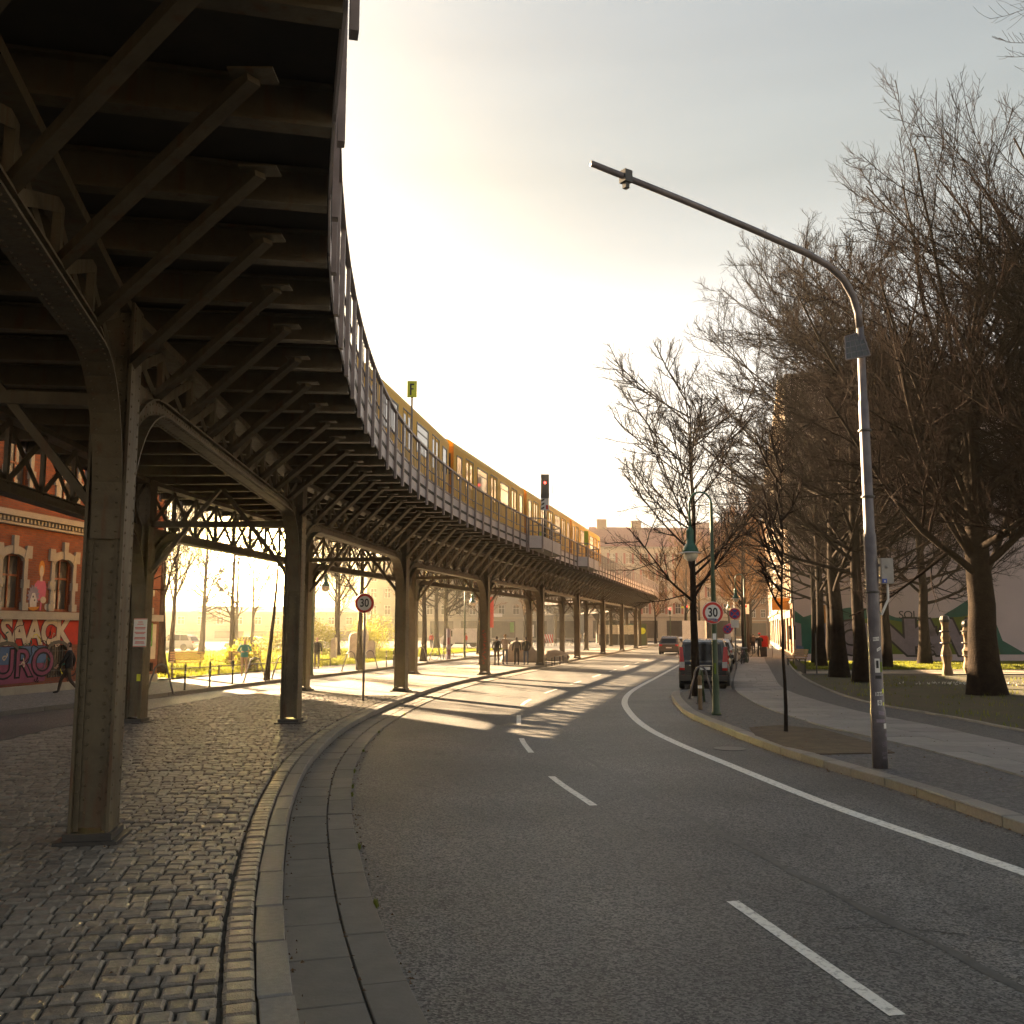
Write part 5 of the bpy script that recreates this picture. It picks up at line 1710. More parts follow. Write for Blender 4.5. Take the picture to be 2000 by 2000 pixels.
blob('spray_lilac', [(mx_ - 0.34 + (0.36 if k % 2 else 0.25) * math.cos(2 * math.pi * k / 30), 3.46 + (0.40 if k % 2 else 0.29) * math.sin(2 * math.pi * k / 30)) for k in range(30)], 0.013)
blob('spray_white', [(mx_ - 0.5, 3.0), (mx_ - 0.14, 3.0), (mx_ - 0.16, 3.35), (mx_ - 0.26, 3.55), (mx_ - 0.40, 3.55), (mx_ - 0.52, 3.3)], 0.018)
blob('spray_black', ell(mx_ - 0.36, 3.42, 0.035, 0.04), 0.021)
blob('spray_black', ell(mx_ - 0.27, 3.30, 0.04, 0.03), 0.021)
blob('spray_orange', [(mx_ - 0.62, 3.05), (mx_ + 0.02, 3.08), (mx_ - 0.1, 2.98), (mx_ - 0.3, 2.93), (mx_ - 0.5, 2.96)], 0.02)
blob('spray_white', ell(mx_ + 0.42, 3.08, 0.10, 0.11), 0.006)
blob('spray_pink', [(mx_ + 0.05, 2.95), (mx_ + 0.13, 2.95), (mx_ + 0.18, 3.3), (mx_ + 0.08, 3.3)], 0.006)
for k_, v_ in b.items():
    v_.build("mural_shape", k_, bl, world=True)

# --- park-side row: sunlit street fronts and the tall blank gable
def row_house(name, lab, p0, p1, h, depth, storeys, base, wallm, frame, roofm, rise, nwin, pane='glass', flip=True, shop=True, ww=1.1, shopm='shopdark', grp=None, cat="house", style='cross'):
    root = thing(name, lab, cat, ((p0[0] + p1[0]) / 2, (p0[1] + p1[1]) / 2, 0), 0, grp)
    f = Facade(root, p0, p1, flip)
    ops_ = []
    fh = (h - base - 0.6) / storeys
    for k in range(nwin):
        cx = f.L * (k + 0.5) / nwin
        for s_ in range(storeys):
            z0 = base + 0.55 + s_ * fh
            ops_.append((cx - ww / 2, cx + ww / 2, z0, z0 + min(1.95, fh * 0.62)))
    sh = []
    if shop:
        ns = max(2, nwin // 2)
        for k in range(ns):
            c0, c1 = f.L * (k + 0.12) / ns, f.L * (k + 0.88) / ns
            sh.append((c0, c1, 0.5, base - 0.75))
    f.wall(0, h, ops_ + sh, wallm)
    f.shell(depth, h, wallm)
    for o in ops_:
        f.window(*o, frame, style, pane)
    for o in sh:
        f.window(*o, 'dark', 'bar', shopm, name="shop_window")
    f.block(-0.05, f.L + 0.05, -0.02, 0.35, h - 0.35, h + 0.003, 'stone_trim', "cornice")
    f.block(0.0, f.L, -0.02, 0.18, base - 0.25, base, 'stone_trim', "string_course")
    for s_ in range(1, storeys):
        z0 = base + s_ * fh
        f.block(0.0, f.L, -0.02, 0.10, z0 + 0.1, z0 + 0.24, wallm, "string_course")
    f.gable_roof(depth, h + 0.004, rise, roofm)
    return root, f
gw_ = thing("apartment_building", "tall apartment block with a blank pinkish firewall covered in graffiti at its foot", "building", (28, 69, 0))
FW = Facade(gw_, (20.6, 69.6), (43.0, 66.4))
FW.wall(0, 21.0, [], 'stucco_pink', "firewall")
ST_ = Facade(gw_, (20.55, 69.75), (28.4, 101.5), True)
ops = []
for k in range(9):
    cx = ST_.L * (k + 0.5) / 9
    for s_ in range(5):
        ops.append((cx - 0.6, cx + 0.6, 4.8 + 3.3 * s_, 6.9 + 3.3 * s_))
sh = [(ST_.L * (k + 0.1) / 5, ST_.L * (k + 0.9) / 5, 0.4, 3.2) for k in range(5)]
ST_.wall(0, 21.0, ops + sh, 'stucco_orange')
for o in ops:
    ST_.window(*o, 'white', 'cross')
for o in sh:
    ST_.window(*o, 'dark', 'bar', 'shopdark', name="shop_window")
for s_ in range(5):
    ST_.block(0, ST_.L, -0.02, 0.12, 4.2 + 3.3 * s_, 4.4 + 3.3 * s_, 'stucco_white', "string_course")
for k in range(10):
    cx = ST_.L * k / 9
    ST_.block(max(0, cx - 0.25), min(ST_.L, cx + 0.25), 0.0, 0.10, 4.4, 20.6, 'stucco_white', "pilaster")
ST_.block(-0.1, ST_.L, -0.02, 0.5, 20.6, 21.0, 'stucco_white', "cornice")
for k in (1, 4, 7):
    cx = ST_.L * (k + 0.5) / 9
    for s_ in range(1, 5):
        ST_.block(cx - 1.3, cx + 1.3, 0.0, 1.1, 4.35 + 3.3 * s_, 4.5 + 3.3 * s_, 'stucco_white', "balcony_slab")
        ST_.block(cx - 1.3, cx + 1.3, 1.06, 1.1, 4.5 + 3.3 * s_, 5.4 + 3.3 * s_, 'dark', "balcony_rail")
b = MB().poly([(20.75, 69.9), (28.6, 101.4), (50, 97), (42.9, 66.7)], -0.05, 20.98)
fixn(b.build("building_core", 'stucco_orange', gw_, world=True).data)
b = MB().poly([(20.5, 69.5), (28.3, 101.7), (50.2, 97.2), (43.1, 66.3)], 21.0, 21.35)
fixn(b.build("roof", 'roof_dark', gw_, world=True).data)
# murals on the firewall: rolling hills and big letters
def hill(pts, m, d):
    q = MB().plane_poly(pts, FW.p0, FW.x, (0, 0, 1), FW.n, 0.0, d)
    o = q.build("mural_shape", m, gw_, world=True); fixn(o.data)
def fx(u, y=69.0):
    X = (u - 1000) / 1850 * y
    return (X - 20.6) / FW.x.x
def fz(v, y=69.0):
    return 2.3 + (1228 - v) / 1850 * y
top = [(fx(1540), fz(1192)), (fx(1570), fz(1205)), (fx(1600), fz(1196)), (fx(1655), fz(1187)), (fx(1700), fz(1189)), (fx(1740), fz(1206)), (fx(1790), fz(1212)), (fx(1820), fz(1206)), (fx(1850), fz(1188)), (fx(1880), fz(1168)), (fx(1905), fz(1165)), (fx(1930), fz(1250)), (fx(1965), fz(1272))]
top = [(max(0.05, x), z) for x, z in top]
hill([(0.05, 0.5), (21, 0.5)] + top[::-1], 'spray_teal', 0.006)
hill([(fx(1650), 0.5), (fx(1925), 0.5), (fx(1915), fz(1230)), (fx(1900), fz(1195)), (fx(1860), fz(1205)), (fx(1800), fz(1208)), (fx(1765), fz(1217)), (fx(1700), fz(1205)), (fx(1660), fz(1214))], 'spray_green', 0.011)
hill([(0.05, 0.35), (fx(1565), 0.35), (fx(1565), fz(1218)), (0.05, fz(1215))], 'spray_lilac', 0.014)
hill([(0.1, 0.35), (fx(1568), 0.35), (fx(1568), fz(1262)), (0.1, fz(1260))], 'spray_blue', 0.018)
hill([(fx(1608), fz(1182)), (fx(1625), fz(1182)), (fx(1625), fz(1217)), (fx(1608), fz(1217))], 'spray_orange', 0.014)
hill([(fx(1608), fz(1217)), (fx(1690), fz(1217)), (fx(1690), 0.4), (fx(1608), 0.4)], 'spray_lilac', 0.014)
FWm = Facade(gw_, (20.6, 69.6), (43.0, 66.4))
for body, u, v, size, sx in (("N", 1738, 1247, 3.3, 1.15), ("t", 1790, 1244, 3.4, 1.2), ("W", 1835, 1247, 3.2, 1.0), ("I", 1706, 1247, 3.2, 1.2), ("C", 1652, 1248, 3.0, 0.9)):
    wall_text(gw_, FWm, body, fx(u), fz(v), size, 'spray_black', 0.020, 0.30, sx, 1.0, 0.0)
    wall_text(gw_, FWm, body, fx(u), fz(v), size, 'spray_lilac', 0.026, 0.17, sx, 1.0, 0.0)
wall_text(gw_, FWm, "BDS", fx(1790), fz(1270), 0.85, 'spray_black', 0.031, 0.0)
wall_text(gw_, FWm, "SOLO", fx(1772), fz(1202), 0.8, 'spray_black', 0.018, 0.0)
wall_text(gw_, FWm, "II", fx(1548), fz(1237), 1.5, 'spray_black', 0.020, 0.0)
GH = "houses along the far street"
row_house("apartment_building", "next sunlit street house past the gable block", (28.6, 102.3), (36.2, 133), 22.5, 14, 5, 4.2, 'stucco_cream', 'white', 'roof_red', 3, 9, grp=GH, cat="building")
row_house("apartment_building", "third house of the sunlit row farther down the street", (36.4, 133.8), (46, 172), 21.5, 14, 5, 4.2, 'stucco_orange', 'white', 'roof_dark', 3, 10, grp=GH, cat="building")
row_house("apartment_building", "brownish brick house closing the end of the street", (43.5, 232), (66, 228), 25, 14, 6, 4.4, 'brickbrown', 'white', 'roof_red', 4, 10, flip=False, grp=GH, cat="building")
rh, rf = row_house("corner_house", "cream house with red tiled roof and red brick quoins at the street end", (14.5, 181), (43.0, 184), 18.0, 14, 4, 4.6, 'stucco_cream', 'white', 'roof_red', 4.5, 9, flip=False, grp=GH, cat="building")
for k in range(9):
    cx = rf.L * (k + 0.5) / 9
    for s_ in range(4):
        z0 = 4.6 + 0.55 + s_ * (18.0 - 5.2) / 4
        for sg in (-1, 1):
            xa = cx + sg * 0.82
            rf.block(xa - 0.2, xa + 0.2, 0.0, 0.07, z0 - 0.05, z0 + 2.0, 'pinkbrick', "brick_quoin")
rf.block(3, 5, -8, -6, 20, 24, 'brickbrown', "chimney")
rf.block(10, 12, -8, -6, 20, 23.8, 'brickbrown', "chimney")
rf.block(6.5, 9.5, 0.0, 1.2, 3.0, 3.25, 'spray_teal', "awning")
row_house("shop_building", "long pale shop building seen through the viaduct arches", (-30, 196), (14, 190), 15.5, 12, 3, 4.6, 'stucco_pale', 'white', 'roof_dark', 3, 15, flip=False, grp=GH, cat="building", ww=1.3)
row_house("shop_building", "pale low building washed out by the sun across the park", (-78, 176), (-31, 192), 5.6, 12, 1, 2.6, 'stucco_pale', 'white', 'roof_dark', 1.2, 14, flip=False, grp=GH, cat="building", ww=1.3)

# bright shop signs under the arches
for k, (u_, m_, w_, h_, z_, lab) in enumerate(((1105, 'spray_leaf', 3.2, 0.7, 4.0, "green shop sign seen under the sixth arch"), (1118, 'signblue', 0.9, 3.2, 2.4, "tall blue banner on the distant shop front"), (1000, 'spray_leaf', 0.8, 2.0, 2.6, "small green panel by the distant shop door"), (962, 'white', 4.0, 0.7, 5.0, "white strip sign over the distant shops"), (1035, 'white', 1.6, 2.4, 1.9, "pale shop door behind the domed heap"))):
    yy = 191.0
    xx = (u_ - 1000) / 1850 * yy
    r_ = thing("shop_sign", lab, "shop sign", (xx, yy, z_), 0, "signs on the distant shop fronts")
    MB().box((0, 0, 0), (w_, 0.15, h_)).build("panel", m_, r_)
    MB().box((0, 0.02, 0), (w_ + 0.1, 0.13, h_ + 0.1)).build("frame", 'dark', r_)
# shop fittings on the sunlit street front
SF = ST_
def sign_on(F_, x, z, w, h, m, lab, d=0.75, name="shop_sign"):
    c = F_.W(x, 0.05 + d / 2, z)
    root = thing(name, lab, "shop sign", c)
    b = MB().frame_box(c, F_.n, F_.x, (0, 0, 1), d / 2, 0.06, h / 2)
    b.build("panel", m, root, world=True)
    MB().frame_box(c, F_.n, F_.x, (0, 0, 1), d / 2 + 0.03, 0.045, h / 2 + 0.03).build("rim", 'white', root, world=True)
    return root
sign_on(SF, 3.4, 4.2, 1, 0.9, 'spray_orange', "orange and dark shop sign jutting from the sunlit front", 1.3)
sign_on(SF, 9.0, 5.0, 1, 1.1, 'cream', "cream hanging shop sign farther along the sunlit front", 1.0)
c = SF.W(2.6, 0.5, 3.45)
aw = thing("shop_awning", "cream rolled shop awning over the nearest shop window", "awning", c)
q = MB()
q.add([SF.W(0.6, 0.0, 3.8), SF.W(4.9, 0.0, 3.8), SF.W(4.9, 1.3, 3.3), SF.W(0.6, 1.3, 3.3), SF.W(0.6, 0.0, 3.76), SF.W(4.9, 0.0, 3.76), SF.W(4.9, 1.3, 3.26), SF.W(0.6, 1.3, 3.26)], [(0, 1, 2, 3), (7, 6, 5, 4), (0, 3, 7, 4), (1, 5, 6, 2), (3, 2, 6, 7)])
q.build("cloth", 'cream', aw, world=True)
q = MB().bar(SF.W(0.6, 1.3, 3.2), SF.W(4.9, 1.3, 3.2), 0.03, 0.2)
q.build("valance", 'spray_orange', aw, world=True)
# ------------------------------------------------------------------ lamps, signs, mast
def lathe_obj(name, prof, m, root, n=20, c=(0, 0, 0), smooth=True):
    b = MB().lathe(prof, n, c)
    return fix_smooth(b.build(name, m, root, smooth=smooth))
def fix_smooth(o):
    fixn(o.data)
    return o
def gas_lamp(name, label, loc, rz, z=0.12, reach=0.58, top=5.74, group=None):
    root = thing(name, label, "street lamp", (loc[0], loc[1], z), rz, group)
    b = MB()
    b.lathe([(0.13, 0), (0.13, 0.05), (0.10, 0.10), (0.085, 0.9), (0.095, 0.93), (0.075, 1.0), (0.062, 3.4), (0.07, 3.43), (0.05, 3.5), (0.042, top - reach / 2)], 14)
    b.build("pole", 'postgreen', root, smooth=True)
    r = reach / 2
    arc = [(-r + r * math.cos(math.pi * k / 12), 0, top - r + r * math.sin(math.pi * k / 12)) for k in range(13)] + [(-reach, 0, top - r - 0.62)]
    MB().tube(arc, 0.026, 10).build("swan_neck", 'green', root, smooth=True)
    h = obj("lamp_head", MB().lathe([(0.03, 0.50), (0.05, 0.46), (0.085, 0.42), (0.105, 0.38), (0.10, 0.36), (0.10, 0.06), (0.13, 0.04), (0.20, -0.10), (0.215, -0.16), (0.20, -0.17)], 20).mesh("lamp_head", 'green', True), root)
    fixn(h.data)
    h.location = (-reach, 0, top - r - 1.12 + 0.0)
    p = obj("reflector_plate", fixn(MB().lathe([(0.19, -0.165), (0.29, -0.19), (0.29, -0.20), (0.17, -0.185)], 24).mesh("reflector_plate", 'white', True)), h)
    g_ = obj("glass_bowl", fixn(MB().lathe([(0.175, -0.19), (0.19, -0.24), (0.165, -0.33), (0.10, -0.39), (0.02, -0.41)], 18).mesh("glass_bowl", 'lampglass', True)), h)
    for a in range(0, 360, 60):
        pass
    return root
lampR = gas_lamp("street_lamp", "green swan-neck gas lamp carrying the stickered 30 sign", (5.22, 24.64), R(6))
def disc_sign(root, c, d, ny=-1, digits=None, inner=None, m_in='white', m_ring='red', ring=0.13, rz=0.0):
    """round traffic sign facing -y in the root's frame"""
    p = MB().lathe([(0, -0.012), (d / 2, -0.012), (d / 2 + 0.006, 0), (d / 2, 0.012), (0, 0.012)], 36, (0, 0, 0), axis='y')
    disc = p.build("sign_disc", m_in, root)
    fixn(disc.data)
    disc.location = c
    disc.rotation_euler = (0, 0, rz)
    ri = d / 2 * (1 - ring * 2)
    b = MB()
    n = 40
    v = []
    for k in range(n):
        a = 2 * math.pi * k / n
        ca, sa = math.cos(a), math.sin(a)
        v += [(d / 2 * 0.975 * ca, -0.017, d / 2 * 0.975 * sa), (ri * ca, -0.017, ri * sa), (d / 2 * 0.975 * ca, -0.0125, d / 2 * 0.975 * sa), (ri * ca, -0.0125, ri * sa)]
    f = []
    for k in range(n):
        a, e = 4 * k, 4 * ((k + 1) % n)
        f += [(a, e, e + 1, a + 1), (a, a + 2, e + 2, e), (a + 1, e + 1, e + 3, a + 3)]
    b.add(v, f)
    r_ = b.build("red_ring", m_ring, disc); fixn(r_.data)
    if digits:
        t = text("digits", digits, d * 0.52, 'ink', disc, Matrix.Translation((0, -0.014, 0)) @ Matrix.Rotation(math.pi / 2, 4, 'X') @ Matrix.Diagonal((0.92, 1.12, 1, 1)), 0.002, 0.006)
        t.matrix_parent_inverse = Matrix.Identity(4)
    return disc
s30 = thing("speed_sign", "red-rimmed 30 sign with torn stickers on the green lamp post", "traffic sign", (5.22 - 0.05, 24.64 - 0.09, 2.60), R(8))
dsc = disc_sign(s30, (0, 0, 0.11), 0.56, digits="30", rz=0)
b = MB()
b.box((-0.05, -0.019, -0.06), (0.20, 0.004, 0.055), rz=0).box((0.07, -0.021, -0.085), (0.13, 0.004, 0.07))
b.build("stickers", 'spray_lilac', s30)
MB().box((0.075, -0.0245, -0.06), (0.03, 0.003, 0.045)).build("sticker", 'signblue', s30)
MB().box((0, 0.05, 0.11), (0.03, 0.1, 0.30)).build("clamp", 'galv', s30)
lp = thing("lamp_post_sticker", "bright green sticker strip low on the green lamp post", "sticker", (5.20, 24.555, 1.15), 0)
MB().box((0, -0.012, 0.14), (0.055, 0.004, 0.28)).build("strip", 'spray_green', lp)
MB().box((0.0, -0.012, 0.95), (0.09, 0.004, 0.16)).build("paper", 'white', lp)
gas_lamp("street_lamp", "nearer slim gas lamp beside the parked bicycles down the pavement", (15.2, 62.2), R(4), group="gas lamps farther down the street")
gas_lamp("street_lamp", "gas lamp seen low between two trees tinted sunlit orange", (21.5, 92), R(4), group="gas lamps farther down the street")
gas_lamp("street_lamp", "gas lamp hanging behind the first arch on the far pavement", (-9.38, 44.8), R(180), group="gas lamps farther down the street")
gas_lamp("street_lamp", "gas lamp on the far pavement beside the white delivery van", (-3.6, 72.5), R(180), group="gas lamps farther down the street")
sg = thing("speed_sign", "clean red-rimmed 30 sign on its own grey post in the cobbles", "traffic sign", (-4.53, 29.31, 0.12), R(-6))
MB().tube([(0, 0, 0), (0, 0, 3.28)], 0.038, 12).build("post", 'galv', sg, smooth=True)
disc_sign(sg, (0, -0.055, 2.96), 0.60, digits="30")
MB().box((0, -0.02, 2.96), (0.05, 0.06, 0.3)).build("clamp", 'galv', sg)
MB().box((0, -0.074, 2.70), (0.07, 0.004, 0.035)).build("sticker", 'ink', sg)

# galvanised mast with cantilever arm
ms = thing("traffic_mast", "grey galvanised mast plastered with stickers, its long arm reaching over the road", "mast", (5.81, 15.32, 0.12), 0)
b = MB()
b.lathe([(0.118, 0), (0.118, 0.9), (0.105, 0.93), (0.10, 1.9), (0.098, 3.7), (0.085, 3.74), (0.078, 5.9), (0.066, 5.94), (0.060, 7.2)], 16)
fix_smooth(b.build("mast_tube", 'galv', ms, smooth=True))
arm = [(0, 0, 7.15), (-0.03, -0.02, 7.42), (-0.12, -0.08, 7.68), (-0.32, -0.22, 7.92), (-0.65, -0.46, 8.07), (-1.1, -0.78, 8.15), (-2.2, -1.55, 8.23), (-3.4, -2.4, 8.29), (-4.75, -3.35, 8.34)]
fix_smooth(MB().tube(arm, [0.060, 0.060, 0.059, 0.058, 0.056, 0.054, 0.05, 0.046, 0.042], 12).build("cantilever_arm", 'galv', ms, smooth=True))
MB().box((-4.25, -3.0, 8.325), (0.13, 0.13, 0.17), rz=0.6).box((-4.25, -3.0, 8.21), (0.07, 0.07, 0.10), rz=0.6).build("arm_clamp", 'dark', ms)
for z_ in (2.75, 4.3, 5.4):
    b = MB().lathe([(0.104, z_), (0.108, z_ + 0.005), (0.108, z_ + 0.03), (0.104, z_ + 0.035)], 16)
    b.build("band", 'dark', ms)
pn = thing("solar_panel", "small tilted glass solar panel clamped near the top of the mast", "solar panel", (5.68, 15.22, 6.9), 0)
b = MB()
b.add([(-0.18, -0.05, -0.20), (0.20, -0.09, -0.14), (0.16, 0.10, 0.32), (-0.12, 0.12, 0.24)], [(0, 1, 2, 3)])
pp = b.build("panel_glass", 'glass', pn)
q = [(-0.18, -0.05, -0.20), (0.20, -0.09, -0.14), (0.16, 0.10, 0.32), (-0.12, 0.12, 0.24)]
b = MB()
for a_, c_ in zip(q, q[1:] + q[:1]):
    b.bar(a_, c_, 0.022, 0.022)
for f_ in (0.25, 0.5, 0.75):
    A_, B_, C_, D_ = [Vector(v) for v in q]
    b.bar(A_.lerp(B_, f_), D_.lerp(C_, f_), 0.008, 0.012)
    b.bar(A_.lerp(D_, f_), B_.lerp(C_, f_), 0.008, 0.012)
b.build("panel_frame", 'galv', pn)
MB().bar((0.13, 0.1, -0.05), (0.02, 0.02, 0.05), 0.03, 0.03).build("bracket", 'galv', pn)
cb = thing("control_box", "cream metal control box with a blue label strapped to the mast", "control box", (6.04, 15.30, 3.02), R(-4))
MB().box((0, 0, 0.205), (0.195, 0.14, 0.41)).build("case", 'plasticgrey', cb)
MB().box((0, -0.074, 0.205), (0.175, 0.010, 0.38)).build("door", 'plasticgrey', cb)
fix_smooth(MB().lathe([(0.0, -0.03), (0.022, -0.02), (0.026, 0.0)], 12, (-0.01, -0.085, 0.27), axis='y').build("knob", 'plasticgrey', cb))
MB().box((-0.055, -0.081, 0.045), (0.075, 0.004, 0.065)).build("blue_label", 'signblue', cb)
MB().box((-0.05, -0.084, 0.04), (0.02, 0.003, 0.03)).build("label_figure", 'white', cb)
MB().box((-0.12, 0, 0.30), (0.07, 0.05, 0.04)).box((-0.12, 0, 0.10), (0.07, 0.05, 0.04)).build("strap", 'galv', cb)
MB().tube([(0.02, 0.02, 0.0), (0.02, 0.02, -0.25), (-0.10, 0.02, -0.5)], 0.02, 8).build("conduit", 'white', cb)
# stickers and scrawls on the mast
rs = random.Random(12)
def mast_sticker(z, a, w, h, m, word=None, wm='ink', tilt=0.0):
    r_ = 0.1215 if z < 0.9 else 0.104
    k = 5
    b = MB()
    vs = []
    for i in range(k):
        aa = a + (i / (k - 1) - 0.5) * w / r_
        for zz in (z - h / 2, z + h / 2):
            vs.append((r_ * math.sin(aa), -r_ * math.cos(aa), zz + tilt * (i / (k - 1) - 0.5) * w))
    b.add(vs, [(2 * i, 2 * i + 2, 2 * i + 3, 2 * i + 1) for i in range(k - 1)])
    o = b.build("sticker", m, ms)
    if word:
        c = Vector((5.81 + (r_ + 0.003) * math.sin(a), 15.32 - (r_ + 0.003) * math.cos(a), z + 0.12))
        t = text("sticker_lettering", word, h * 0.75, wm, ms, face_mtx(c, (math.cos(a), math.sin(a), 0), (-tilt * 0.3, 0, 1)), 0.001)
    return o
mast_sticker(2.02, -0.1, 0.10, 0.06, 'white', "ALTE", tilt=0.1)
mast_sticker(1.86, 0.25, 0.07, 0.05, 'white', "LA", tilt=0.5)
mast_sticker(1.60, -0.1, 0.08, 0.22, 'white')
mast_sticker(1.62, -0.1, 0.05, 0.12, 'ink')
mast_sticker(1.58, 0.55, 0.05, 0.16, 'spray_green')
mast_sticker(1.42, 0.0, 0.10, 0.05, 'ink')
mast_sticker(1.20, 0.7, 0.05, 0.07, 'signyellow')
mast_sticker(1.16, 0.05, 0.13, 0.06, 'white', "BUDE", tilt=0.1)
mast_sticker(1.02, 0.0, 0.07, 0.08, 'white', "Q")
mast_sticker(1.00, 0.72, 0.04, 0.05, 'signyellow')
mast_sticker(0.86, 0.15, 0.10, 0.06, 'spray_lilac', tilt=-0.2)
mast_sticker(0.74, 0.0, 0.14, 0.05, 'spray_lilac')
mast_sticker(0.66, 0.6, 0.06, 0.08, 'white')
mast_sticker(0.52, 0.75, 0.05, 0.05, 'spray_lilac')
for z_, w_ in ((0.40, "CBM"), (0.36, "CRP"), (0.24, "JUST"), (0.17, "HST")):
    c = Vector((5.81 + 0.1235 * 0.35, 15.32 - 0.1235 * 0.94, z_ + 0.12))
    text("scrawl", w_, 0.055, 'spray_lilac', ms, face_mtx(c, (0.94, 0.35, 0)), 0.001)

# notice and sticker on the park-side column
c2 = cols[(2, 1)]
cw = c2.matrix_basis
nt = thing("notice_board", "white notice with a red border strapped high on the park-side column", "notice", (cw.translation.x + 0.12, cw.translation.y - 0.26, 1.85), R(6))
MB().box((0, 0, 0.36), (0.30, 0.012, 0.66)).build("board", 'white', nt)
b = MB()
for z0, z1 in ((0.035, 0.05), (0.67, 0.685)):
    b.box2((-0.15, -0.0095, z0), (0.15, -0.0065, z1))
for z_, w_ in ((0.60, 0.10), (0.55, 0.14), (0.47, 0.24), (0.44, 0.22), (0.36, 0.25), (0.33, 0.2), (0.24, 0.24), (0.21, 0.25), (0.14, 0.2), (0.11, 0.22)):
    b.box2((-w_ / 2, -0.0095, z_), (w_ / 2, -0.0065, z_ + 0.016))
b.build("red_print", 'red', nt)
b = MB().box((-0.1, 0.05, 0.36), (0.04, 0.10, 0.05)).box((-0.1, 0.05, 0.62), (0.04, 0.10, 0.05))
b.build("strap", 'galv', nt)
st = obj("yellow_sticker", MB().box((0.10, -0.168, 1.05), (0.09, 0.004, 0.16)).mesh("yellow_sticker", 'signyellow'), c2)

# traffic lights, no-stopping signs at the far end
def traffic_light(loc, label, h=5.2, group="traffic lights at the far crossing"):
    root = thing("traffic_light", label, "traffic light", (loc[0], loc[1], 0.12), R(-10), group)
    MB().tube([(0, 0, 0), (0, 0, h - 1.2)], 0.07, 8).build("post", 'postgreen', root)
    MB().box((0, 0, h - 0.6), (0.62, 0.05, 1.25)).build("backboard", 'white', root)
    MB().box((0, -0.09, h - 0.6), (0.30, 0.15, 0.95)).build("housing", 'dark', root)
    fix_smooth(MB().lathe([(0, -0.02), (0.10, -0.02), (0.10, 0), (0, 0)], 12, (0, -0.175, h - 0.3), axis='y').build("red_lens", 'signal_red', root))
    fix_smooth(MB().lathe([(0, -0.02), (0.10, -0.02), (0.10, 0), (0, 0)], 12, (0, -0.175, h - 0.85), axis='y').build("green_lens", 'green', root))
    return root
traffic_light((21.9, 132), "first traffic light left of the SUV's roof")
traffic_light((24.6, 134), "traffic light with yellow arrow boards behind the white truck", 5.6)
b = MB().box((0, 0.06, 5.2), (1.5, 0.04, 0.22))
ar = thing("arrow_board", "yellow arrow board behind the far traffic light", "sign", (24.6, 134.2, 0.12), R(-10))
b.build("board", 'signyellow', ar)
MB().tube([(0.5, 0.1, 0), (0.5, 0.1, 5.2)], 0.05, 6).build("post", 'postgreen', ar)
def nostop(loc, label, d=0.6, h=2.5, plate=True, group="no-stopping signs along the pavement"):
    root = thing("no_stopping_sign", label, "traffic sign", (loc[0], loc[1], 0.12), R(-10), group)
    MB().tube([(0, 0, 0), (0, 0, h + 0.25)], 0.035, 8).build("post", 'galv', root)
    dd = disc_sign(root, (0, -0.05, h), d, m_in='signblue', ring=0.11)
    x = MB().bar((-d * 0.3, -0.018, -d * 0.3), (d * 0.3, -0.018, d * 0.3), 0.05, 0.004, up=(0, 1, 0)).bar((-d * 0.3, -0.018, d * 0.3), (d * 0.3, -0.018, -d * 0.3), 0.05, 0.004, up=(0, 1, 0))
    x.build("red_cross", 'red', dd)
    if plate:
        MB().box((0, -0.05, h - 0.55), (0.42, 0.02, 0.42)).build("plate", 'white', root)
    return root
nostop((12.2, 52.2), "no-stopping sign with a white plate just behind the 30 sign", 0.6, 3.0)
nostop((14.9, 66), "low no-stopping sign beside the parked bicycles", 0.62, 2.15)
nostop((17.8, 78), "farther small no-stopping sign by the bicycles", 0.6, 2.3)
w = thing("info_sign", "white rectangular notice sign on a post above the walking man", "sign", (20.6, 84, 0.12), R(-8))
w.location = (20.6, 84, 0.12); bpy_matrix(w)
MB().tube([(0, 0, 0), (0, 0, 4.4)], 0.04, 8).build("post", 'galv', w)
MB().box((0, -0.05, 3.9), (0.62, 0.03, 0.85)).build("plate", 'white', w)
MB().box((0, -0.068, 4.15), (0.25, 0.004, 0.2)).build("red_print", 'red', w)
r3 = thing("no_entry_sign", "round red and white sign over the far bicycles", "traffic sign", (17.6, 84, 0.12), R(-8))
MB().tube([(0, 0, 0), (0, 0, 3.7)], 0.04, 8).build("post", 'galv', r3)
disc_sign(r3, (0, -0.05, 3.5), 0.75, ring=0.2)

# bike hoops, bollards
def hoop(loc, rz, label, w=0.78, h=0.95, z=0.12, group=None, m='galv'):
    root = thing("bike_hoop", label, "bike hoop", (loc[0], loc[1], z), rz, group)
    pts = [(-w / 2, 0, 0), (-w * 0.33, 0, h * 0.55)]
    pts += [(-w * 0.26 * math.cos(math.pi * k / 10), 0, h * 0.72 + h * 0.28 * math.sin(math.pi * k / 10)) for k in range(11)]
    pts += [(w * 0.33, 0, h * 0.55), (w / 2, 0, 0)]
    fix_smooth(MB().tube(pts, 0.030, 10).build("tube", m, root, smooth=True))
    MB().box((-w / 2, 0, 0.01), (0.12, 0.12, 0.02)).box((w / 2, 0, 0.01), (0.12, 0.12, 0.02)).build("foot_plate", 'dark', root)
    return root
hoop((5.93, 30.2), R(10), "grey bike hoop behind the black van's kerb", 0.78, 1.0)
hoop((5.62, 28.6), R(62), "green-stained bike hoop just in front of the grey one", 0.6, 0.95, m='postgreen')
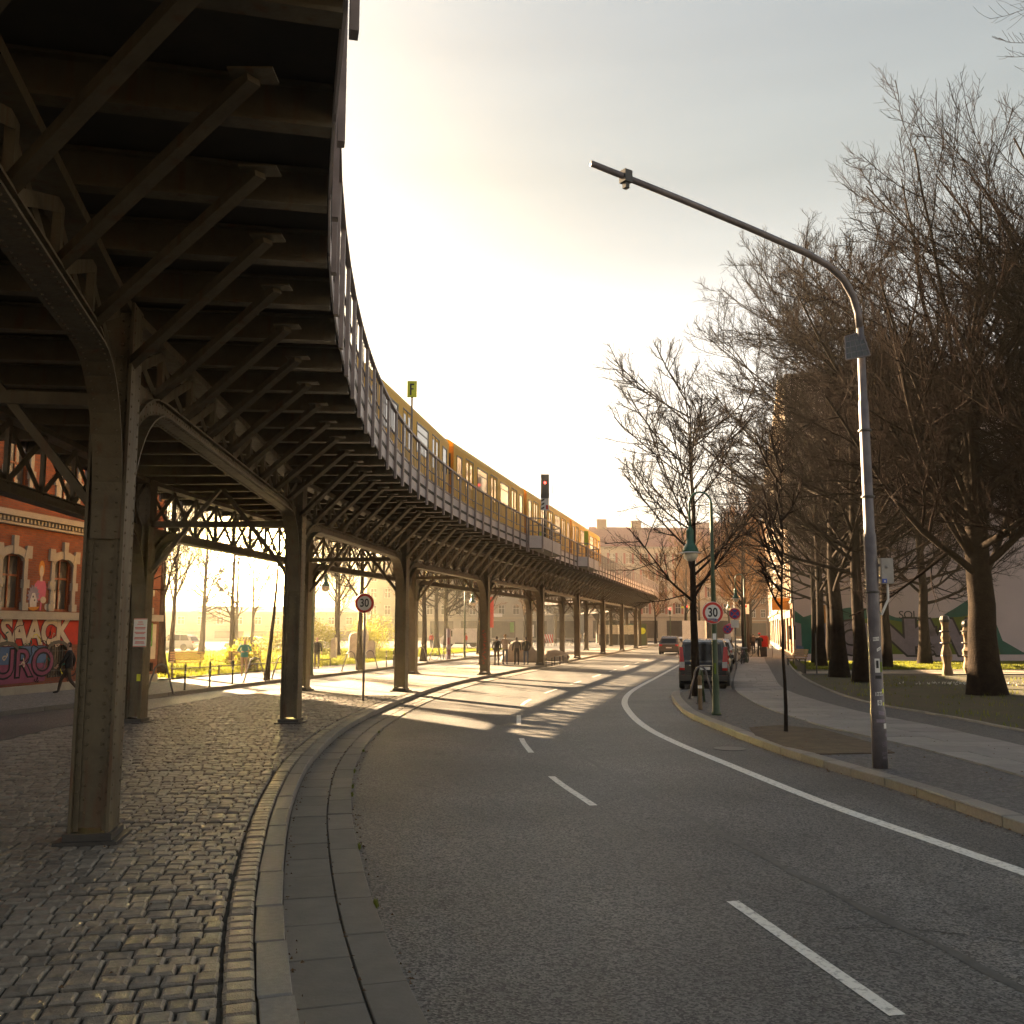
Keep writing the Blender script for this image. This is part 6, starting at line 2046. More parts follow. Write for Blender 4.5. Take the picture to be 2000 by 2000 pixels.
def bollard(loc, label, h=0.92, r=0.055, m='wood', z=0.12, group=None):
    root = thing("bollard", label, "bollard", (loc[0], loc[1], z), 0, group)
    fix_smooth(MB().lathe([(r * 1.1, 0), (r, 0.05), (r, h - 0.12), (r * 1.15, h - 0.10), (r * 1.15, h - 0.06), (r * 0.8, h)], 12).build("shaft", m, root, smooth=True))
    fix_smooth(MB().lathe([(r * 1.04, h * 0.62), (r * 1.06, h * 0.63), (r * 1.06, h * 0.70), (r * 1.04, h * 0.71)], 12).build("band", 'white', root))
    return root
bollard((5.12, 26.2), "rusty post in the pavement in front of the bike hoops")
GB = "bike hoops on the far pavement"
hoop((-11.75, 32.1), R(25), "bike hoop on the far pavement by the slender dark tree", 0.85, 1.0, group=GB)
hoop((-10.55, 39.4), R(25), "bike hoop on the far pavement below the jogger", 0.9, 1.0, group=GB)
hoop((-10.1, 42.2), R(25), "bike hoop on the far pavement beside the slim leaning tree", 0.9, 1.0, group=GB)
hoop((-8.4, 49.8), R(25), "bike hoop on the far pavement before the tallest stele", 0.9, 1.0, group=GB)
hoop((-7.8, 52.6), R(25), "bike hoop on the far pavement behind the clean 30 sign", 0.9, 1.0, group=GB)
hoop((-5.9, 62.3), R(25), "bike hoop on the far pavement right of the third column", 0.9, 1.0, group=GB)
hoop((-5.3, 66.2), R(25), "bike hoop beyond the tree with its ring of soil", 0.9, 1.0, group=GB)
GBo = "thin bollards on the far pavement"
for x, y, lab in ((-11.71, 34.4, "thin bollard nearest the slender dark tree"), (-11.39, 36.2, "middle thin bollard on the far pavement"), (-11.0, 37.8, "thin bollard just left of the jogger"),
                  (-7.2, 54.9, "thin bollard right of the round-topped stele"), (-6.98, 56.4, "thin bollard closest to the third column"), (-4.9, 68.5, "thin bollard by the pinkish post")):
    bollard((x, y), lab, 0.95, 0.035, 'dark', group=GBo)
pk = thing("poster_post", "slim post pasted with pinkish posters on the far pavement", "post", (-4.6, 69.5, 0.12))
MB().tube([(0, 0, 0), (0, 0, 2.2)], 0.16, 10).build("shaft", 'spray_lilac', pk)
MB().box((0, -0.17, 1.3), (0.16, 0.01, 0.5)).box((0.02, -0.17, 0.5), (0.14, 0.01, 0.4)).build("poster", 'spray_purple', pk)
# low rail along the lawn
fe = thing("low_lawn_rail", "knee-high rail along the edge of the sunny far lawn", "rail", (-14, 47, 0.11))
ptsr = [(-15.3, 43.2), (-14.2, 46.5), (-13.2, 49.6), (-12.0, 53.4), (-10.8, 57.0)]
for x, y in ptsr:
    MB().box((x, y, 0.33), (0.07, 0.07, 0.45)).build("post", 'dark', fe, world=True)
for (xa, ya), (xb, yb) in zip(ptsr, ptsr[1:]):
    MB().bar((xa, ya, 0.50), (xb, yb, 0.50), 0.05, 0.05).build("bar", 'dark', fe, world=True)

# benches
def bench(loc, rz, label, group=None, z=0.11, scale=1.0):
    root = thing("park_bench", label, "bench", (loc[0], loc[1], z), rz, group, scale)
    for k in range(4):
        MB().box((0, -0.20 + 0.13 * k, 0.45), (1.7, 0.10, 0.04)).build("seat_slat", 'benchwood', root)
    for k in range(4):
        MB().box((0, 0.28 + 0.03 * k, 0.58 + 0.12 * k), (1.7, 0.03, 0.09)).build("back_slat", 'benchwood', root)
    for x in (-0.7, 0.7):
        b = MB().box((x, -0.15, 0.21), (0.06, 0.06, 0.42)).box((x, 0.22, 0.21), (0.06, 0.06, 0.42)).box((x, 0.03, 0.41), (0.05, 0.5, 0.04)).bar((x, 0.24, 0.40), (x, 0.40, 1.0), 0.04, 0.04)
        b.build("frame", 'dark', root)
    return root
bench((16.95, 57.2), R(-78), "slatted bench blazing in low sun where the lawn edging meets the wall")
GBe = "benches on the far lawn"
bench((-17.2, 50.6), R(15), "slatted bench beside the stout sunlit tree", GBe)
bench((-14.5, 52.0), R(195), "slatted bench half hidden by the yellow-green bush", GBe)
# short dark knee fence by the bench
kf = thing("knee_fence", "row of short dark stakes along the sunlit lawn corner", "fence", (15.6, 52, 0.12))
for k in range(14):
    d_ = EDGE.at_y(46.5) + k * 0.8
    p = EDGE.off(d_, 0.35)
    MB().box((p.x, p.y, 0.33), (0.09, 0.09, 0.45)).build("stake", 'dark', kf, world=True)
a_ = [EDGE.off(EDGE.at_y(46.5) + k * 0.8, 0.35) for k in range(14)]
b = MB()
for p, q in zip(a_, a_[1:]):
    b.bar((p.x, p.y, 0.5), (q.x, q.y, 0.5), 0.03, 0.05)
b.build("rail", 'dark', kf, world=True)
# two thin stakes with a board
for k, (x, y) in enumerate(((14.9, 46.9), (15.9, 46.4))):
    r_ = thing("garden_stake", ("thin dark stake left of the forking tree" if k == 0 else "taller thin dark stake against the forking tree"), "stake", (x, y, 0.11), 0, "thin stakes in the lawn")
    MB().tube([(0, 0, 0), (0, 0, 2.0 + k * 0.5)], 0.035, 6).build("shaft", 'dark', r_)

# carved wooden posts
def carved(loc, label, h, seed, wid, group="carved wooden posts"):
    rq = random.Random(seed)
    root = thing("carved_post", label, "wood sculpture", (loc[0], loc[1], 0.11), rq.uniform(0, 1), group)
    prof = []
    for k in range(15):
        z = h * k / 14
        r = wid * (0.85 + 0.15 * math.sin(k * 1.3 + seed)) * (1.0 if k < 8 else 0.86)
        if k in (8, 11):
            r *= 0.85
        prof.append((r, z))
    o = MB().lathe(prof, 9).build("carved_trunk", 'wood', root, smooth=False)
    fixn(o.data)
    fix_smooth(MB().lathe([(wid * 0.8, h), (wid * 0.9, h + 0.12), (wid * 0.7, h + 0.28), (wid * 0.2, h + 0.36)], 10).build("carved_head", 'dark', root))
    for z in (0.9, 1.5, 2.05):
        MB().lathe([(wid * 0.96, z), (wid * 1.03, z + 0.02), (wid * 0.96, z + 0.05)], 9).build("groove", 'dark', root)
    return root
carved((20.6, 45.4), "carved wooden post with a dark rounded head, the fuller one", 2.5, 1, 0.26)
carved((21.9, 45.9), "carved wooden post close to the huge black trunk", 2.3, 5, 0.30)

# stone stelae on the far lawn
def stele(loc, w, h, label, rnd=0.0, seed=0):
    rq = random.Random(seed)
    root = thing("stone_stele", label, "stone", (loc[0], loc[1], 0.11), rq.uniform(-0.4, 0.4), "pale stone stelae on the lawn")
    pts = [(-w / 2, 0), (w / 2, 0)] + [(w / 2 * (1 - 0.1 * rq.random()), h * k / 5) for k in range(1, 5)]
    if rnd:
        pts += [(w / 2 * math.cos(a), h * 0.8 + h * 0.2 * math.sin(a)) for a in (0.3, 0.8, 1.3, 1.8, 2.3, 2.8)]
    else:
        pts += [(w * 0.42, h), (-w * 0.3, h * 0.93)]
    pts += [(-w / 2 * (1 - 0.12 * rq.random()), h * k / 5) for k in range(4, 0, -1)]
    b = MB().plane_poly(pts, (0, 0, 0), (1, 0, 0), (0, 0, 1), (0, -1, 0), -0.18, 0.18)
    o = b.build("block", 'stele', root); fixn(o.data)
    return root
stele((-13.2, 70.9), 0.40, 1.55, "narrow slab-like stele nearest the dark pedestrian", 0, 1)
stele((-11.8, 70.9), 0.62, 1.95, "broad figure-like stele left of the far 30 sign", 0, 2)
stele((-10.9, 70.9), 0.45, 2.2, "tall stele half hidden by the far 30 sign post", 1, 3)
stele((-10.3, 70.0), 0.55, 1.35, "short round-topped stele right of the far 30 sign post", 1, 4)
ps = thing("poster_pillar", "white poster board behind the second column", "poster board", (-13.9, 62, 0.12), R(-5))
MB().box((0, 0, 1.35), (0.65, 0.25, 2.0)).build("board", 'white', ps)
MB().box((0.02, -0.13, 1.7), (0.4, 0.01, 0.4)).box((-0.05, -0.13, 1.0), (0.45, 0.01, 0.5)).build("poster", 'cloth_grey', ps)
MB().box((0, 0, 0.2), (0.5, 0.2, 0.4)).build("plinth", 'plasticgrey', ps)

# heap of covered things and low guard rails on the island
def heap(loc, size, label, seed, extra=None):
    import bmesh
    bm = bmesh.new()
    bmesh.ops.create_icosphere(bm, subdivisions=4, radius=1.0)
    rq = random.Random(seed)
    ph = [rq.uniform(0, 6) for _ in range(6)]
    for v in bm.verts:
        x, y, z = v.co
        k = 1 + 0.10 * math.sin(3.1 * x + ph[0]) * math.cos(2.7 * y + ph[1]) + 0.07 * math.sin(5.3 * z + 3 * x + ph[2]) + 0.035 * math.sin(11 * x + 7 * y + ph[3]) * math.sin(9 * z + ph[4])
        sq = 1.0
        v.co = (x * k * size[0] * sq, y * k * size[1], max(-0.02, (z * 0.85 + 0.15) * k * size[2]))
    me = bpy.data.meshes.new("cover")
    bm.to_mesh(me); bm.free()
    me.materials.append(M['rock'])
    me.polygons.foreach_set("use_smooth", [True] * len(me.polygons))
    root = thing("covered_heap", label, "heap", (loc[0], loc[1], 0.12), 0, "pale covered heaps on the island")
    obj("cover", me, root)
    return root
heap((0.55, 64.2), (1.22, 1.0, 1.35), "large pale domed heap behind the two dark-jacketed men", 1)
h2 = heap((2.75, 66.0), (1.15, 0.9, 0.72), "lower pointed heap with a red mark right of the fifth column", 6)
MB().box((-0.62, -0.66, 0.62), (0.16, 0.02, 0.42)).build("red_mark", 'red', h2)
for k, (x, y) in enumerate(((2.15, 55.6), (2.75, 58.2), (3.4, 61.0))):
    root = thing("guard_hoop", ("low black guard rail nearest the fifth column", "middle low black guard rail by the heap", "farthest low black guard rail by the sixth column")[k], "guard rail", (x, y, 0.12), R(-13), "low black guard rails")
    MB().tube([(0, -0.9, 0), (0, -0.9, 0.5), (0, 0.9, 0.5), (0, 0.9, 0)], 0.03, 6).build("tube", 'dark', root)
br = thing("warning_barrier", "red and white striped road barrier behind the heap", "barrier", (5.0, 133, 0.0), R(-5))
MB().box((0, 0, 0.95), (1.5, 0.06, 1.2)).build("board", 'white', br)
b = MB()
for k in range(5):
    x = -0.78 + 0.33 * k
    b.plane_poly([(x, 1.54), (x + 0.16, 1.54), (min(x + 0.52, 0.74), 0.36), (min(x + 0.36, 0.7), 0.36)], (0, -0.032, 0), (1, 0, 0), (0, 0, 1), (0, -1, 0), 0, 0.006)
b.build("red_stripes", 'red', br)
MB().box((-0.5, 0, 0.18), (0.08, 0.5, 0.36)).box((0.5, 0, 0.18), (0.08, 0.5, 0.36)).build("feet", 'dark', br)
# hoarding under the far end of the viaduct
hd = thing("hoarding", "pale speckled hoarding panels over dark boards under the far viaduct end", "hoarding", (15.0, 129, 0.1), R(4))
for k in range(5):
    MB().box((-2.6 + 1.3 * k, 0, 2.1), (1.26, 0.06, 1.25)).build("panel", 'cream', hd)
    MB().box((-2.6 + 1.3 * k, 0.02, 0.72), (1.26, 0.05, 1.40)).build("board", 'dark', hd)
MB().box((-3.27, 0.05, 1.4), (0.09, 0.09, 2.8)).box((3.27, 0.05, 1.4), (0.09, 0.09, 2.8)).build("frame_post", 'wood', hd)
pl = thing("advert_pillar", "dark green pillar with a bright yellow disc at the end of the viaduct", "advert pillar", (17.2, 126, 0.12), R(0))
MB().box((0, 0, 1.6), (1.1, 0.3, 2.4)).box((0, 0, 0.2), (0.9, 0.25, 0.4)).build("case", 'postgreen', pl)
fix_smooth(MB().lathe([(0, -0.02), (0.42, -0.02), (0.42, 0.0), (0, 0)], 20, (0, -0.16, 1.9), axis='y').build("yellow_disc", 'signyellow', pl))
vp = thing("vertical_banner", "narrow red vertical banner glimpsed between two columns", "banner", (-2.5, 100, 0.12))
MB().tube([(0, 0, 0), (0, 0, 5.6)], 0.05, 6).build("pole", 'galv', vp)
MB().box((0.3, 0, 3.9), (0.55, 0.02, 3.2)).build("cloth", 'red', vp)

# ------------------------------------------------------------------ vehicles
CARM = {}
def paint(name, c, rough=0.25, metal=0.2):
    if name not in M:
        M[name] = pmat(name, c, tuple(x * 0.9 for x in c), 1.5, rough, metal, spec=0.6)
        M[name].node_tree.nodes["Principled BSDF"].inputs["Coat Weight"].default_value = 0.6
    return name
def wheel(root, x, y, r=0.32, w=0.2):
    s = 1 if y > 0 else -1
    wh = obj("wheel", fixn(MB().lathe([(r * 0.6, -w / 2), (r * 0.92, -w / 2), (r, -w / 2 + 0.03), (r, w / 2 - 0.03), (r * 0.92, w / 2), (r * 0.6, w / 2)], 22, axis='y').mesh("tyre", 'black', True)), root)
    wh.location = (x, y, r)
    ob = obj("rim", fixn(MB().lathe([(0, s * w * 0.40), (r * 0.25, s * w * 0.46), (r * 0.58, s * w * 0.42), (r * 0.63, s * w * 0.30), (r * 0.6, 0)], 14, axis='y').mesh("rim", 'galv', True)), wh)
    return wh
def loft(sections, n_side=None):
    """sections: list of closed rings (same length) -> MB"""
    b = MB()
    k = len(sections[0])
    vs = [p for s in sections for p in s]
    fs = []
    for i in range(len(sections) - 1):
        for j in range(k):
            j2 = (j + 1) % k
            fs.append((i * k + j, i * k + j2, (i + 1) * k + j2, (i + 1) * k + j))
    fs.append(tuple(range(k))[::-1]); fs.append(tuple((len(sections) - 1) * k + j for j in range(k)))
    return b.add(vs, fs)
def car(name, label, cat, loc, heading, kind, pm, z=0.0, group=None):
    """car facing heading (radians from +y towards +x); local +x is forward"""
    root = thing(name, label, cat, (loc[0], loc[1], z), math.pi / 2 - heading, group)
    if kind == 'van':
        L, Wd, H, belt, hood, gl = 5.0, 1.90, 1.90, 1.05, 0.95, 0.20
        low = [(-2.5, 0.35, 0.95), (-2.44, 0.28, 1.04), (-1.2, 0.25, 1.05), (1.2, 0.25, 1.04), (2.0, 0.25, 0.98), (2.42, 0.3, 0.80), (2.5, 0.4, 0.66)]
        top = [(-2.46, 1.04, 0.90), (-2.36, 1.80, 0.80), (-2.1, 1.88, 0.76), (0.6, 1.90, 0.76), (0.95, 1.84, 0.75), (1.75, 1.04, 0.86)]
    elif kind == 'suv':
        L, Wd, H, belt = 4.6, 1.88, 1.66, 0.98
        low = [(-2.3, 0.42, 0.92), (-2.22, 0.30, 0.98), (-1.0, 0.25, 1.0), (1.0, 0.25, 0.98), (1.9, 0.28, 0.93), (2.22, 0.32, 0.80), (2.3, 0.42, 0.68)]
        top = [(-2.15, 0.97, 0.84), (-1.85, 1.45, 0.72), (-1.5, 1.62, 0.66), (0.1, 1.66, 0.66), (0.45, 1.60, 0.66), (1.15, 0.97, 0.82)]
    else:
        L, Wd, H, belt = 4.4, 1.76, 1.44, 0.88
        low = [(-2.2, 0.40, 0.82), (-2.12, 0.28, 0.88), (-1.0, 0.22, 0.89), (1.0, 0.22, 0.86), (1.8, 0.25, 0.80), (2.12, 0.30, 0.66), (2.2, 0.40, 0.58)]
        top = [(-1.9, 0.86, 0.78), (-1.45, 1.28, 0.64), (-1.0, 1.42, 0.58), (0.1, 1.44, 0.58), (0.4, 1.38, 0.58), (1.15, 0.86, 0.74)]
    hw = Wd / 2
    S = []
    for x, z0, z1 in low:
        e = hw * (0.90 if abs(x) > L / 2 - 0.02 else 0.975 if abs(x) > L / 2 - 0.12 else 1.0)
        zm = z0 + (z1 - z0) * 0.55
        S.append([(x, -e * 0.93, z0), (x, e * 0.93, z0), (x, e, z0 + 0.12), (x, e * 1.0, zm), (x, e * 0.955, z1), (x, -e * 0.955, z1), (x, -e * 1.0, zm), (x, -e, z0 + 0.12)])
    body = loft(S).build("body", pm, root, smooth=False); fixn(body.data)
    T = []
    for x, z1, wf in top:
        T.append((x, z1, hw * wf if kind != 'van' else hw * wf))
    # roof and pillars as one shell, glass set in
    xs = [t[0] for t in top]
    zr = top[2][1]
    b = MB()
    ring = []
    for x, z1, wf in top:
        w_ = hw * (wf if kind == 'van' else wf)
        ring.append([(x, -w_, z1), (x, w_, z1)])
    # roof strip (index 1..4), screens, sides
    def quad(p): b.add(p, [tuple(range(len(p)))])
    for i in range(1, len(ring) - 2):
        b.add([ring[i][0], ring[i][1], ring[i + 1][1], ring[i + 1][0]], [(0, 1, 2, 3)])
    for s in (0, 1):
        side = [r_[s] for r_ in ring]
        zb_ = top[0][1]
        base = [(p[0], (hw * (0.955 if kind != 'van' else 0.955)) * (-1 if s == 0 else 1), zb_) for p in (side[0], side[-1])]
        b.add(side + [base[1], base[0]], [tuple(range(len(side) + 2))])
    b.add([ring[0][0], ring[0][1], ring[1][1], ring[1][0]], [(0, 1, 2, 3)])
    b.add([ring[-2][0], ring[-2][1], ring[-1][1], ring[-1][0]], [(0, 1, 2, 3)])
    cab = b.build("cabin", pm, root); fixn(cab.data)
    def lerp(p, q, f):
        return tuple(a + (c - a) * f for a, c in zip(p, q))
    def pane(nm, A, B_, C_, D, inset, off):
        # A,B lower; C,D upper
        A2, B2 = lerp(A, B_, inset), lerp(B_, A, inset)
        D2, C2 = lerp(D, C_, inset), lerp(C_, D, inset)
        lo_a, lo_b = lerp(A2, D2, 0.10), lerp(B2, C2, 0.10)
        up_a, up_b = lerp(A2, D2, 0.90), lerp(B2, C2, 0.90)
        nrm = (Vector(lo_b) - Vector(lo_a)).cross(Vector(up_a) - Vector(lo_a)).normalized() * off
        q = [Vector(v) + nrm for v in (lo_a, lo_b, up_b, up_a)] + [Vector(v) - nrm for v in (lo_a, lo_b, up_b, up_a)]
        g_ = MB().add(q, [(0, 1, 2, 3), (7, 6, 5, 4), (0, 4, 5, 1), (1, 5, 6, 2), (2, 6, 7, 3), (3, 7, 4, 0)])
        o_ = g_.build(nm, 'carglass', root); fixn(o_.data)
        return o_
    pane("rear_window", ring[0][0], ring[0][1], ring[1][1], ring[1][0], 0.07, 0.012)
    pane("windscreen", ring[-1][0], ring[-1][1], ring[-2][1], ring[-2][0], 0.05, 0.012)
    for s in (0, 1):
        ys_ = -1 if s == 0 else 1
        zb_ = top[0][1]
        x_b, x_t0, x_t1, x_f = top[0][0], top[2][0], top[4][0], top[-1][0]
        yb, yt = hw * 0.955 * ys_, ring[2][s][1]
        cuts = (0.0, 0.36, 0.70, 1.0) if kind != 'sedan' else (0.0, 0.52, 1.0)
        for c0, c1 in zip(cuts, cuts[1:]):
            lo0, lo1 = x_b + 0.12 + (x_f - 0.2 - x_b - 0.12) * c0, x_b + 0.12 + (x_f - 0.2 - x_b - 0.12) * c1
            up0, up1 = x_t0 + (x_t1 - x_t0) * c0, x_t0 + (x_t1 - x_t0) * c1
            pane("side_window", (lo0, yb, zb_), (lo1, yb, zb_), (up1, yt, top[3][1]), (up0, yt, top[3][1]), 0.05, 0.014)
    xr = -L / 2
    # lights, plates, bumper, mirrors
    for s in (-1, 1):
        if kind == 'van':
            tl = MB().add([(xr - 0.02, s * hw * 0.74, 0.98), (xr - 0.02, s * hw * 0.92, 0.98), (xr + 0.06, s * hw * 0.93, 1.62), (xr + 0.06, s * hw * 0.80, 1.62),
                           (xr + 0.28, s * hw * 0.985, 0.98), (xr + 0.30, s * hw * 0.95, 1.62)], [(0, 1, 2, 3), (1, 4, 5, 2)])
            o_ = tl.build("tail_light", 'taillight', root); fixn(o_.data)
            o2 = MB().box((xr - 0.015, s * hw * 0.83, 0.95), (0.05, hw * 0.20, 0.22)).build("reversing_light", 'clearlight', o_)
            MB().box((xr - 0.012, s * hw * 0.83, 0.80), (0.05, hw * 0.19, 0.10)).build("indicator", 'taillight', o_)
            MB().box((xr - 0.03, s * hw * 0.78, 0.55), (0.03, 0.12, 0.05)).build("reflector", 'taillight', root)
        else:
            MB().box((xr + 0.03, s * hw * 0.76, low[1][2] - 0.14), (0.14, hw * 0.30, 0.16)).build("tail_light", 'taillight', root)
        MB().box((L / 2 - 0.12, s * hw * 0.72, low[-2][2] - 0.06), (0.16, hw * 0.32, 0.14)).build("headlight", 'clearlight', root)
        MB().box((top[-1][0] - 0.25, s * (hw + 0.09), belt + 0.10), (0.10, 0.18, 0.14)).build("mirror", pm, root)
    MB().box((xr - 0.03, 0, 0.46), (0.16, hw * 1.86, 0.22)).build("rear_bumper", 'dark' if kind == 'van' else pm, root)
    MB().box((L / 2 - 0.02, 0, 0.44), (0.14, hw * 1.8, 0.24)).build("front_bumper", pm, root)
    zp = 0.82 if kind == 'van' else 0.62
    MB().box((xr - 0.03 if kind == 'van' else xr - 0.0, 0, zp), (0.05, 0.50, 0.11)).build("number_plate", 'white', root)
    if kind == 'van':
        MB().box((xr - 0.03, 0, 0.93), (0.04, 1.05, 0.035)).build("chrome_strip", 'chrome', root)
        MB().box((xr - 0.005, 0, 0.70), (0.02, hw * 1.5, 0.012)).box((xr - 0.005, 0, 0.62), (0.02, hw * 1.5, 0.012)).build("tailgate_seam", 'black', root)
        MB().bar((xr + 0.02, 0.0, 1.10), (xr + 0.05, 0.38, 1.22), 0.02, 0.02).build("wiper", 'black', root)
    r_ = 0.33 if kind != 'suv' else 0.36
    for x in (-L * 0.30, L * 0.31):
        for s in (-1, 1):
            wheel(root, x, s * (hw - 0.09), r_)
    MB().box((0, 0, 0.26), (L * 0.84, hw * 1.6, 0.12)).build("underbody", 'black', root)
    return root
HD = R(13.7)
car("parked_van", "black people carrier parked at the kerb with tall red tail lights", "van", (7.78, 38.6), R(13), 'van', paint("paint_black", (0.018, 0.018, 0.026)), 0.0)
GC = "cars parked along the kerb"
car("parked_car", "dark parked hatchback right behind the black people carrier", "car", (9.55, 46.2), HD, 'sedan', paint("paint_navy", (0.02, 0.022, 0.03)), 0.0, GC)
car("parked_car", "pale beige parked car beyond the dark hatchback", "car", (11.0, 52.2), HD, 'suv', paint("paint_beige", (0.50, 0.42, 0.30)), 0.0, GC)
car("parked_car", "silver parked car third along the kerb", "car", (12.5, 58.4), HD, 'sedan', paint("paint_silver", (0.45, 0.44, 0.42), 0.25, 0.5), 0.0, GC)
car("parked_car", "white parked car farther along the kerb by the low sign", "car", (14.1, 64.8), HD, 'suv', paint("paint_white", (0.66, 0.64, 0.60)), 0.0, GC)
car("parked_car", "red-lit parked car last before the bicycles", "car", (15.8, 71.5), HD, 'sedan', paint("paint_grey", (0.12, 0.12, 0.13), 0.25, 0.4), 0.0, GC)
car("moving_car", "bronze SUV driving away in the sunlit lane", "car", (14.6, 88), HD, 'suv', paint("paint_bronze", (0.16, 0.125, 0.10), 0.25, 0.5), 0.0)
car("moving_car", "pale car ahead of the bronze SUV", "car", (19.0, 106), HD, 'sedan', M and 'paint_white', 0.0)
car("moving_car", "silver car seen just over the black van's roof", "car", (14.4, 74.5), HD, 'sedan', 'paint_silver', 0.0)
car("moving_car", "dark red car beside the distant white truck", "car", (19.9, 104), HD, 'suv', paint("paint_red", (0.30, 0.03, 0.025)), 0.0)
car("parked_car", "silver car parked beyond the sunny lawn", "car", (-34.3, 97.5), R(-80), 'suv', 'paint_silver', 0.1, "vehicles beyond the far lawn")
car("parked_car", "white car half hidden by the yellow-green bush", "car", (-27.5, 99.5), R(-80), 'sedan', 'paint_white', 0.1, "vehicles beyond the far lawn")
# white delivery van beyond the arches and white box truck
def box_truck(name, label, loc, heading, L=6.2, W_=2.2, H=3.1, z=0.0, grp=None):
    root = thing(name, label, "truck", (loc[0], loc[1], z), math.pi / 2 - heading, grp)
    MB().box((-0.8, 0, 0.55 + (H - 0.55) / 2), (L - 1.9, W_, H - 0.55)).build("cargo_box", 'white', root)
    pr_ = [(L / 2 - 1.75, 0.4), (L / 2, 0.4), (L / 2, 1.15), (L / 2 - 0.35, 1.35), (L / 2 - 0.85, 2.15), (L / 2 - 1.75, 2.2)]
    b = MB().plane_poly(pr_, (0, 0, 0), (1, 0, 0), (0, 0, 1), (0, -1, 0), -W_ * 0.46, W_ * 0.46)
    o = b.build("cab", 'white', root); fixn(o.data)
    for s in (-1, 1):
        q = MB().plane_poly([(L / 2 - 1.5, 1.3), (L / 2 - 0.5, 1.3), (L / 2 - 0.9, 2.05), (L / 2 - 1.5, 2.05)], (0, s * (W_ * 0.46), 0), (1, 0, 0), (0, 0, 1), (0, s, 0), 0, 0.01)
        o = q.build("side_window", 'carglass', root); fixn(o.data)
        MB().box((-L / 2 + 0.2, s * W_ * 0.42, 0.62), (0.05, 0.14, 0.3)).build("tail_light", 'taillight', root)
    q = MB().add([(L / 2 - 0.35, -W_ * 0.42, 1.38), (L / 2 - 0.35, W_ * 0.42, 1.38), (L / 2 - 0.83, W_ * 0.42, 2.13), (L / 2 - 0.83, -W_ * 0.42, 2.13)], [(0, 1, 2, 3)])
    q.v = [(x + 0.012, y, zz + 0.008) for x, y, zz in q.v]
    q.build("windscreen", 'carglass', root)
    MB().box((-L / 2 + 0.14, 0, 1.8), (0.03, 0.03, H - 1.0)).build("door_seam", 'dark', root)
    for x in (-L * 0.28, L * 0.32):
        for s in (-1, 1):
            wheel(root, x, s * (W_ / 2 - 0.16), 0.38, 0.24)
    MB().box((0, 0, 0.45), (L * 0.9, W_ * 0.6, 0.16)).build("chassis", 'black', root)
    return root
box_truck("box_truck", "white box truck in the distant traffic behind the street tree", (18.6, 97), HD)
box_truck("delivery_van", "white delivery van parked beyond the lawn between the arches", (-6.2, 119), R(-85), 5.2, 2.0, 2.3, 0.05)
# ------------------------------------------------------------------ bicycles
def bicycle(name, label, loc, rz, m='dark', z=0.12, group=None, cat="bicycle"):
    root = thing(name, label, cat, (loc[0], loc[1], z), rz, group)
    wm = MB()
    for k in range(20):
        a0, a1 = 2 * math.pi * k / 20, 2 * math.pi * (k + 1) / 20
        wm.bar((0.33 * math.cos(a0), 0, 0.33 * math.sin(a0)), (0.33 * math.cos(a1), 0, 0.33 * math.sin(a1)), 0.03, 0.03, up=(0, 1, 0))
    for k in range(8):
        a0 = math.pi * k / 8
        wm.bar((0.32 * math.cos(a0), 0, 0.32 * math.sin(a0)), (-0.32 * math.cos(a0), 0, -0.32 * math.sin(a0)), 0.005, 0.005, up=(0, 1, 0))
    me = wm.mesh("wheel", 'black')
    for x in (-0.52, 0.52):
        o = obj("wheel", me, root); o.location = (x, 0, 0.345)
    b = MB()
    for p, q in (((-0.52, 0.345), (-0.08, 0.30)), ((-0.08, 0.30), (-0.2, 0.82)), ((-0.2, 0.75), (-0.52, 0.345)), ((-0.08, 0.30), (0.34, 0.72)), ((-0.18, 0.74), (0.33, 0.80)), ((0.32, 0.90), (0.52, 0.345))):
        b.bar((p[0], 0, p[1]), (q[0], 0, q[1]), 0.03, 0.03, up=(0, 1, 0))
    b.build("frame", m, root)
    MB().box((-0.22, 0, 0.88), (0.24, 0.13, 0.06)).build("saddle", 'black', root)
    MB().tube([(0.24, -0.28, 1.0), (0.33, -0.1, 0.98), (0.33, 0.1, 0.98), (0.24, 0.28, 1.0)], 0.013, 6).build("handlebar", 'chrome', root)
    return root
GBI = "bicycles parked by the far kerb"
for k, (x, y, lab) in enumerate(((14.35, 59.6, "dark bicycle leaning nearest the slim gas lamp"), (14.6, 60.6, "second bicycle of the parked cluster"), (14.95, 61.8, "third bicycle of the parked cluster by the low sign"), (15.1, 63.2, "rearmost bicycle of the parked cluster"))):
    bicycle("bicycle", lab, (x, y), 1.2 + 0.25 * k, ('dark', 'red', 'galv', 'dark')[k], group=GBI)
bicycle("bicycle", "bicycle propped against the sunlit house front", (20.0, 73.5), 1.3, 'dark')
bicycle("bicycle", "bicycle held by the rider with the red cargo bag", (18.65, 73.5), 0.2, 'black')
bicycle("bicycle", "bicycle chained to a hoop under the far trees", (-4.9, 66.8), 0.3, 'dark')

for k in range(10):
    bicycle("bicycle", "%s bicycle of the dark row parked by the distant shops" % ORD[k], (-2.5 + 1.15 * k, 120 + 0.3 * k), 0.9 + 0.13 * (k % 4), ('dark', 'black', 'galv')[k % 3], group="row of bicycles by the distant shops")

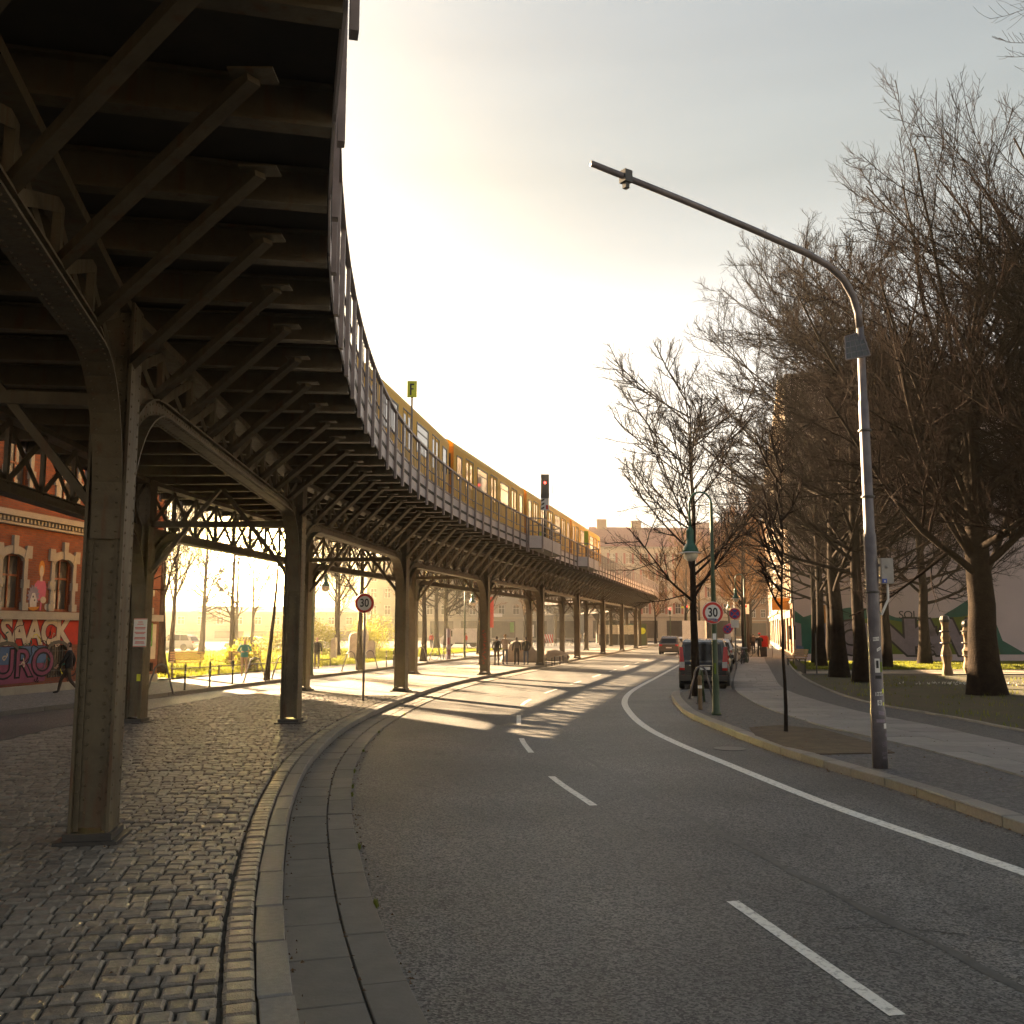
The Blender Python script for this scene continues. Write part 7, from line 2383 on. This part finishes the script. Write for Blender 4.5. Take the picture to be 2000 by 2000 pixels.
# ------------------------------------------------------------------ people
def person(label, loc, rz, pose, cloth, hair='hair_dark', z=0.12, scale=1.0, group=None, hood=None):
    """one skinned body; faces take the cloth of the nearest bone"""
    P = {}
    def J(n, p): P[n] = Vector(p)
    J('pelvis', (0, 0, 0.93)); J('belly', (0, 0.0, 1.08)); J('chest', (0, 0.01, 1.30)); J('neck', (0, 0.01, 1.48)); J('jaw', (0, -0.015, 1.555)); J('head', (0, -0.005, 1.66)); J('crown', (0, 0.01, 1.735))
    for s, n in ((-1, 'l'), (1, 'r')):
        J('sh' + n, (0.17 * s, 0.01, 1.42))
        J('el' + n, (0.24 * s, 0.03, 1.16)); J('wr' + n, (0.25 * s, -0.04, 0.93)); J('pa' + n, (0.25 * s, -0.06, 0.86))
        J('hi' + n, (0.09 * s, 0, 0.90)); J('kn' + n, (0.10 * s, -0.01, 0.50)); J('an' + n, (0.11 * s, 0.03, 0.09)); J('to' + n, (0.12 * s, -0.13, 0.045))
    for k, v in pose.items():
        P[k] = Vector(v)
    for s, n in ((-1, 'l'), (1, 'r')):
        if 'pa' + n not in pose:
            d = (P['wr' + n] - P['el' + n]).normalized()
            P['pa' + n] = P['wr' + n] + d * 0.075
    E = [('pelvis', 'belly'), ('belly', 'chest'), ('chest', 'neck'), ('neck', 'jaw'), ('jaw', 'head'), ('head', 'crown')]
    rad = {'pelvis': (0.135, 0.105), 'belly': (0.13, 0.10), 'chest': (0.155, 0.11), 'neck': (0.055, 0.055), 'jaw': (0.06, 0.07), 'head': (0.078, 0.092), 'crown': (0.05, 0.06)}
    for n in 'lr':
        E += [('chest', 'sh' + n), ('sh' + n, 'el' + n), ('el' + n, 'wr' + n), ('wr' + n, 'pa' + n), ('pelvis', 'hi' + n), ('hi' + n, 'kn' + n), ('kn' + n, 'an' + n), ('an' + n, 'to' + n)]
        rad.update({'sh' + n: (0.068,) * 2, 'el' + n: (0.048,) * 2, 'wr' + n: (0.033,) * 2, 'pa' + n: (0.034, 0.028), 'hi' + n: (0.088,) * 2, 'kn' + n: (0.062,) * 2, 'an' + n: (0.044,) * 2, 'to' + n: (0.036,) * 2})
        d = (P['pa' + n] - P['wr' + n]).normalized()
        sd = Vector((0, 1, 0)) - d * d.y
        sd.normalize()
        for f in range(4):
            a, b_ = 'f%s%da' % (n, f), 'f%s%db' % (n, f)
            L = (0.040, 0.046, 0.043, 0.034)[f]
            P[a] = P['pa' + n] + sd * (0.021 * (1.5 - f)) + d * 0.035
            P[b_] = P[a] + d * L + Vector((0, -0.008, 0))
            E += [('pa' + n, a), (a, b_)]
            rad[a] = (0.0095,) * 2; rad[b_] = (0.0075,) * 2
        tb = 'th' + n
        P[tb] = P['wr' + n] + d * 0.055 - sd * 0.05
        E.append(('wr' + n, tb)); rad[tb] = (0.010,) * 2
    names = list(P)
    me = bpy.data.meshes.new("body")
    me.from_pydata([P[k] for k in names], [(names.index(a), names.index(b_)) for a, b_ in E], [])
    o = bpy.data.objects.new("body_cage", me)
    COL.objects.link(o)
    sk = o.modifiers.new("skin", 'SKIN')
    for i, k in enumerate(names):
        d_ = me.skin_vertices[0].data[i]
        d_.radius = rad[k]
        d_.use_root = (k == 'pelvis')
    sk.use_smooth_shade = True
    sub = o.modifiers.new("sub", 'SUBSURF'); sub.levels = 1; sub.render_levels = 1
    dg = bpy.context.evaluated_depsgraph_get()
    m2 = bpy.data.meshes.new_from_object(o.evaluated_get(dg))
    bpy.data.objects.remove(o)
    m2.name = "body"
    mats = ['skin', cloth[0], cloth[1], 'shoe_dark', hair]
    m2.materials.clear()
    for k in mats:
        m2.materials.append(M[k])
    zone = {}
    for k in names:
        zone[k] = 0 if k in ('jaw', 'head', 'crown') or k[0] == 'f' or k[:2] in ('pa', 'th') else 1
    segs = []
    for a, b_ in E:
        if a in ('pelvis',) and b_[:2] == 'hi' or a[:2] in ('hi', 'kn'):
            zz = 2
        elif a[:2] == 'an':
            zz = 3
        elif a in ('neck', 'jaw', 'head') or a[:2] in ('wr', 'pa') or a[0] == 'f':
            zz = 0
        else:
            zz = 1
        segs.append((P[a], P[b_], zz))
    idx = []
    for p in m2.polygons:
        c = p.center
        best, bz = 9, 1
        for a, b_, zz in segs:
            ab = b_ - a
            t = max(0, min(1, (c - a).dot(ab) / max(ab.length_squared, 1e-9)))
            dd = (c - (a + ab * t)).length
            if dd < best:
                best, bz = dd, zz
        if bz == 0 and c.z > P['jaw'].z + 0.01 and (c.y > P['head'].y + 0.005 or c.z > P['head'].z + 0.045):
            bz = 4
        idx.append(bz)
    m2.polygons.foreach_set("material_index", idx)
    m2.polygons.foreach_set("use_smooth", [True] * len(idx))
    root = thing("person", label, "person", (loc[0], loc[1], z), rz, group, scale)
    bo = obj("body", m2, root)
    # jacket hem and features
    hd = P['head']
    fc = MB()
    fc.lathe([(0.0, -0.014), (0.012, -0.004), (0.014, 0.01)], 8, (hd.x, hd.y - 0.088, hd.z - 0.022), axis='y')
    fx_ = fc.build("nose", 'skin', root)
    ey = MB()
    for s in (-1, 1):
        ey.box((hd.x + 0.032 * s, hd.y - 0.080, hd.z + 0.008), (0.022, 0.012, 0.010))
    ey.build("eyes", 'ink', root)
    MB().box((hd.x, hd.y - 0.078, hd.z - 0.058), (0.045, 0.012, 0.010)).build("mouth", 'cloth_pink', root)
    er = MB()
    for s in (-1, 1):
        er.box((hd.x + 0.080 * s, hd.y + 0.005, hd.z - 0.005), (0.014, 0.035, 0.055))
    er.build("ears", 'skin', root)
    if len(cloth) > 2 and cloth[2]:
        pv, ch = P['belly'], P['pelvis']
        j = MB().lathe([(0.140, -0.12), (0.146, -0.02), (0.136, 0.08), (0.146, 0.26), (0.128, 0.36), (0.07, 0.43)], 14, (0, 0, 0))
        jo = j.build("jacket", cloth[2], root, smooth=True)
        fixn(jo.data)
        jo.location = (pv.x * 0.6, pv.y * 0.6 + 0.005, 1.0)
        jo.scale = (1.16, 0.84, 1.0)
    return root
def bag(root, m, loc=(0, 0.17, 1.27)):
    b = MB().box((0, 0, 0), (0.28, 0.14, 0.40)).box((0, 0.08, -0.06), (0.22, 0.05, 0.22))
    o = b.build("backpack", m, root); o.location = loc
    return o
walk = {'knl': (-0.10, -0.22, 0.52), 'anl': (-0.11, -0.30, 0.11), 'tol': (-0.11, -0.46, 0.09), 'knr': (0.10, 0.08, 0.50), 'anr': (0.10, 0.36, 0.17), 'tor': (0.10, 0.26, 0.05),
        'ell': (-0.24, 0.14, 1.17), 'wrl': (-0.25, 0.10, 0.94), 'elr': (0.24, -0.10, 1.17), 'wrr': (0.24, -0.26, 0.99)}
stroll = {'knl': (-0.09, -0.08, 0.51), 'anl': (-0.10, -0.08, 0.09), 'tol': (-0.10, -0.24, 0.05), 'anr': (0.10, 0.18, 0.12), 'tor': (0.11, 0.04, 0.05)}
pockets = {'ell': (-0.245, 0.08, 1.15), 'wrl': (-0.20, -0.05, 0.95), 'pal': (-0.175, -0.07, 0.89), 'elr': (0.245, 0.08, 1.15), 'wrr': (0.20, -0.05, 0.95), 'par': (0.175, -0.07, 0.89)}
phone = {'elr': (0.26, -0.06, 1.20), 'wrr': (0.12, -0.30, 1.28), 'ell': (-0.26, -0.04, 1.18), 'wrl': (-0.10, -0.28, 1.24)}
GG = "four friends with their backs turned by the heap"
person("person in a dark jacket over a pale hem, far left of the group of friends", (-0.92, 57.4), R(176), pockets, ('cloth_black', 'cloth_brown', 'cloth_black'), 'hair_dark', group=GG)
person("tall person in a hooded beige jacket and jeans among the friends", (-0.42, 58.2), R(168), phone, ('cloth_beige', 'cloth_jeans', 'cloth_beige'), 'hair_blond', scale=1.07, group=GG)
p_ = person("person in black with a grey backpack, facing the domed heap", (0.28, 57.4), R(182), {}, ('cloth_black', 'cloth_black'), 'hair_dark', scale=0.97, group=GG)
bag(p_, 'cloth_grey')
person("person in a black jacket and light blue jeans nearest the fifth column", (0.84, 57.6), R(190), pockets, ('cloth_black', 'cloth_jeans', 'cloth_black'), 'hair_dark', scale=0.98, group=GG)
person("dark-clothed person striding past the graffiti of the brick house", (-14.75, 31.9), R(-75), walk, ('cloth_black', 'cloth_brown', 'cloth_black'), 'hair_dark')
p_ = person("person glimpsed between the park-side column and the slender tree", (-12.75, 33.2), R(80), stroll, ('cloth_tan', 'cloth_brown'), 'hair_dark')
MB().box((0.30, 0.0, 0.86), (0.12, 0.28, 0.30)).build("shoulder_bag", 'cloth_brown', p_)
person("person in a teal top walking through the glare", (-12.35, 44.2), R(20), dict(stroll, elr=(0.30, -0.02, 1.18), wrr=(0.14, -0.22, 1.16), ell=(-0.30, 0.0, 1.18), wrl=(-0.12, -0.22, 1.14)), ('cloth_teal', 'cloth_tan', 'cloth_teal'), 'hair_blond')
p_ = person("person in black jacket walking beside the gas lamp on the far pavement", (-10.62, 52.1), R(15), stroll, ('cloth_black', 'cloth_grey', 'cloth_black'), 'hair_dark')
p_ = person("person in black walking away with a small backpack along the footpath", (20.95, 83.0), R(170), stroll, ('cloth_black', 'cloth_navy', 'cloth_black'), 'hair_dark', z=0.15)
bag(p_, 'cloth_brown')
p_ = person("person in a red cap standing with bicycle and huge red delivery bag", (18.95, 73.2), R(175), phone, ('cloth_black', 'cloth_black', 'cloth_black'), 'hair_dark', z=0.15, scale=1.03)
MB().lathe([(0.098, 0.0), (0.10, 0.04), (0.075, 0.09), (0.02, 0.11)], 14, (0, 0.0, 1.69)).build("cap", 'cloth_red', p_, smooth=True)
cg = thing("delivery_bag", "huge red delivery bag open beside the rider in the red cap", "delivery bag", (19.35, 73.5, 0.9), R(-10))
MB().box((0, 0, 0.45), (0.55, 0.5, 0.85)).build("shell", 'cloth_red', cg)
MB().box((0.32, -0.02, 0.35), (0.08, 0.4, 0.9)).build("side_panel", 'spray_orange', cg)
MB().box((0, 0, -0.35), (0.4, 0.4, 0.75)).build("trolley", 'dark', cg)
GP2 = "distant people by the shop fronts"
for k, (x, y, c, lab) in enumerate(((-9.9, 108, ('cloth_navy', 'cloth_grey'), "distant person in navy right of the third column"), (-9.2, 110, ('cloth_grey', 'cloth_jeans'), "distant person in grey right of the third column"),
                                    (-8.95, 106, ('cloth_red', 'cloth_navy'), "distant person in red right of the third column"), (-5.0, 104, ('cloth_red', 'cloth_jeans'), "distant person in red between two stout trunks"),
                                    (9.3, 131, ('cloth_beige', 'cloth_navy'), "distant person in beige under the viaduct's far end"), (10.0, 132, ('cloth_black', 'cloth_grey'), "distant person in black under the viaduct's far end"))):
    person(lab, (x, y), R(30 + 90 * k), stroll, c, 'hair_dark', group=GP2)

# ------------------------------------------------------------------ lettering becomes plain meshes
bpy.context.view_layer.update()
_dg = bpy.context.evaluated_depsgraph_get()
for o in [o for o in SC.objects if o.type == 'FONT']:
    me = bpy.data.meshes.new_from_object(o.evaluated_get(_dg))
    if not me.materials:
        me.materials.append(o.data.materials[0])
    n = bpy.data.objects.new(o.name, me)
    nm = o.name
    COL.objects.link(n)
    n.parent = o.parent
    n.matrix_parent_inverse = o.matrix_parent_inverse.copy()
    n.matrix_basis = o.matrix_basis.copy()
    bpy.data.objects.remove(o)
    n.name = nm

# ------------------------------------------------------------------ low-sun haze in the air
hz = bpy.data.materials.new("haze_air")
hz.use_nodes = True
hn, hl = hz.node_tree.nodes, hz.node_tree.links
hn.clear()
ho = hn.new("ShaderNodeOutputMaterial")
hv = hn.new("ShaderNodeVolumePrincipled")
hv.inputs["Color"].default_value = (0.96, 0.90, 0.78, 1)
hv.inputs["Density"].default_value = 0.0008
hv.inputs["Anisotropy"].default_value = 0.88
hl.new(hv.outputs[0], ho.inputs["Volume"])
M['haze'] = hz
hb = MB().box2((-401, -161, -1.06), (401, 561, 31.0))
stuff(hb.build("haze", 'haze'))
